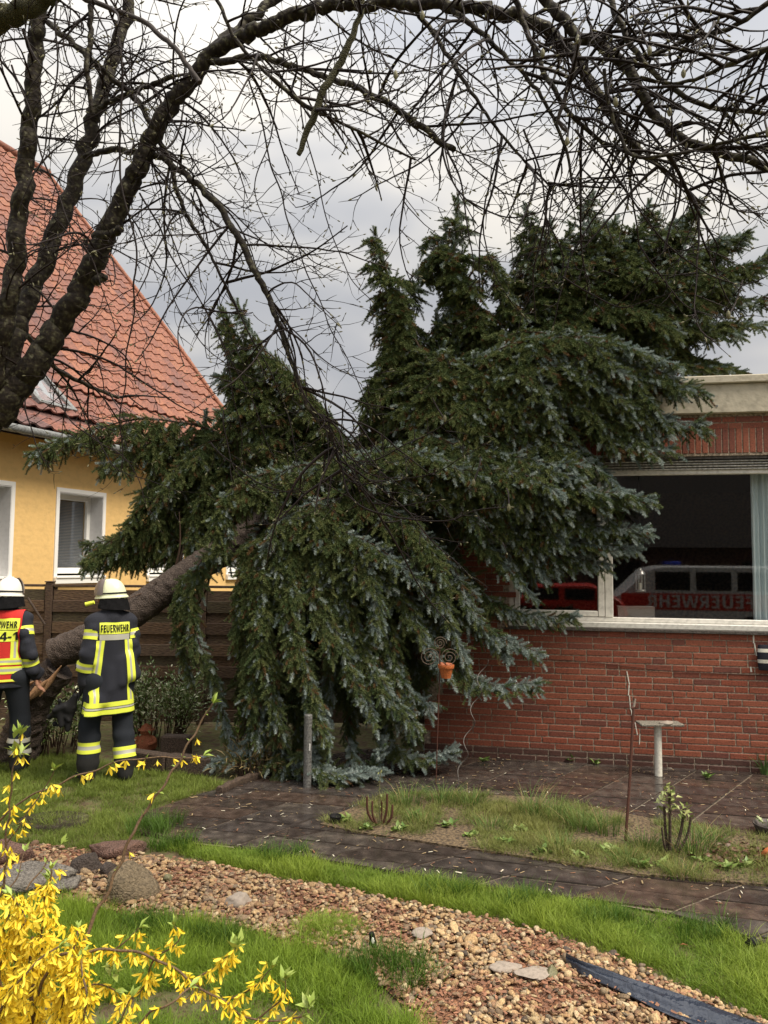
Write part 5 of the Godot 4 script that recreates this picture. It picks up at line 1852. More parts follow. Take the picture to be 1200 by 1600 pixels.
func fire_person(label: String, at: Vector3, turn: float, vest: bool) -> Node3D:
	var o := thing("person", label, "person", at, "firefighters looking at the fallen tree")
	o.rotation.y = turn
	# joints; the figure looks along -z, x is its right hand
	var hipL := Vector3(-0.105, 0.90, 0.0)
	var hipR := Vector3(0.105, 0.90, 0.0)
	var kneL := Vector3(-0.145, 0.49, -0.07)
	var kneR := Vector3(0.135, 0.49, -0.02)
	var ankL := Vector3(-0.155, 0.10, -0.06)
	var ankR := Vector3(0.145, 0.10, 0.05)
	var shL := Vector3(-0.148, 1.42, 0.0)
	var shR := Vector3(0.148, 1.42, 0.0)
	var elL := Vector3(-0.198, 1.14, 0.04)
	var elR := Vector3(0.190, 1.14, 0.03)
	var wrL := Vector3(-0.215, 0.885, -0.035)
	var wrR := Vector3(0.185, 0.93, -0.15)
	if vest:
		ankL.z = 0.08; kneL.z = 0.0
		ankR = Vector3(0.12, 0.10, -0.10); kneR = Vector3(0.12, 0.49, -0.10)
		elR = Vector3(0.215, 1.15, 0.05); wrR = Vector3(0.27, 0.90, -0.02)
	var headc := Vector3(0.0, 1.635, -0.03)
	var hd := Basis(Vector3.UP, deg_to_rad(52.0 if not vest else -12.0)) * Basis(Vector3.RIGHT, -0.06)     # the head turns further to the left
	# body
	var B := [
		[hipL, kneL, 0.112, 0.084], [kneL, ankL, 0.084, 0.072], [hipR, kneR, 0.112, 0.084], [kneR, ankR, 0.084, 0.072],
		[hipL, hipR, 0.115, 0.115], [Vector3(-0.06, 1.0, 0), Vector3(-0.085, 1.30, 0), 0.10, 0.11], [Vector3(0.06, 1.0, 0), Vector3(0.085, 1.30, 0), 0.10, 0.11],
		[Vector3(0, 1.38, 0.0), Vector3(0, 1.55, -0.01), 0.075, 0.062],
		[shL, elL, 0.055, 0.042], [elL, wrL, 0.042, 0.030], [shR, elR, 0.055, 0.042], [elR, wrR, 0.042, 0.030],
		[ankL + Vector3(0, -0.045, 0.035), ankL + Vector3(-0.01, -0.05, -0.15), 0.052, 0.045], [ankR + Vector3(0, -0.045, 0.035), ankR + Vector3(0.01, -0.05, -0.15), 0.052, 0.045],
		[ankL + Vector3(0, 0.10, 0), ankL + Vector3(0, -0.03, 0.01), 0.072, 0.055], [ankR + Vector3(0, 0.10, 0), ankR + Vector3(0, -0.03, 0.01), 0.072, 0.055],
	]
	# loose cloth over the boots
	for q in [[kneL, ankL], [kneR, ankR]]:
		for f in [0.25, 0.55, 0.82]:
			var c: Vector3 = q[0].lerp(q[1], f) + rdir() * 0.012
			B.append([c + Vector3(-0.02, rr(-0.012, 0.012), 0), c + Vector3(0.02, rr(-0.012, 0.012), 0), 0.074, 0.074])
	var body := skin(B, 0.0105, 0.012, [Plane(Vector3.DOWN, -0.004)])
	var hw := MB.new()
	var headB := [[headc + hd * Vector3(0, 0.035, 0.01), headc + hd * Vector3(0, 0.02, -0.01), 0.088, 0.085], [headc + hd * Vector3(0, -0.05, -0.035), headc + hd * Vector3(0, -0.085, -0.055), 0.060, 0.036],
		[headc + hd * Vector3(0, 0.0, -0.098), headc + hd * Vector3(0, -0.035, -0.112), 0.010, 0.016],
		[headc + hd * Vector3(-0.086, 0.01, 0.0), headc + hd * Vector3(-0.083, -0.035, -0.01), 0.016, 0.010], [headc + hd * Vector3(0.086, 0.01, 0.0), headc + hd * Vector3(0.083, -0.035, -0.01), 0.016, 0.010],
		[headc + hd * Vector3(-0.02, -0.062, -0.089), headc + hd * Vector3(0.02, -0.062, -0.089), 0.010, 0.010], [headc + hd * Vector3(-0.045, 0.022, -0.082), headc + hd * Vector3(0.045, 0.022, -0.082), 0.012, 0.012]]
	var hmb := skin(headB, 0.005, 0.006, [], 0.03)
	var gl := skin(hand_bones(wrL, wrL - elL + Vector3(0.0, 0, -0.03), Vector3(0.2, 0, -1), 0.55), 0.004, 0.004, [], 0.02)
	var gr := skin(hand_bones(wrR, wrR - elR + Vector3(0, -0.05, 0.02), Vector3(-0.2, 0, -1), 0.5), 0.004, 0.004, [], 0.02)
	# one skin: trousers and boots dark, head and bare hand in skin tones by region
	body.coloured = true
	for i in body.v.size(): body.c[i] = Color(0.011, 0.013, 0.022) if body.v[i].y > 0.24 else Color(0.010, 0.010, 0.010)
	for i in hmb.v.size(): hmb.c[i] = Color(0.44, 0.23, 0.15)
	for i in gl.v.size(): gl.c[i] = Color(0.012, 0.012, 0.013)
	for i in gr.v.size(): gr.c[i] = Color(0.44, 0.23, 0.15) if vest else Color(0.012, 0.012, 0.013)
	body.add(hmb); body.add(gl); body.add(gr)
	var cloth := mat(Color.WHITE, 0.85, null, 1.0, mats.fine, 0.5)
	cloth.uv1_scale = Vector3(6, 6, 6)
	cloth.vertex_color_use_as_albedo = true
	part("body", body, cloth, o, false)
	for s in [-1.0, 1.0]:
		var ey := MB.new()
		var ec := headc + hd * Vector3(0.033 * s, 0.004, -0.083)
		ey.lathe([[0.001, -0.011], [0.008, -0.008], [0.011, 0.0], [0.008, 0.008], [0.001, 0.011]], ec, 10)
		part("eye", ey, mats.white_frame, o, false)
	# jacket with sleeves, hem cut level
	var hem := 0.60 if not vest else 0.80
	var J := [
		[Vector3(-0.07, 1.36, 0.0), Vector3(-0.075, 1.05, 0.0), 0.112, 0.105], [Vector3(0.07, 1.36, 0.0), Vector3(0.075, 1.05, 0.0), 0.112, 0.105],
		[Vector3(-0.075, 1.05, 0.0), Vector3(-0.098, 0.55, -0.01), 0.105, 0.132], [Vector3(0.075, 1.05, 0.0), Vector3(0.098, 0.55, -0.01), 0.105, 0.132],
		[Vector3(0, 1.3, 0.02), Vector3(0, 0.55, 0.0), 0.115, 0.140],
		[shL + Vector3(0.05, 0.01, 0), shR + Vector3(-0.05, 0.01, 0), 0.080, 0.080],
		[shL, elL, 0.074, 0.064], [elL, wrL, 0.064, 0.052], [shR, elR, 0.074, 0.064], [elR, wrR, 0.064, 0.052],
		[Vector3(0, 1.45, 0.01), Vector3(0, 1.545, -0.005), 0.095, 0.088],
	]
	# folds in the sleeves and across the back
	for q in [[shL, elL], [elL, wrL], [shR, elR], [elR, wrR]]:
		for k in 4:
			var f := (k + 0.5) / 4.0 + rr(-0.06, 0.06)
			var c: Vector3 = q[0].lerp(q[1], f)
			var ax: Vector3 = (q[1] - q[0]).normalized()
			var sd := ax.cross(rdir()).normalized() * 0.05
			var rad := lerpf(0.070, 0.055, f)
			J.append([c - sd + ax * 0.03, c + sd - ax * 0.03, rad * 0.72, rad * 0.55])
	for k in 7:
		var yy := rr(0.7, 1.25)
		var xx := rr(-0.16, 0.16)
		J.append([Vector3(xx, yy, 0.085), Vector3(xx + rr(-0.06, 0.06), yy - rr(0.1, 0.2), 0.095), 0.055, 0.06])
	var jk := skin(J, 0.0105, 0.011, [Plane(Vector3.DOWN, -hem), Plane((wrL - elL).normalized(), (wrL - elL).normalized().dot(wrL) - 0.002 + 0.0), Plane(Vector3.UP, 1.585)] if false else [Plane(Vector3.DOWN, -hem), Plane(Vector3.UP, 1.585)])
	var jm: StandardMaterial3D = mat(lin(0.0125, 0.0145, 0.0245), 0.85, null, 1.0, mats.fine, 0.6)
	jm.uv1_scale = Vector3(7, 7, 7)
	var jacket := part("jacket", jk, jm, o, false)
	var yellow: Material = mats.hi_yellow
	var silver: Material = mats.hi_silver
	var back := [Plane(Vector3.FORWARD, -0.02)]                                 # only where z > 0.02
	var trunk_only := [Plane(Vector3.RIGHT, 0.205 if false else 0.24), Plane(Vector3.LEFT, 0.24)]
	var lay := func(called: String, planes: Array, m: Material, up := 0.004, src: MB = jk) -> MB:
		var pm := patch(src, planes, up)
		if pm.ix.size() > 0: part(called, pm, m, jacket, false)
		return pm
	# rings round the sleeves
	for q in [[shL, elL, 0.42, -1.0], [elL, wrL, 0.42, -1.0], [shR, elR, 0.42, 1.0], [elR, wrR, 0.42, 1.0]]:
		var ax: Vector3 = (q[1] - q[0]).normalized()
		var c: float = ax.dot(q[0].lerp(q[1], q[2]))
		var side := [Plane(Vector3(-q[3], 0, 0), -0.118)]
		for w in [[-0.042, -0.014, 0], [-0.014, 0.014, 1], [0.014, 0.042, 0]]:
			var pm := near_line(patch(jk, between(ax, c + w[0], c + w[1]) + side, 0.004), q[0], q[1], 0.088)
			if pm.ix.size() > 0: part("sleeve_band", pm, yellow if w[2] == 0 else silver, jacket, false)
	if not vest:
		var pm: MB = lay.call("name_patch", between(Vector3.UP, 1.315, 1.415) + between(Vector3.RIGHT, -0.130, 0.130) + back, yellow, 0.005)
		lay.call("shoulder_stripe", between(Vector3.UP, 1.262, 1.311) + between(Vector3.RIGHT, -0.130, 0.130) + back, silver)
		letter_patch(o, "FEUERWEHR", pm, Vector3(0, 1.365, 0), 0.066, 0.245)
		for s in [-1.0, 1.0]:
			var n := Vector3(s, 0.085, 0).normalized()
			for q in [[0.085, 0.111, 0], [0.111, 0.129, 1], [0.129, 0.155, 0]]:
				lay.call("back_stripe", between(n, (q[0] + 0.107) / 1.0036, (q[1] + 0.107) / 1.0036) + between(Vector3.UP, 0.722, 1.260) + [Plane(Vector3.FORWARD, 0.02)], yellow if q[2] == 0 else silver)
		for q in [[0.615, 0.655, 0], [0.660, 0.676, 1], [0.681, 0.722, 0]]:
			lay.call("hem_band", between(Vector3.UP, q[0], q[1]) + trunk_only, yellow if q[2] == 0 else silver)
	else:
		var vm := patch(jk, between(Vector3.UP, 0.86, 1.50) + [Plane(Vector3.RIGHT, 0.165), Plane(Vector3.LEFT, 0.165)], 0.009)
		part("red_vest", vm, mats.vest_red, jacket, false)
		var pm: MB = lay.call("name_patch", between(Vector3.UP, 1.225, 1.43) + between(Vector3.RIGHT, -0.15, 0.15) + back, yellow, 0.013)
		letter_patch(o, "FEUERWEHR", pm, Vector3(0.0, 1.378, 0), 0.062, 0.275)
		letter_patch(o, "4-1", pm, Vector3(0.075, 1.275, 0), 0.075, 0.14)
		lay.call("patch_line", between(Vector3.UP, 1.324, 1.329) + between(Vector3.RIGHT, -0.15, 0.15) + back, mats.black, 0.0145)
		for q in [[0.085, 0.110, 0], [0.110, 0.128, 1], [0.128, 0.150, 0], [-0.110, -0.085, 0], [-0.128, -0.110, 1], [-0.150, -0.128, 0]]:
			lay.call("vest_stripe", between(Vector3.RIGHT, q[0], q[1]) + between(Vector3.UP, 1.075, 1.224) + back, yellow if q[2] == 0 else silver, 0.012)
		for q in [[0.865, 0.885, 0], [0.935, 0.955, 0], [0.955, 0.98, 1], [0.98, 1.0, 0], [1.015, 1.035, 0], [1.035, 1.055, 1], [1.055, 1.075, 0]]:
			for side in [Plane(Vector3.FORWARD, 0.0), Plane(Vector3.BACK, 0.0)]:
				lay.call("waist_band", between(Vector3.UP, q[0], q[1]) + [side, Plane(Vector3.RIGHT, 0.17), Plane(Vector3.LEFT, 0.17)], yellow if q[2] == 0 else silver, 0.012)
	# bands round the trouser legs
	for s in [-1.0, 1.0]:
		var kn := kneL if s < 0 else kneR
		var an := ankL if s < 0 else ankR
		var ax := (an - kn).normalized()
		var c := ax.dot(kn.lerp(an, 0.46 if s < 0 else 0.62))
		var only := [Plane(Vector3(-s, 0, 0), -0.02), Plane(Vector3.UP, 0.58)]
		for q in ([[-0.048, -0.016, 0], [-0.016, 0.016, 1], [0.016, 0.048, 0]] if not vest else [[-0.075, -0.035, 1], [0.03, 0.07, 1]]):
			var pm := patch(body, between(ax, c + q[0], c + q[1]) + only, 0.004)
			part("trouser_band", pm, yellow if q[2] == 0 else silver, o, false)
	# helmet: shell, brim line, visor and neck cloth
	var helm := Node3D.new()
	helm.name = "helmet"
	o.add_child(helm, true)
	helm.transform = Transform3D(hd, headc)
	var sh := MB.new()
	var rings := []
	for k in 12:
		var a := PI * 0.5 * k / 11.0
		var ring := PackedVector3Array()
		for j in 28:
			var t := -TAU * j / 28
			var low := 0.012 if sin(t) > 0.0 else 0.0
			var rx := 0.113 * pow(cos(a), 0.72) + 0.001
			var rz := 0.138 * pow(cos(a), 0.72) + 0.001
			ring.append(Vector3(cos(t) * rx, -0.004 + 0.172 * sin(a) - low * cos(a), sin(t) * rz))
		rings.append(ring)
	sh.loft(rings)
	part("shell", sh, mats.helmet, helm, false)
	sh = MB.new()
	rings = []
	for k in 3:
		var ring := PackedVector3Array()
		for j in 28:
			var t := -TAU * j / 28
			var f := [1.0, 1.08, 1.06][k] as float
			ring.append(Vector3(cos(t) * 0.113 * f, [0.014, 0.0, -0.008][k], sin(t) * 0.138 * (f if sin(t) < 0.3 else f * 1.03)))
		rings.append(ring)
	rings.reverse()
	sh.loft(rings, Color.WHITE, false)
	part("brim", sh, mats.helmet, helm, false)
	sh = MB.new()
	for j in 28:
		var t0 := -TAU * j / 28
		var t1 := -TAU * (j + 1) / 28
		sh.quad_out(Vector3(cos(t0) * 0.1145, 0.030, sin(t0) * 0.1395), Vector3(cos(t1) * 0.1145, 0.030, sin(t1) * 0.1395), Vector3(cos(t1) * 0.1130, 0.043, sin(t1) * 0.1375), Vector3(cos(t0) * 0.1130, 0.043, sin(t0) * 0.1375), Vector3.ZERO)
	part("helmet_band", sh, mats.black, helm, false)
	# raised visor: a smoked shell hugging the front
	sh = MB.new()
	rings = []
	for k in 8:
		var a := 0.05 + 1.05 * k / 7.0
		var ring := PackedVector3Array()
		for j in 19:
			var t := PI + PI * (0.06 + 0.88 * j / 18.0)
			ring.append(Vector3(cos(t) * (0.119 * pow(cos(a), 0.7) + 0.005), 0.014 + 0.172 * sin(a), sin(t) * (0.150 * pow(cos(a), 0.7) + 0.004)))
		rings.append(ring)
	for k in 7:
		for j in 18: sh.quad_out(rings[k][j], rings[k][j + 1], rings[k + 1][j + 1], rings[k + 1][j], Vector3(0, 0, 0))
	part("visor", sh, mats.visor, helm, false)
	sh = MB.new()
	var strip := []
	for k in 7:
		var row := PackedVector3Array()
		for j in 23:
			var t := PI * (-0.16 + 1.32 * j / 22.0)
			var f := k / 6.0
			var fl := 1.0 + 0.24 * f + 0.02 * sin(j * 1.9 + k)
			row.append(Vector3(cos(t) * 0.113 * fl, 0.002 - 0.105 * f - 0.02 * f * sin(t), sin(t) * 0.134 * fl))
		strip.append(row)
	for k in 6:
		for j in 22: sh.quad_out(strip[k][j], strip[k][j + 1], strip[k + 1][j + 1], strip[k + 1][j], Vector3(0, -0.05, 0))
	part("neck_cloth", sh, mats.neck_cloth, helm, false)
	if not vest:
		sh = MB.new()
		sh.tube(PackedVector3Array([Vector3(-0.140, -0.035, -0.10), Vector3(-0.150, -0.050, -0.175)]), PackedFloat32Array([0.016, 0.020]), 10)
		part("helmet_lamp", sh, mats.hi_yellow, helm, false)
	return o

func letter_patch(o: Node3D, text: String, pm: MB, at: Vector3, h: float, wide: float) -> void:
	var tm := letters(text, h, 0.0015)
	var arr := tm.get_mesh_arrays()
	var bb := tm.get_aabb()
	var src: PackedVector3Array = arr[Mesh.ARRAY_VERTEX]
	var ixs: PackedInt32Array = arr[Mesh.ARRAY_INDEX]
	var mb := MB.new()
	var sx := wide / bb.size.x
	var sy := h / bb.size.y
	for p in src:
		var q := Vector3((p.x - bb.get_center().x) * sx, (p.y - bb.get_center().y) * sy, p.z) + at
		# follow the cloth below the letters
		var best := 0.0
		var wsum := 0.0
		for i in pm.v.size():
			var d2 := Vector2(pm.v[i].x - q.x, pm.v[i].y - q.y).length_squared()
			var w := 1.0 / (d2 * d2 + 1e-9)
			best += w * pm.v[i].z; wsum += w
		q.z = best / wsum + 0.006 + p.z
		mb.vert(q)
	for i in range(0, ixs.size(), 3): mb.tri(ixs[i], ixs[i + 2], ixs[i + 1])
	part("lettering", mb, mats.black, o, false)

func build_people() -> void:
	mats.hi_yellow = mat(lin(0.70, 0.78, 0.07), 0.7)
	mats.hi_silver = mat(lin(0.42, 0.42, 0.37), 0.55)
	mats.vest_red = mat(lin(0.58, 0.022, 0.018), 0.8, null, 1.0, mats.fine, 0.5)
	mats.vest_red.uv1_scale = Vector3(6, 6, 6)
	mats.helmet = mat(lin(0.70, 0.74, 0.52), 0.35)
	mats.helmet_white = mat(lin(0.78, 0.76, 0.70), 0.35)
	mats.visor = mat(lin(0.16, 0.13, 0.12), 0.15)
	mats.neck_cloth = mat(lin(0.010, 0.010, 0.011), 0.95, null, 1.0, mats.fine, 0.5, 0.15)
	var a := G(166, 1221)
	fire_person("firefighter in dark coat with yellow stripes and pale helmet, seen from behind near the trunk", a, deg_to_rad(36.0), false)
	mats.helmet = mats.helmet_white
	a = G(0, 1212)
	fire_person("firefighter in red vest and white helmet at the picture's left edge", a, deg_to_rad(6.0), true)
	# a bundle of dark cloth held in the striped firefighter's left hand
	var c := P(100, 1112, 6.68)
	var bag := thing("tool_bag", "black bag hanging from the striped firefighter's left hand", "bag", c)
	var bones := [[Vector3(0.10, 0.14, 0.02), Vector3(0.05, 0.03, 0.0), 0.025, 0.055], [Vector3(0.05, 0.05, 0), Vector3(-0.06, -0.01, 0.02), 0.05, 0.04], [Vector3(-0.05, 0.0, 0.0), Vector3(-0.13, -0.05, 0.0), 0.034, 0.022], [Vector3(0.05, 0.03, 0.0), Vector3(0.045, -0.15, 0.02), 0.045, 0.022], [Vector3(-0.02, 0.0, 0.03), Vector3(0.0, -0.11, 0.05), 0.035, 0.02], [Vector3(0.02, 0.05, 0.04), Vector3(-0.06, 0.02, 0.06), 0.028, 0.02]]
	for k in 14:
		var p := Vector3(rr(-0.09, 0.08), rr(-0.12, 0.06), rr(-0.03, 0.05))
		bones.append([p, p + rdir() * 0.05, rr(0.010, 0.026), rr(0.006, 0.018)])
	part("cloth", skin(bones, 0.007, 0.007), mats.black, bag, false)
	var mb := MB.new()
	mb.tube(smooth_line([Vector3(0.06, 0.10, 0), Vector3(0.10, 0.19, 0.0), Vector3(0.14, 0.20, 0.01), Vector3(0.13, 0.1, 0.02)], 0.02), PackedFloat32Array([0.008, 0.008, 0.008, 0.008, 0.008, 0.008, 0.008, 0.008, 0.008, 0.008, 0.008, 0.008, 0.008, 0.008, 0.008, 0.008, 0.008, 0.008, 0.008, 0.008]), 6)
	part("strap", mb, mats.black, bag, false)
# ---------------------------------------------------------------- things standing in the garden
func rod(pts: PackedVector3Array, r: float, sides := 8, r2 := -1.0) -> MB:
	var mb := MB.new()
	var rad := PackedFloat32Array()
	for i in pts.size(): rad.append(lerpf(r, r2 if r2 >= 0.0 else r, float(i) / (pts.size() - 1)))
	mb.tube(pts, rad, sides)
	return mb

func rock(size: Vector3, sd: int, flat := 0.0, cuts := 5) -> MB:     # a broken stone: a ball cut by planes and roughened
	var rg := RandomNumberGenerator.new()
	rg.seed = sd
	var pl := []
	for i in cuts + 6:
		var d := Vector3(rg.randf_range(-1, 1), rg.randf_range(-1, 1), rg.randf_range(-1, 1)).normalized()
		pl.append(Plane(d, rg.randf_range(0.50, 0.82)))
	if flat > 0.0: pl.append(Plane(Vector3.UP, flat))
	var nz := FastNoiseLite.new()
	nz.seed = sd; nz.frequency = 1.6
	var mb := MB.new()
	var rings := []
	for k in 13:
		var th := PI * (k + 0.02) / 12.05
		var ring := PackedVector3Array()
		for j in 18:
			var a := TAU * j / 18
			var d := Vector3(sin(th) * cos(a), -cos(th), -sin(th) * sin(a))
			var r := 1.0
			for p in pl:
				var c: float = d.dot(p.normal)
				if c > 0.02: r = minf(r, p.d / c)
			r += nz.get_noise_3dv(d * 2.0) * 0.10
			ring.append(d * r * size)
		rings.append(ring)
	mb.loft(rings, Color.WHITE, false)
	for i in mb.v.size(): mb.v[i] *= 1.28
	return mb

func place_rock(label: String, px: Array, size: Vector3, sd: int, m: Material, flat := 0.0, turn := 0.0, called := "stone") -> void:
	var at := G(px[0], px[1])
	var o := part(called, rock(size, sd, flat), m, self, false)
	o.position = at + Vector3(0, size.y * 0.45 + (0.018 if flat > 0.0 else 0.006), 0)
	o.rotation.y = turn
	tag(o, label, "stone", "stones lying in the gravel bed")

func build_garden_things() -> void:
	# grey post
	var g := G(480, 1232)
	var o := thing("grey_post", "slim grey round post on the paving before the spruce boughs", "post", g)
	var mb := MB.new()
	mb.lathe([[0.036, 0.0], [0.036, 0.62], [0.034, 0.632], [0.026, 0.637], [0.002, 0.638]], Vector3.ZERO, 20)
	part("shaft", mb, mats.post_grey, o, false)
	mb = MB.new()
	mb.box(Vector3(0.020, 0.36, 0.030), Vector3(0.008, 0.06, 0.004), 0.001)
	part("tape_mark", mb, mats.white_frame, o, false)
	# bird table
	g = G(1029, 1214)
	o = thing("bird_table", "white post with a weathered wooden board as bird table by the brick wall", "bird table", g)
	mb = MB.new()
	mb.lathe([[0.034, 0.004], [0.034, 0.46], [0.03, 0.475]], Vector3.ZERO, 18)
	part("post", mb, mats.post_white, o, false)
	mb = MB.new()
	mb.box(Vector3(0, 0.004, 0), Vector3(0.16, 0.008, 0.12), 0.002)
	part("foot", mb, mats.post_white, o, false)
	mb = MB.new()
	for k in 3:
		var x := [-0.066, 0.002, 0.068][k] as float
		mb = MB.new()
		mb.box(Vector3(0.01 + rr(-0.012, 0.012), 0.487 + 0.002 * k, x), Vector3(0.40, 0.022, 0.062), 0.005, Basis(Vector3.BACK, rr(-0.015, 0.015)))
		part("board", mb, mats.grey_wood, o, false)
	mb = rock(Vector3(0.07, 0.02, 0.04), 8)
	part("crust", mb, mats.stone_pale, o, false).position = Vector3(0.06, 0.51, 0.06)
	# rusty rod
	g = G(977, 1320)
	var top := P(990, 1106, 5.50)
	o = thing("plant_stake", "thin rusty iron stake with a pale capped tip in the bed", "stake", g)
	part("rod", rod(PackedVector3Array([g, (g + top) * 0.5 + Vector3(0.004, 0, 0), top]), 0.0105), mats.rusty, o)
	part("cap", rod(PackedVector3Array([top, top + Vector3(0.006, 0.03, 0), top + Vector3(0.014, 0.065, 0)]), 0.010, 8, 0.006), mats.stone_pale, o)
	part("collar", rod(PackedVector3Array([top - Vector3(0.016, 0.006, 0), top + Vector3(0.012, 0.006, 0)]), 0.014, 8, 0.010), mats.rusty, o)
	# ornamental spiral stake with the orange pot
	g = G(684, 1205)
	o = thing("spiral_ornament", "iron garden ornament of three spirals on a thin stake before the boughs", "garden ornament", g)
	var at := P(687, 1040, 6.78)
	g = Vector3(at.x - 0.03, 0.0, at.z)
	part("rod", rod(PackedVector3Array([g, at + Vector3(0, -0.05, 0), at + Vector3(0.0, 0.19, 0)]), 0.005), mats.rusty, o)
	for q in [[-0.095, 0.075, 1.0, 0.085], [0.085, 0.075, -1.0, 0.082], [0.0, 0.20, 1.0, 0.06]]:
		var pts := PackedVector3Array()
		for k in 60:
			var a := 0.28 * k
			var r: float = q[3] * (1.0 - k / 64.0)
			pts.append(at + Vector3(q[0] + cos(a * q[2]) * r, q[1] + sin(a) * r, 0.012))
		part("spiral", rod(pts, 0.0036, 6), mats.rust_light, o)
	o = thing("orange_pot", "small orange flower pot hanging on the iron spiral ornament", "flower pot", at + Vector3(0.055, -0.105, 0.03))
	mb = MB.new()
	mb.lathe([[0.042, 0.0], [0.062, 0.085], [0.072, 0.088], [0.074, 0.118], [0.068, 0.12], [0.060, 0.10], [0.04, 0.06]], Vector3.ZERO, 20)
	part("pot", mb, mats.orange_pot, o, false)
	mb = MB.new()
	mb.lathe([[0.059, 0.098], [0.03, 0.106], [0.002, 0.108]], Vector3.ZERO, 12)
	part("soil", mb, mats.dirt, o, false)
	for k in 5:
		mb = rock(Vector3(0.022, 0.016, 0.02), 60 + k)
		part("shard", mb, mats.terracotta, o, false).position = Vector3(0.04 * cos(k * 1.3), 0.12, 0.035 * sin(k * 1.3))
	# wavy stake
	g = G(714, 1232)
	o = thing("wavy_stake", "twisted silvery plant stake leaning before the brick wall", "stake", g)
	var pts := PackedVector3Array()
	for k in 90:
		var f := k / 89.0
		var c := g.lerp(P(758, 1030, 6.95), f)
		pts.append(c + Vector3(cos(f * 26.0) * 0.034, 0, sin(f * 26.0) * 0.034) * minf(1.0, f * 6))
	part("rod", rod(pts, 0.0036, 8), mats.dull_steel, o)
	# stick leaning against the fence
	mb = MB.new()
	var a1 := P(44, 952, 8.8)
	part("lath", rod(PackedVector3Array([P(43, 934, 8.85), P(70, 976, 8.8)]), 0.014, 6), mats.old_wood)
	tag(get_child(get_child_count() - 1), "thin slanting wooden lath leaning on the fence beside the red vest", "lath")
	# terracotta figure: a squat jug with a head
	g = G(228, 1170)
	o = thing("terracotta_figure", "small terracotta garden figure in front of the variegated shrub", "garden figure", g)
	mb = MB.new()
	mb.lathe([[0.10, 0.0], [0.115, 0.03], [0.108, 0.08], [0.075, 0.125], [0.052, 0.145], [0.058, 0.16], [0.067, 0.185], [0.058, 0.215], [0.03, 0.235], [0.002, 0.24]], Vector3.ZERO, 20)
	part("body", mb, mats.terracotta, o, false)
	mb = MB.new()
	mb.lathe([[0.085, 0.195], [0.088, 0.203], [0.06, 0.212], [0.05, 0.245], [0.02, 0.262], [0.002, 0.264]], Vector3.ZERO, 18)
	part("hat", mb, mats.terracotta, o, false)
	for s in [-1.0, 1.0]:
		part("arm", rod(smooth_line([Vector3(0.065 * s, 0.125, 0.02), Vector3(0.11 * s, 0.085, 0.05), Vector3(0.05 * s, 0.06, 0.10)], 0.02), 0.024, 8, 0.018), mats.terracotta, o, false)
	# wooden edging behind the lawn
	var edges := [[[200, 1196], [262, 1206], 0.16, 0.12], [[264, 1205], [332, 1211], 0.16, 0.14], [[254, 1188], [296, 1190], 0.25, 0.14]]
	var k := 0
	for e in edges:
		var A := G(e[0][0], e[0][1])
		var Bv := G(e[1][0], e[1][1])
		var d := Bv - A
		mb = MB.new()
		mb.box(Vector3(0, e[2] / 2, 0), Vector3(d.length(), e[2], e[3]), 0.012)
		var s := part("timber_edging", mb, mats.old_wood, self, false)
		s.position = (A + Bv) * 0.5
		s.rotation.y = atan2(-d.z, d.x)
		tag(s, ["low brown timber edging beside the striped firefighter's boots", "low brown timber edging right of the firefighter, near the paving", "taller brown timber block behind the edging by the terracotta figure"][k], "timber", "timber edging of the shrub bed")
		k += 1
	# the curved kerb of the paving
	var kerb := smooth_line([G(342, 1243), G(372, 1228), G(410, 1216), G(446, 1207)], 0.05)
	mb = MB.new()
	var rings := []
	for i in kerb.size():
		var T := (kerb[mini(i + 1, kerb.size() - 1)] - kerb[maxi(i - 1, 0)]).normalized()
		var S := Vector3(-T.z, 0, T.x)
		var ring := PackedVector3Array()
		for q in [[-0.03, -0.02], [-0.03, 0.055], [-0.02, 0.068], [0.02, 0.068], [0.03, 0.055], [0.03, -0.02]]:
			ring.append(kerb[i] + S * q[0] + Vector3.UP * (q[1] + 0.006 * sin(i * 1.7)))
		rings.append(ring)
	mb.loft(rings)
	tag(part("curved_kerb", mb, mats.old_wood), "dark curved kerb between the lawn and the wet paving", "kerb")
	# stones
	place_rock("flat reddish slab stone lying on the stone pile at the gravel's edge", [182, 1336], Vector3(0.20, 0.055, 0.12), 3, mats.rock_red, 0.6, 0.2)
	place_rock("tan boulder with a lichen flecked face under the leaning stem", [206, 1402], Vector3(0.135, 0.115, 0.09), 12, mats.rock_tan, 0.0, 0.5)
	place_rock("dark brown stone left of the small black stone, below the flat slab", [138, 1362], Vector3(0.10, 0.065, 0.08), 5, mats.rock_dark, 0.0, 1.0)
	place_rock("small nearly black stone between the dark stone and the tan boulder", [167, 1368], Vector3(0.058, 0.045, 0.05), 6, mats.rock_dark, 0.0, 2.0)
	place_rock("broad grey boulder behind the forsythia stems, half sunk", [36, 1388], Vector3(0.26, 0.10, 0.15), 9, mats.rock_grey, 0.55, 0.3)
	place_rock("pale grey flat stone right of the broad grey boulder", [104, 1392], Vector3(0.13, 0.045, 0.09), 10, mats.rock_grey, 0.5, 1.3)
	place_rock("brown grey boulder at the picture's left edge above the forsythia", [-14, 1352], Vector3(0.20, 0.10, 0.13), 17, mats.rock_red, 0.0, 0.4)
	place_rock("rounded grey stone alone in the middle of the gravel", [372, 1416], Vector3(0.075, 0.045, 0.055), 18, mats.stone_pale, 0.0, 0.4)
	place_rock("smooth yellow pebble stone larger than its neighbours near the boulder", [262, 1378], Vector3(0.026, 0.024, 0.022), 19, mats.bud, 0.0, 0.4)
	place_rock("flat tile shard lying right of the gravel's middle beside a second shard", [832, 1528], Vector3(0.078, 0.014, 0.06), 20, mats.stone_pale, 0.5, 0.5)
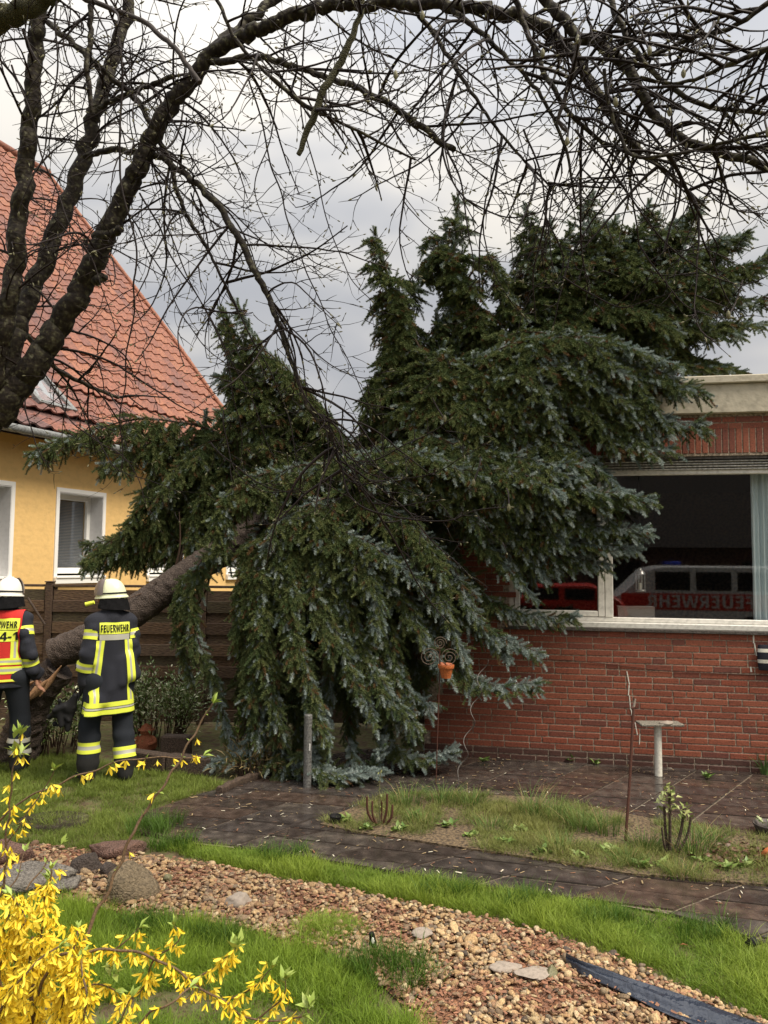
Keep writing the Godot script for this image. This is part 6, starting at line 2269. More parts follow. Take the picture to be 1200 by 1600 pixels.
	place_rock("flat greyish tile shard left of the larger shard in the gravel", [790, 1518], Vector3(0.075, 0.012, 0.05), 21, mats.stone_pale, 0.5, -0.3)
	place_rock("pinkish flat stone in the gravel above the small dark stump", [664, 1466], Vector3(0.058, 0.018, 0.045), 22, mats.stone_pale, 0.5, 0.3)
	place_rock("large rounded cream pebble touching the right tile shard", [861, 1528], Vector3(0.030, 0.030, 0.026), 23, mats.bud, 0.0, 0.3)
	# stepping stone in the lawn
	g = G(84, 1284)
	mb = MB.new()
	var ring2 := PackedVector2Array()
	for i in 14:
		var a := TAU * i / 14
		ring2.append(Vector2(cos(a) * 0.27 * (1.0 + 0.06 * sin(i * 2.7)), sin(a) * 0.20 * (1.0 + 0.06 * cos(i * 1.9))))
	mb.prism(ring2, -0.02, 0.022, 0.008)
	var st := part("stepping_stone", mb, mats.slabs[1], self, false)
	st.position = g
	tag(st, "grey stepping stone sunk in the lawn near the left firefighter", "stepping stone")
	# pond liner showing at the gravel's edge
	var spine := [[884, 1500, 0.0], [905, 1512, 0.045], [950, 1530, 0.085], [1000, 1550, 0.11], [1050, 1570, 0.13], [1100, 1588, 0.15], [1160, 1612, 0.17], [1240, 1640, 0.18]]
	mb = MB.new()
	rings = []
	var cl := []
	for q in spine: cl.append(G(q[0], q[1], 0.03))
	var line := smooth_line(cl, 0.03)
	for i in line.size():
		var f := float(i) / (line.size() - 1)
		var T := (line[mini(i + 1, line.size() - 1)] - line[maxi(i - 1, 0)]).normalized()
		var S := Vector3(-T.z, 0, T.x).normalized()
		var w := 0.175 * f * (2.0 - f) * minf(1.0, f * 5.0 + 0.15) + 0.003
		var ring := PackedVector3Array()
		for j in 11:
			var x := -1.0 + 0.2 * j
			var fold := 0.010 * sin(x * 5.0 + i * 0.09) + 0.006 * sin(x * 11.0 - i * 0.21) + -0.012 * x
			ring.append(line[i] + S * x * w * 0.55 + Vector3.UP * (fold + 0.006))
		for j in 11:
			var x := 1.0 - 0.2 * j
			var fold := 0.010 * sin(x * 5.0 + i * 0.09) + 0.006 * sin(x * 11.0 - i * 0.21) + -0.012 * x
			ring.append(line[i] + S * x * w * 0.55 + Vector3.UP * (fold + 0.001))
		ring.reverse()
		rings.append(ring)
	mb.loft(rings)
	tag(part("pond_liner", mb, mats.liner), "strip of shiny dark blue plastic liner sticking out of the gravel", "plastic sheet")
	# small dark stump, lump, leaf, plastic pot
	g = G(581, 1484)
	o = thing("small_stump", "small charred wooden stump with a white chip beside the gravel's grass tuft", "stump", g)
	part("wood", rod(smooth_line([Vector3(0, -0.01, 0), Vector3(0.004, 0.04, 0), Vector3(-0.004, 0.085, 0.004)], 0.012), 0.024, 9, 0.014), mats.black, o, false)
	mb = rock(Vector3(0.008, 0.014, 0.004), 4)
	part("chip", mb, mats.white_frame, o, false).position = Vector3(0.006, 0.055, 0.024)
	var lump := part("clod", rock(Vector3(0.03, 0.028, 0.03), 31), mats.black, self, false)
	lump.position = G(1176, 1482) + Vector3(0, 0.03, 0)
	tag(lump, "black clod lying in the grass strip near the path's right end", "clod")
	g = G(524, 1290)
	o = thing("plastic_pot", "small black plastic pot at the left tip of the flower bed", "flower pot", g)
	mb = MB.new()
	mb.lathe([[0.030, 0.0], [0.042, 0.065], [0.046, 0.066], [0.046, 0.076], [0.040, 0.074], [0.036, 0.05], [0.0, 0.048]], Vector3.ZERO, 16, Color.WHITE, false)
	part("pot", mb, mats.black, o, false)
	# right edge of the bed: litter, an orange pot shard and a pale flowering pot
	g = G(1206, 1345)
	o = part("pot_shard", rock(Vector3(0.07, 0.06, 0.05), 44), mats.orange_pot, self, false)
	o.position = g + Vector3(0, 0.04, 0)
	tag(o, "bright orange pot shard at the picture's right edge on the leaf litter", "shard")
	g = G(1204, 1304)
	o = thing("bowl_planter", "dark bowl with pale leaves at the paving's right edge", "planter", g)
	mb = MB.new()
	mb.lathe([[0.07, 0.0], [0.10, 0.03], [0.12, 0.075], [0.112, 0.078], [0.09, 0.05], [0.0, 0.045]], Vector3.ZERO, 20, Color.WHITE, false)
	part("bowl", mb, mats.slate, o, false)
	mb = MB.new()
	mb.coloured = true
	for i in 26:
		leaf(mb, Vector3(rr(-0.06, 0.06), 0.07, rr(-0.06, 0.06)), (rdir() + Vector3.UP * 1.2).normalized(), rr(0.04, 0.07), 0.4, Color(0.42, 0.46, 0.24).lerp(Color(0.12, 0.2, 0.06), rng.randf()))
	part("leaves", mb, mats.leaf, o, false).set_meta("kind", "stuff")
	# cable along the bricks
	var h := basis_of_bungalow()
	var base := G(950, 1196.5)
	var cp := []
	for q in [[-0.75, 1.02], [-0.3, 1.01], [0.05, 0.985], [0.45, 0.95], [0.8, 0.935], [1.3, 0.93], [1.75, 0.925]]: cp.append(base + h * Vector3(q[0], q[1], 0.006))
	tag(part("wall_cable", rod(smooth_line(cp, 0.05), 0.0035, 5), mats.rusty), "thin dark cable sagging along the brick wall under the sill", "cable")
# ---------------------------------------------------------------- leaves, shrubs, grass, gravel, forsythia
func leaf(mb: MB, p: Vector3, d: Vector3, L: float, wide: float, col: Color) -> void:     # a pointed leaf folded along its rib
	var s := d.cross(Vector3(rr(-0.4, 0.4), 1, rr(-0.4, 0.4))).normalized() * L * wide * 0.5
	var up := s.cross(d).normalized() * L * 0.10
	var a := mb.vert(p, Vector3.ZERO, col)
	var b := mb.vert(p + d * L * 0.45 + s + up, Vector3.ZERO, col)
	var c := mb.vert(p + d * L * 0.5, Vector3.ZERO, col)
	var e := mb.vert(p + d * L * 0.45 - s + up, Vector3.ZERO, col)
	var f := mb.vert(p + d * L - up * 0.8, Vector3.ZERO, col)
	mb.tri(a, c, b); mb.tri(b, c, f); mb.tri(a, e, c); mb.tri(c, e, f)

func shrub(called: String, label: String, px: Array, h: float, w: float, n_stems: int, per: int, L: float, wide: float, ca: Color, cb: Color, cc: Color, pale: float, cat := "shrub", group := "") -> void:
	var g := G(px[0], px[1])
	var o := thing(called, label, cat, g, group)
	var st := MB.new()
	var lv := MB.new()
	lv.coloured = true
	for i in n_stems:
		var a := rr(0, TAU)
		var tip := Vector3(cos(a) * w * rr(0.1, 0.55), h * rr(0.55, 1.0), sin(a) * w * rr(0.1, 0.5))
		var line := smooth_line([Vector3(cos(a) * w * 0.22, 0, sin(a) * w * 0.22), tip * 0.5 + Vector3(cos(a) * w * 0.12, 0, sin(a) * w * 0.12) + Vector3(rr(-0.05, 0.05), 0.06, rr(-0.05, 0.05)), tip], 0.04)
		st.add(rod(line, 0.007, 5, 0.002))
		for k in per:
			var f := sqrt(rr(0.08, 1.0))
			var q := line[mini(int(f * (line.size() - 1)), line.size() - 1)]
			var d := (rdir() + (tip.normalized()) * 0.7 + Vector3.UP * 0.15).normalized()
			q += d * rr(0.0, 0.15)
			var c := ca.lerp(cb, rng.randf())
			if rng.randf() < pale: c = cc
			leaf(lv, q, d, L * rr(0.7, 1.2), wide, c)
	part("stems", st, mats.spruce_twig, o, false)
	part("leaves", lv, mats.leaf, o, false).set_meta("kind", "stuff")

func blade(mb: MB, p: Vector3, lean: Vector3, h: float, w: float, col: Color) -> void:
	var s := Vector3(lean.z, 0, -lean.x)
	s = (s if s.length() > 0.01 else Vector3.RIGHT).normalized().rotated(Vector3.UP, rr(-0.8, 0.8)) * w * 0.5
	var i := mb.v.size()
	for k in 4:
		var f := k / 3.0
		var q := p + Vector3.UP * h * (f - 0.25 * f * f * minf(1.0, lean.length() / h)) + lean * f * f
		if k < 3:
			var ww := s * (1.0 - 0.25 * k)
			mb.vert(q - ww, Vector3.ZERO, col); mb.vert(q + ww, Vector3.ZERO, col)
		else:
			mb.vert(q, Vector3.ZERO, col)
	mb.tri(i, i + 1, i + 3); mb.tri(i, i + 3, i + 2); mb.tri(i + 2, i + 3, i + 5); mb.tri(i + 2, i + 5, i + 4); mb.tri(i + 4, i + 5, i + 6)

func tuft_mesh(n: int, spread: float, h: float, lean: float, w: float) -> ArrayMesh:
	var mb := MB.new()
	mb.coloured = true
	for i in n:
		var a := rr(0, TAU)
		var r := spread * sqrt(rng.randf())
		var b := a + rr(-1.2, 1.2)
		var hh := h * rr(0.5, 1.1)
		var k := rr(0.72, 1.25)
		var col := Color(k, k, k * rr(0.8, 1.1))
		if rng.randf() < 0.09: col = Color(1.9, 1.25, 1.5) * rr(0.7, 1.0)
		blade(mb, Vector3(cos(a) * r, 0, sin(a) * r), Vector3(cos(b), 0, sin(b)) * hh * lean * rr(0.2, 1.0), hh, w * rr(0.7, 1.2), col)
	return mb.mesh()

func in_px(poly: PackedVector2Array, x: float, z: float) -> bool:
	return Geometry2D.is_point_in_polygon(Vector2(x, z), poly)

func build_grass() -> void:
	var nz := FastNoiseLite.new()
	nz.seed = 77; nz.frequency = 1.1; nz.fractal_octaves = 3
	var front := ground_poly([[-200, 1405], [0, 1405], [120, 1415], [200, 1432], [300, 1444], [380, 1456], [430, 1474], [510, 1494], [570, 1520], [620, 1566], [660, 1612], [700, 1660], [-300, 1660]])
	var strip := ground_poly([[228, 1318], [300, 1322], [400, 1334], [500, 1349], [600, 1366], [700, 1382], [850, 1402], [950, 1416], [1040, 1432], [1130, 1458], [1200, 1485], [1320, 1530], [1320, 1700], [1200, 1594], [1130, 1564], [1060, 1534], [1000, 1506], [940, 1484], [860, 1456], [780, 1434], [700, 1419], [600, 1399], [520, 1382], [430, 1368], [330, 1346]])
	var lawn := ground_poly([[-200, 1180], [0, 1172], [120, 1180], [200, 1196], [300, 1212], [350, 1222], [372, 1226], [300, 1243], [228, 1270], [205, 1296], [228, 1320], [120, 1326], [0, 1318], [-200, 1320]])
	var patchy := ground_poly([[458, 1462], [480, 1444], [520, 1436], [560, 1446], [566, 1464], [530, 1474], [480, 1476]])
	var tufts := [tuft_mesh(22, 0.055, 0.085, 0.9, 0.0034), tuft_mesh(18, 0.05, 0.06, 1.0, 0.0032), tuft_mesh(16, 0.035, 0.13, 0.8, 0.0038)]
	var xf := [[], [], []]
	var col := [[], [], []]
	var sow := func(poly: PackedVector2Array, per_m2: float, tall: float, dark: Color, light: Color, bare: float, minz := -99.0) -> void:
		var lo := Vector2(1e9, 1e9)
		var hi := -lo
		for p in poly: lo = lo.min(p); hi = hi.max(p)
		var n := int((hi.x - lo.x) * (hi.y - lo.y) * per_m2)
		for i in n:
			var x := rr(lo.x, hi.x)
			var z := rr(lo.y, hi.y)
			if not in_px(poly, x, z): continue
			var v := nz.get_noise_2d(x, z)
			if v < bare + rr(-0.12, 0.12): continue
			var k := 2 if rng.randf() < 0.10 + 0.5 * maxf(v - 0.22, 0.0) else (0 if rng.randf() < 0.6 else 1)
			var s := tall * rr(0.6, 1.2) * (1.0 + 0.7 * v)
			xf[k].append(Transform3D(Basis(Vector3.UP, rr(0, TAU)).scaled(Vector3(rr(0.9, 1.2), s, rr(0.9, 1.2))), Vector3(x, 0.02 if bare == -0.12 else -0.012, z)))
			col[k].append(dark.lerp(light, clampf(0.5 + v * 0.9 + rr(-0.3, 0.3), 0, 1)))
	var deep := Color(0.13, 0.22, 0.018)
	var mid := Color(0.29, 0.41, 0.045)
	var yel := Color(0.21, 0.27, 0.05)
	sow.call(front, 1500.0, 1.0, deep, mid, -0.36)
	sow.call(strip, 1500.0, 0.78, Color(0.13, 0.22, 0.02), Color(0.29, 0.38, 0.05), -0.6)
	sow.call(lawn, 800.0, 0.75, Color(0.11, 0.16, 0.02), yel, -0.33)
	sow.call(patchy, 2600.0, 0.8, Color(0.17, 0.26, 0.03), Color(0.30, 0.40, 0.06), -1.0)
	var bedlo := bed_area
	sow.call(bedlo, 760.0, 0.6, Color(0.10, 0.15, 0.03), Color(0.26, 0.27, 0.08), -0.12)
	# taller drifts along the grass edge and in the lawn
	for q in [[230, 1300, 30, 1.5], [250, 1290, 20, 1.4], [610, 1520, 30, 1.5], [560, 1510, 24, 1.4], [640, 1540, 14, 1.3], [700, 1392, 24, 1.3], [820, 1412, 20, 1.2], [1100, 1460, 20, 1.4], [960, 1440, 20, 1.2], [270, 1320, 26, 1.2], [440, 1340, 26, 1.2], [240, 1450, 20, 1.3], [340, 1470, 26, 1.3]]:
		var g := G(q[0], q[1])
		for i in int(q[2]):
			xf[2].append(Transform3D(Basis(Vector3.UP, rr(0, TAU)).scaled(Vector3(1.1, q[3] * rr(0.6, 1.1), 1.1)), g + Vector3(rr(-0.16, 0.16), -0.012, rr(-0.09, 0.09))))
			col[2].append(Color(0.05, 0.12, 0.012).lerp(Color(0.11, 0.20, 0.025), rng.randf()))
	# dead blades and moss tufts lying in the lawns
	var dead := tuft_mesh(9, 0.05, 0.045, 2.4, 0.004)
	var dx := []
	var dc := []
	for poly in [front, lawn, strip]:
		var lo := Vector2(1e9, 1e9)
		var hi := -lo
		for p in poly: lo = lo.min(p); hi = hi.max(p)
		for i in int((hi.x - lo.x) * (hi.y - lo.y) * (260.0 if poly == lawn else 110.0)):
			var x := rr(lo.x, hi.x)
			var z := rr(lo.y, hi.y)
			if not in_px(poly, x, z): continue
			dx.append(Transform3D(Basis(Vector3.UP, rr(0, TAU)).scaled(Vector3(1, rr(0.4, 1.0), 1)), Vector3(x, -0.012, z)))
			dc.append(Color(0.22, 0.17, 0.085).lerp(Color(0.12, 0.10, 0.04), rng.randf()) if rng.randf() < 0.75 else Color(0.10, 0.15, 0.03))
	var root := Node3D.new()
	root.name = "grass"
	add_child(root)
	tag(root, "short uneven lawn grass with fresh green blades", "grass", "", "stuff")
	for k in 3: many("blades", tufts[k], mats.blade, xf[k], col[k], root)
	many("dead_blades", dead, mats.blade, dx, dc, root)

func build_gravel() -> void:
	var nz := FastNoiseLite.new()
	nz.seed = 41; nz.frequency = 1.6
	var kinds := []
	for k in 5:
		var rk := rock(Vector3(1, 0.62, 0.78), 200 + k, 0.0, 3)
		# lighter copy: fewer rings are enough at this size
		var mb := MB.new()
		var rings := []
		var rg := RandomNumberGenerator.new()
		rg.seed = 300 + k
		for i in 7:
			var th := PI * (i + 0.05) / 6.1
			var ring := PackedVector3Array()
			for j in 10:
				var a := TAU * j / 10
				var d := Vector3(sin(th) * cos(a), -cos(th), -sin(th) * sin(a))
				ring.append(d * Vector3(1.0, [0.5, 0.34, 0.58, 0.28, 0.44][k], [0.74, 0.6, 0.85, 0.8, 0.66][k]) * (1.0 + 0.16 * sin(d.x * 3.0 + k) + 0.12 * cos(d.z * 4.0 + k * 2) + rg.randf_range(-0.05, 0.05)))
			rings.append(ring)
		mb.loft(rings, Color.WHITE, true)
		kinds.append(mb.mesh())
	var xf := [[], [], [], [], []]
	var col := [[], [], [], [], []]
	var lo := Vector2(1e9, 1e9)
	var hi := -lo
	for p in gravel_area: lo = lo.min(p); hi = hi.max(p)
	var pal := [Color(0.42, 0.29, 0.16), Color(0.52, 0.38, 0.22), Color(0.37, 0.23, 0.13), Color(0.62, 0.53, 0.38), Color(0.27, 0.165, 0.11), Color(0.17, 0.14, 0.115), Color(0.36, 0.30, 0.22), Color(0.075, 0.062, 0.058), Color(0.47, 0.32, 0.20), Color(0.58, 0.45, 0.27)]
	var n := int((hi.x - lo.x) * (hi.y - lo.y) * 2900.0)
	for i in n:
		var x := rr(lo.x, hi.x)
		var z := rr(lo.y, hi.y)
		if not in_px(gravel_area, x, z): continue
		# bark litter lies over some of the stones
		var v := nz.get_noise_2d(x, z)
		if v < -0.22 and rng.randf() < 0.72: continue
		var s := rr(0.0078, 0.0195) * (1.0 if rng.randf() < 0.92 else rr(1.3, 2.1))
		if x < -0.9: s *= 1.05
		var c: Color = pal[rng.randi() % pal.size()].lerp(pal[rng.randi() % 4], rng.randf() * 0.4) * Color(1.12, 1.04, 0.90) * rr(0.75, 1.15)
		if x < 0.1: c = c.lerp(Color(0.28, 0.15, 0.09), 0.18)
		var b := Basis(Vector3.UP, rr(0, TAU)) * Basis(Vector3.RIGHT, rr(-0.5, 0.5)) * Basis(Vector3.BACK, rr(-0.5, 0.5))
		var k := rng.randi() % 5
		xf[k].append(Transform3D(b.scaled_local(Vector3(s, s * rr(0.8, 1.2), s)), Vector3(x, rr(-0.004, 0.022) + 0.012 * v, z)))
		col[k].append(c)
	var root := Node3D.new()
	root.name = "gravel"
	add_child(root)
	tag(root, "bed of loose tan and brown rounded gravel with bark litter", "gravel", "", "stuff")
	for k in 5: many("pebbles", kinds[k], mats.pebble, xf[k], col[k], root)
	# bark and needle litter on the gravel, straw flecks on the paving
	var fm := MB.new()
	fm.coloured = true
	fm.quad(Vector3(-1, 0, -0.4), Vector3(-0.8, 0.08, 0.4), Vector3(0.9, 0.05, 0.45), Vector3(1, 0.1, -0.3))
	var flake := fm.mesh()
	var lx := []
	var lc := []
	for i in 26000:
		var x := rr(lo.x, hi.x)
		var z := rr(lo.y, hi.y)
		if not in_px(gravel_area, x, z): continue
		var v := nz.get_noise_2d(x, z)
		if v > 0.02 + (0.12 if x < -0.2 else 0.0) and rng.randf() < 0.82: continue
		var s := rr(0.006, 0.017)
		lx.append(Transform3D((Basis(Vector3.UP, rr(0, TAU)) * Basis(Vector3.RIGHT, rr(-0.4, 0.4))).scaled_local(Vector3(s, s, s * rr(0.5, 1.3))), Vector3(x, rr(0.008, 0.026), z)))
		lc.append(Color(0.28, 0.13, 0.075).lerp(Color(0.15, 0.075, 0.045), rng.randf()) * rr(0.8, 1.3))
	many("bark_litter", flake, mats.fleck, lx, lc, root)
	lx = []; lc = []
	var plo := Vector2(1e9, 1e9)
	var phi := -plo
	for p in path_area: plo = plo.min(p); phi = phi.max(p)
	for i in 2600:
		var x := rr(plo.x, phi.x)
		var z := rr(plo.y, phi.y)
		if not in_px(path_area, x, z): continue
		var bed := in_px(bed_area, x, z)
		var s := rr(0.004, 0.016)
		lx.append(Transform3D((Basis(Vector3.UP, rr(0, TAU)) * Basis(Vector3.RIGHT, rr(-0.15, 0.15))).scaled_local(Vector3(s * 1.6, s * 0.6, s * rr(0.3, 0.8))), Vector3(x, 0.019 + rr(0, 0.002), z)))
		var k := rng.randf()
		lc.append((Color(0.34, 0.25, 0.13) if k < 0.5 else Color(0.20, 0.09, 0.045) if k < 0.88 else Color(0.62, 0.58, 0.46)) * rr(0.7, 1.2))
	var lt := many("litter", flake, mats.fleck, lx, lc, self)
	tag(lt, "straw coloured flecks and needles strewn over the wet paving and bed", "litter")

func build_plants() -> void:
	var g1 := Color(0.055, 0.115, 0.022)
	var g2 := Color(0.13, 0.21, 0.04)
	shrub("variegated_shrub", "cream edged variegated shrub between the two firefighters", [92, 1174], 0.72, 0.95, 60, 40, 0.05, 0.5, Color(0.08, 0.14, 0.03), Color(0.17, 0.24, 0.07), Color(0.58, 0.60, 0.40), 0.26)
	shrub("variegated_shrub", "cream edged variegated shrub right of the striped firefighter", [252, 1160], 0.80, 1.0, 66, 42, 0.05, 0.5, Color(0.08, 0.14, 0.03), Color(0.17, 0.24, 0.07), Color(0.58, 0.60, 0.40), 0.26)
	shrub("young_shrub", "sparse young shrub with fresh light green leaves beside the hanging boughs", [384, 1196], 0.58, 0.40, 9, 9, 0.06, 0.5, Color(0.14, 0.22, 0.04), Color(0.24, 0.32, 0.07), Color(0.3, 0.2, 0.1), 0.08)
	shrub("dry_perennial", "straw coloured dry perennial at the corner of the wet paving", [392, 1214], 0.22, 0.42, 40, 8, 0.10, 0.09, Color(0.26, 0.19, 0.09), Color(0.34, 0.27, 0.12), Color(0.12, 0.15, 0.05), 0.2, "perennial")
	# rose stubs
	var g := G(594, 1292)
	var o := thing("pruned_rose", "hard pruned rose with bare brown stubs at the bed's left end", "rose", g)
	for q in [[-0.10, 0.22, 0.0, 0.010], [-0.06, 0.20, 0.04, 0.009], [0.05, 0.24, 0.0, 0.010], [0.09, 0.17, 0.03, 0.010], [0.01, 0.18, -0.04, 0.008]]:
		part("stub", rod(smooth_line([Vector3(q[0] * 0.15, -0.01, 0), Vector3(q[0] * 0.9, q[1] * 0.45, q[2]), Vector3(q[0], q[1], q[2])], 0.03), q[3], 7, q[3] * 0.8), mats.rusty, o, false)
	var lv := MB.new()
	lv.coloured = true
	part("shoot", rod(smooth_line([Vector3(0, 0, 0), Vector3(-0.01, 0.22, 0), Vector3(0.0, 0.42, 0.01)], 0.03), 0.006, 6, 0.003), mats.bud, o, false)
	for i in 16: leaf(lv, Vector3(rr(-0.02, 0.02), rr(0.1, 0.42), rr(-0.02, 0.02)), (rdir() + Vector3.UP * 0.4).normalized(), rr(0.02, 0.045), 0.4, Color(0.34, 0.33, 0.12).lerp(Color(0.15, 0.2, 0.05), rng.randf()))
	part("leaves", lv, mats.leaf, o, false).set_meta("kind", "stuff")
	# rose with leaves on the right of the bed
	g = G(1046, 1338)
	o = thing("leafing_rose", "pruned rose with thick stems and new leaves right of the rusty stake", "rose", g)
	for q in [[-0.03, 0.33, 0.0, 0.011], [0.0, 0.42, 0.02, 0.012], [0.12, 0.30, -0.04, 0.012], [0.15, 0.26, 0.0, 0.010], [-0.06, 0.2, 0.03, 0.009]]:
		part("stem", rod(smooth_line([Vector3(q[0] * 0.2, -0.01, 0), Vector3(q[0] * 0.8, q[1] * 0.5, q[2]), Vector3(q[0], q[1], q[2])], 0.03), q[3], 7, q[3] * 0.75), mats.old_wood, o, false)
	lv = MB.new()
	lv.coloured = true
	for i in 70:
		var at: Vector3 = [Vector3(0.0, 0.42, 0.02), Vector3(-0.02, 0.33, 0.0), Vector3(0.13, 0.29, -0.03)][i % 3] as Vector3
		leaf(lv, at + rdir() * 0.045, (rdir() + Vector3.UP * 0.3).normalized(), rr(0.035, 0.065), 0.55, Color(0.16, 0.22, 0.05).lerp(Color(0.38, 0.40, 0.16), rng.randf()))
	part("leaves", lv, mats.leaf, o, false).set_meta("kind", "stuff")
	# grassy perennials in the bed: each clump a plant
	var clumps := [[636, 1262, 0.22, "grassy clump at the left of the bed behind the pruned rose"], [690, 1258, 0.20, "grassy clump in the bed below the wavy stake"], [738, 1262, 0.18, "grassy clump in the bed left of the tawny clump"], [830, 1278, 0.28, "tallest tawny green grass clump in the middle of the bed"], [862, 1284, 0.24, "grass clump right of the tawny clump in the bed"], [910, 1300, 0.22, "arching dark grass clump left of the rusty stake"], [945, 1306, 0.22, "arching grass clump touching the rusty stake's left side"], [1010, 1330, 0.18, "low grass clump between rusty stake and leafing rose"], [1080, 1340, 0.26, "dark narrow leaved clump behind the leafing rose"], [1110, 1320, 0.16, "low flopping grass clump at the bed's right end"], [660, 1290, 0.12, "low grass clump in the front left of the bed"], [770, 1300, 0.13, "short grass clump in the middle front of the bed"], [880, 1332, 0.14, "short bright clump at the bed's front edge near the middle"], [980, 1352, 0.12, "low herb clump at the bed's front edge below the rusty stake"], [1070, 1372, 0.10, "small herb clump at the path edge below the leafing rose"]]
	var i := 0
	for c in clumps:
		var mb := MB.new()
		mb.coloured = true
		var tawny: bool = c[3].begins_with("tallest")
		for k in 120:
			var a := rr(0, TAU)
			var r := 0.09 * sqrt(rng.randf())
			var h: float = c[2] * rr(0.5, 1.1)
			var cl := Color(0.06, 0.125, 0.022).lerp(Color(0.17, 0.25, 0.06), rng.randf())
			if rng.randf() < (0.3 if tawny else 0.10): cl = Color(0.38, 0.30, 0.13)
			blade(mb, Vector3(cos(a) * r * 1.4, 0, sin(a) * r), Vector3(cos(a + rr(-0.7, 0.7)), 0, sin(a + rr(-0.7, 0.7))) * h * rr(0.2, 1.2), h, 0.0055, cl)
		var cn := part("grass_clump", mb, mats.blade, self, false)
		cn.position = G(c[0], c[1]) + Vector3(0, 0.008, 0)
		tag(cn, c[3], "plant", "clumps in the flower bed")
		i += 1
	# small leafy herbs dotted through the bed
	for k in 16:
		var q := [[540, 1288], [575, 1300], [622, 1302], [648, 1280], [700, 1296], [735, 1310], [790, 1322], [812, 1305], [846, 1338], [905, 1345], [950, 1335], [1008, 1360], [1035, 1355], [1095, 1352], [1130, 1365], [1160, 1358]][k] as Array
		var mb := MB.new()
		mb.coloured = true
		for j in rng.randi_range(14, 30):
			var a := rr(0, TAU)
			leaf(mb, Vector3(rr(-0.05, 0.05), 0.004, rr(-0.04, 0.04)), Vector3(cos(a), rr(0.2, 1.2), sin(a)).normalized(), rr(0.035, 0.075), 0.5, Color(0.10, 0.19, 0.035).lerp(Color(0.24, 0.30, 0.08), rng.randf()))
		var cn := part("herb", mb, mats.leaf, self, false)
		cn.position = G(q[0], q[1]) + Vector3(0, 0.022, 0)
		tag(cn, "small leafy herb " + ["right of the black plastic pot", "in front of the pruned rose's left stubs", "right of the pruned rose, in the bed's front row", "behind the front row, right of the pruned rose", "on the bare soil patch below the wavy stake", "at the path edge left of the bed's middle", "at the path edge in the bed's middle", "just before the tallest tawny grass clump", "at the path edge right of the bed's middle", "midway between the bed's middle and the rusty stake", "close in front of the rusty stake's foot", "at the path edge between rusty stake and leafing rose", "directly in front of the leafing rose's stems", "left of the dead leaf heap in the bed", "below the dead leaf heap at the path edge", "farthest right, in front of the dead leaf heap"][k], "plant", "small herbs in the flower bed")
	# weeds in the paving by the wall
	for c in [[892, 1192, 0.14, "upright weed growing at the wall's foot left of the bird table"], [931, 1196, 0.07, "small low weed at the wall's foot near the bird table"], [1105, 1218, 0.07, "flat rosette weed in the paving right of the bird table"], [755, 1192, 0.05, "mossy weed patch at the wall's foot below the boughs"], [1196, 1212, 0.26, "strappy dark green plant at the wall's foot, right edge"]]:
		var mb := MB.new()
		mb.coloured = true
		var big: bool = c[2] > 0.2
		for k in (34 if big else 16):
			var a := rr(0, TAU)
			if big: blade(mb, Vector3(cos(a), 0, sin(a)) * 0.03, Vector3(cos(a), 0, sin(a)) * rr(0.05, 0.2), c[2] * rr(0.6, 1.1), 0.022, Color(0.06, 0.13, 0.03).lerp(Color(0.12, 0.2, 0.06), rng.randf()))
			else: leaf(mb, Vector3(rr(-0.015, 0.015), 0.004, rr(-0.015, 0.015)), (Vector3(cos(a), rr(0.2, 1.4) * c[2] / 0.08, sin(a))).normalized(), rr(0.05, 0.09) * (1.3 if c[2] > 0.1 else 1.0), 0.35, Color(0.09, 0.17, 0.03).lerp(Color(0.17, 0.25, 0.06), rng.randf()))
		var cn := part("weed", mb, mats.leaf, self, false)
		cn.position = G(c[0], c[1]) + Vector3(0, 0.012, 0)
		tag(cn, c[3], "plant", "weeds at the foot of the wall")
	# dead leaves heaped at the bed's right end
	var hx := []
	var hc := []
	var dm := MB.new()
	dm.coloured = true
	leaf(dm, Vector3.ZERO, Vector3(1, 0.2, 0).normalized(), 1.0, 0.6, Color.WHITE)
	var heap := G(1150, 1342)
	for k in 420:
		var p := heap + Vector3(rng.randfn(0, 0.17), 0, rng.randfn(0, 0.11))
		p.y = rr(0.012, 0.05)
		var s := rr(0.025, 0.055)
		hx.append(Transform3D((Basis(Vector3.UP, rr(0, TAU)) * Basis(Vector3.RIGHT, rr(-1.0, 1.0))).scaled(Vector3(s, s, s)), p))
		hc.append(Color(0.075, 0.038, 0.024).lerp(Color(0.17, 0.085, 0.05), rng.randf()))
	tag(many("leaf_litter", dm.mesh(), mats.leaf, hx, hc), "heap of brown dead leaves at the bed's right end", "leaf litter")
	var dl := MB.new()
	dl.coloured = true
	leaf(dl, Vector3.ZERO, Vector3(1, 0.1, 0.2).normalized(), 0.045, 0.7, Color(0.26, 0.10, 0.045))
	var d := part("dead_leaf", dl, mats.leaf, self, false)
	d.position = G(1062, 1492) + Vector3(0, 0.05, 0)
	tag(d, "single brown dead leaf on the grass strip above the plastic liner", "leaf")

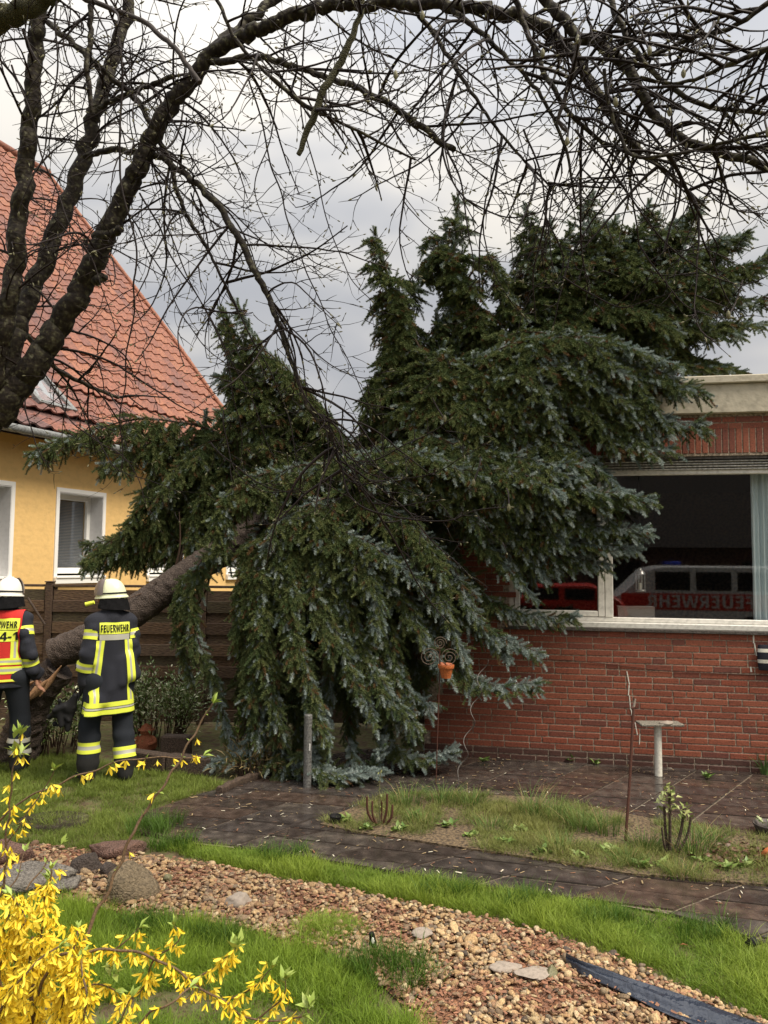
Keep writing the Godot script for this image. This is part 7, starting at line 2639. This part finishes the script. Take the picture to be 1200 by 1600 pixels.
func flower_mesh(sd: int) -> ArrayMesh:               # a hanging forsythia bell of four narrow petals; the stalk end is the origin, it hangs along -y
	var rg := RandomNumberGenerator.new()
	rg.seed = sd
	var mb := MB.new()
	mb.coloured = true
	for k in 4:
		var a := TAU * k / 4 + rg.randf_range(-0.2, 0.2)
		var out := Vector3(cos(a), 0, sin(a))
		var s := Vector3(-sin(a), 0, cos(a))
		var open := rg.randf_range(0.35, 0.8)
		var pts := [Vector3(0, -0.006, 0), Vector3(0, -0.012, 0) + out * 0.003, Vector3(0, -0.020, 0) + out * (0.006 + 0.005 * open), Vector3(0, -0.030, 0) + out * (0.009 + 0.011 * open), Vector3(0, -0.036, 0) + out * (0.012 + 0.018 * open)]
		var wd := [0.0015, 0.0030, 0.0052, 0.0050, 0.0012]
		var tw := rg.randf_range(-0.6, 0.6)
		var f := mb.v.size()
		for i in 5:
			var ss := s.rotated(Vector3.DOWN, tw * i * 0.25)
			var t := 0.88 + 0.12 * i / 4.0
			mb.vert(pts[i] - ss * wd[i], Vector3.ZERO, Color(t, t, t)); mb.vert(pts[i] + ss * wd[i], Vector3.ZERO, Color(t, t, t))
		for i in 4:
			var q := f + i * 2
			mb.tri(q, q + 1, q + 3); mb.tri(q, q + 3, q + 2)
	var cup := MB.new()
	cup.tube(PackedVector3Array([Vector3.ZERO, Vector3(0, -0.008, 0)]), PackedFloat32Array([0.0012, 0.0032]), 5, Color(0.35, 0.45, 0.4))
	mb.add(cup)
	return mb.mesh()

func build_forsythia() -> void:
	var base := P(40, 1900, 2.15)
	base.y = 0.0
	var o := thing("forsythia", "forsythia bush in full yellow bloom with long arching shoots, nearest the camera", "shrub", base)
	var fx := []
	var green := MB.new()
	green.coloured = true
	# stems: photographed courses, base radius, blossoms per metre
	var S := [
		[[[46, 1760, 2.1], [50, 1600, 2.1], [49, 1500, 2.1], [50, 1462, 2.1]], 0.0085, 60],
		[[[46, 1700, 2.15], [60, 1560, 2.15], [66, 1450, 2.15], [72, 1400, 2.15], [80, 1360, 2.15]], 0.0055, 150],
		[[[40, 1640, 2.1], [78, 1510, 2.1], [130, 1490, 2.1], [180, 1484, 2.1], [240, 1496, 2.1], [300, 1534, 2.1], [350, 1566, 2.1], [400, 1594, 2.1], [470, 1590, 2.1]], 0.0052, 85],
		[[[150, 1700, 2.0], [215, 1602, 2.0], [262, 1568, 2.0], [298, 1545, 2.05]], 0.005, 30],
		[[[110, 1600, 2.1], [135, 1462, 2.15], [170, 1390, 2.2], [214, 1290, 2.25], [270, 1205, 2.3], [318, 1122, 2.35], [332, 1100, 2.35]], 0.0062, 3],
		[[[-40, 1330, 2.3], [20, 1262, 2.3], [80, 1230, 2.3], [140, 1206, 2.32], [200, 1187, 2.34], [260, 1184, 2.36], [318, 1182, 2.38]], 0.0036, 22],
		[[[-30, 1500, 2.1], [5, 1380, 2.1], [12, 1290, 2.1], [22, 1200, 2.1], [34, 1150, 2.1]], 0.004, 28],
		[[[-40, 1420, 2.2], [0, 1340, 2.2], [30, 1290, 2.2], [64, 1240, 2.2], [84, 1205, 2.2]], 0.003, 25],
		[[[-60, 1560, 2.0], [10, 1470, 2.0], [40, 1440, 2.0], [20, 1400, 2.0]], 0.005, 120],
		[[[20, 1720, 2.0], [10, 1600, 2.0], [0, 1500, 2.0], [14, 1430, 2.0]], 0.005, 190],
		[[[60, 1720, 2.0], [90, 1600, 2.0], [110, 1520, 2.0], [120, 1450, 2.05]], 0.005, 190],
		[[[30, 1720, 2.2], [30, 1600, 2.2], [22, 1500, 2.2], [40, 1420, 2.2]], 0.005, 190],
		[[[70, 1740, 1.95], [120, 1640, 1.95], [135, 1560, 1.95], [125, 1500, 2.0]], 0.005, 190],
		[[[-40, 1700, 1.95], [-10, 1600, 1.95], [30, 1530, 1.95], [90, 1480, 2.0]], 0.005, 190],
		[[[80, 1740, 2.05], [150, 1640, 2.05], [190, 1590, 2.05], [205, 1560, 2.05]], 0.004, 130],
		[[[60, 1640, 2.1], [110, 1560, 2.1], [150, 1540, 2.1], [180, 1545, 2.1]], 0.004, 120],
		[[[240, 1500, 2.12], [225, 1540, 2.12], [205, 1565, 2.12]], 0.003, 90],
		[[[300, 1534, 2.12], [345, 1505, 2.12], [362, 1490, 2.12], [370, 1478, 2.12]], 0.003, 110],
		[[[350, 1566, 2.12], [400, 1540, 2.12], [425, 1512, 2.12]], 0.0028, 80],
		[[[400, 1594, 2.12], [440, 1560, 2.12], [448, 1530, 2.12]], 0.0028, 60],
		[[[240, 1496, 2.14], [280, 1470, 2.14], [272, 1448, 2.14]], 0.0025, 60],
		[[[180, 1484, 2.14], [205, 1462, 2.14], [218, 1450, 2.14]], 0.0025, 70],
		[[[100, 1700, 2.0], [170, 1650, 2.0], [260, 1620, 2.0], [330, 1640, 2.0]], 0.004, 110],
		[[[40, 1392, 2.3], [70, 1350, 2.35], [94, 1318, 2.4]], 0.003, 0],
		[[[4, 1405, 2.3], [28, 1365, 2.35], [40, 1330, 2.4]], 0.003, 5],
	]
	for s in S:
		var line := px_line(s[0], 0.02)
		for i in line.size(): line[i] += Vector3(sin(i * 0.9 + s[1] * 5000), cos(i * 0.7), sin(i * 0.5 + 2)) * 0.003
		part("stem", rod(line, s[1], 7, s[1] * 0.45), mats.forsythia_stem, o)
		var run := 0.0
		for i in range(2, line.size()):
			run += 0.02 * s[2] * 1.05
			while run > 1.0:
				run -= 1.0
				var p := line[i] + (line[i - 1] - line[i]) * rng.randf()
				var side := (rdir() * Vector3(1, 0.5, 1)).normalized()
				fx.append(flower_at(p + side * rr(0.004, 0.022), side))
			if s[2] < 30 and i % 7 == 0:
				for k in 2: leaf(green, line[i], (rdir() + Vector3.UP * 0.8).normalized(), rr(0.012, 0.022), 0.4, Color(0.24, 0.33, 0.06))
		var tip := line[line.size() - 1]
		for k in 5: leaf(green, tip, (rdir() * 0.6 + (tip - line[line.size() - 4]).normalized()).normalized(), rr(0.02, 0.042), 0.38, Color(0.30, 0.40, 0.08))
	# dense heart of the bush
	for i in 480:
		var q := [rr(-30, 130), rr(1395, 1640)]
		if q[0] > 90 and q[1] < 1440: continue
		fx.append(flower_at(P(q[0], q[1], rr(1.95, 2.35)), rdir()))
	for q in [[26, 1150, 2.1], [30, 1180, 2.1], [80, 1375, 2.2], [75, 1392, 2.2], [370, 1480, 2.12], [445, 1535, 2.12], [175, 1520, 2.1], [485, 1575, 2.1]]:
		for k in 8: leaf(green, P(q[0], q[1], q[2]) + rdir() * 0.01, (rdir() + Vector3.UP).normalized(), rr(0.03, 0.05), 0.4, Color(0.26, 0.36, 0.07).lerp(Color(0.38, 0.46, 0.12), rng.randf()))
	part("leaves", green, mats.leaf, o).set_meta("kind", "stuff")
	# the 300 largest in view are flowers of their own, the rest one mass
	var kinds := [flower_mesh(1), flower_mesh(2), flower_mesh(3), flower_mesh(4)]
	fx.sort_custom(func(a, b): return a.origin.distance_squared_to(EYE) < b.origin.distance_squared_to(EYE))
	var rest := [[], [], [], []]
	var cols := [[], [], [], []]
	var singles := 0
	var ms := []
	for k in 3:
		var m := leafy(mat(lin([0.88, 0.82, 0.92][k], [0.67, 0.58, 0.73][k], [0.03, 0.018, 0.06][k]), 0.6), 0.7)
		ms.append(m)
	for t in fx:
		var q: Vector3 = lens_basis.inverse() * (t.origin - EYE)
		var x: float = 600 + F * q.x / -q.z
		var y: float = 800 - F * q.y / -q.z
		if singles < 300 and x > 0 and y < 1600 and rng.randf() < 0.8:
			singles += 1
			var m := part("flower", kinds[singles % 4], ms[rng.randi() % 3], o)
			m.transform = Transform3D(t.basis, t.origin - o.position)
		else:
			var k := rng.randi() % 4
			rest[k].append(t)
			cols[k].append(Color(0.86, 0.63, 0.025).lerp(Color(0.93, 0.74, 0.06), rng.randf()))
	for k in 4: many("flowers", kinds[k], mats.petal, rest[k], cols[k], o)

func flower_at(p: Vector3, side: Vector3) -> Transform3D:
	var y := -(Vector3.DOWN * rr(0.5, 1.0) + side * rr(0.2, 0.8) + rdir() * 0.25).normalized()
	var x := y.cross(rdir()).normalized()
	var s := rr(0.52, 0.84)
	return Transform3D(Basis(x * s, y * s, x.cross(y) * s), p)
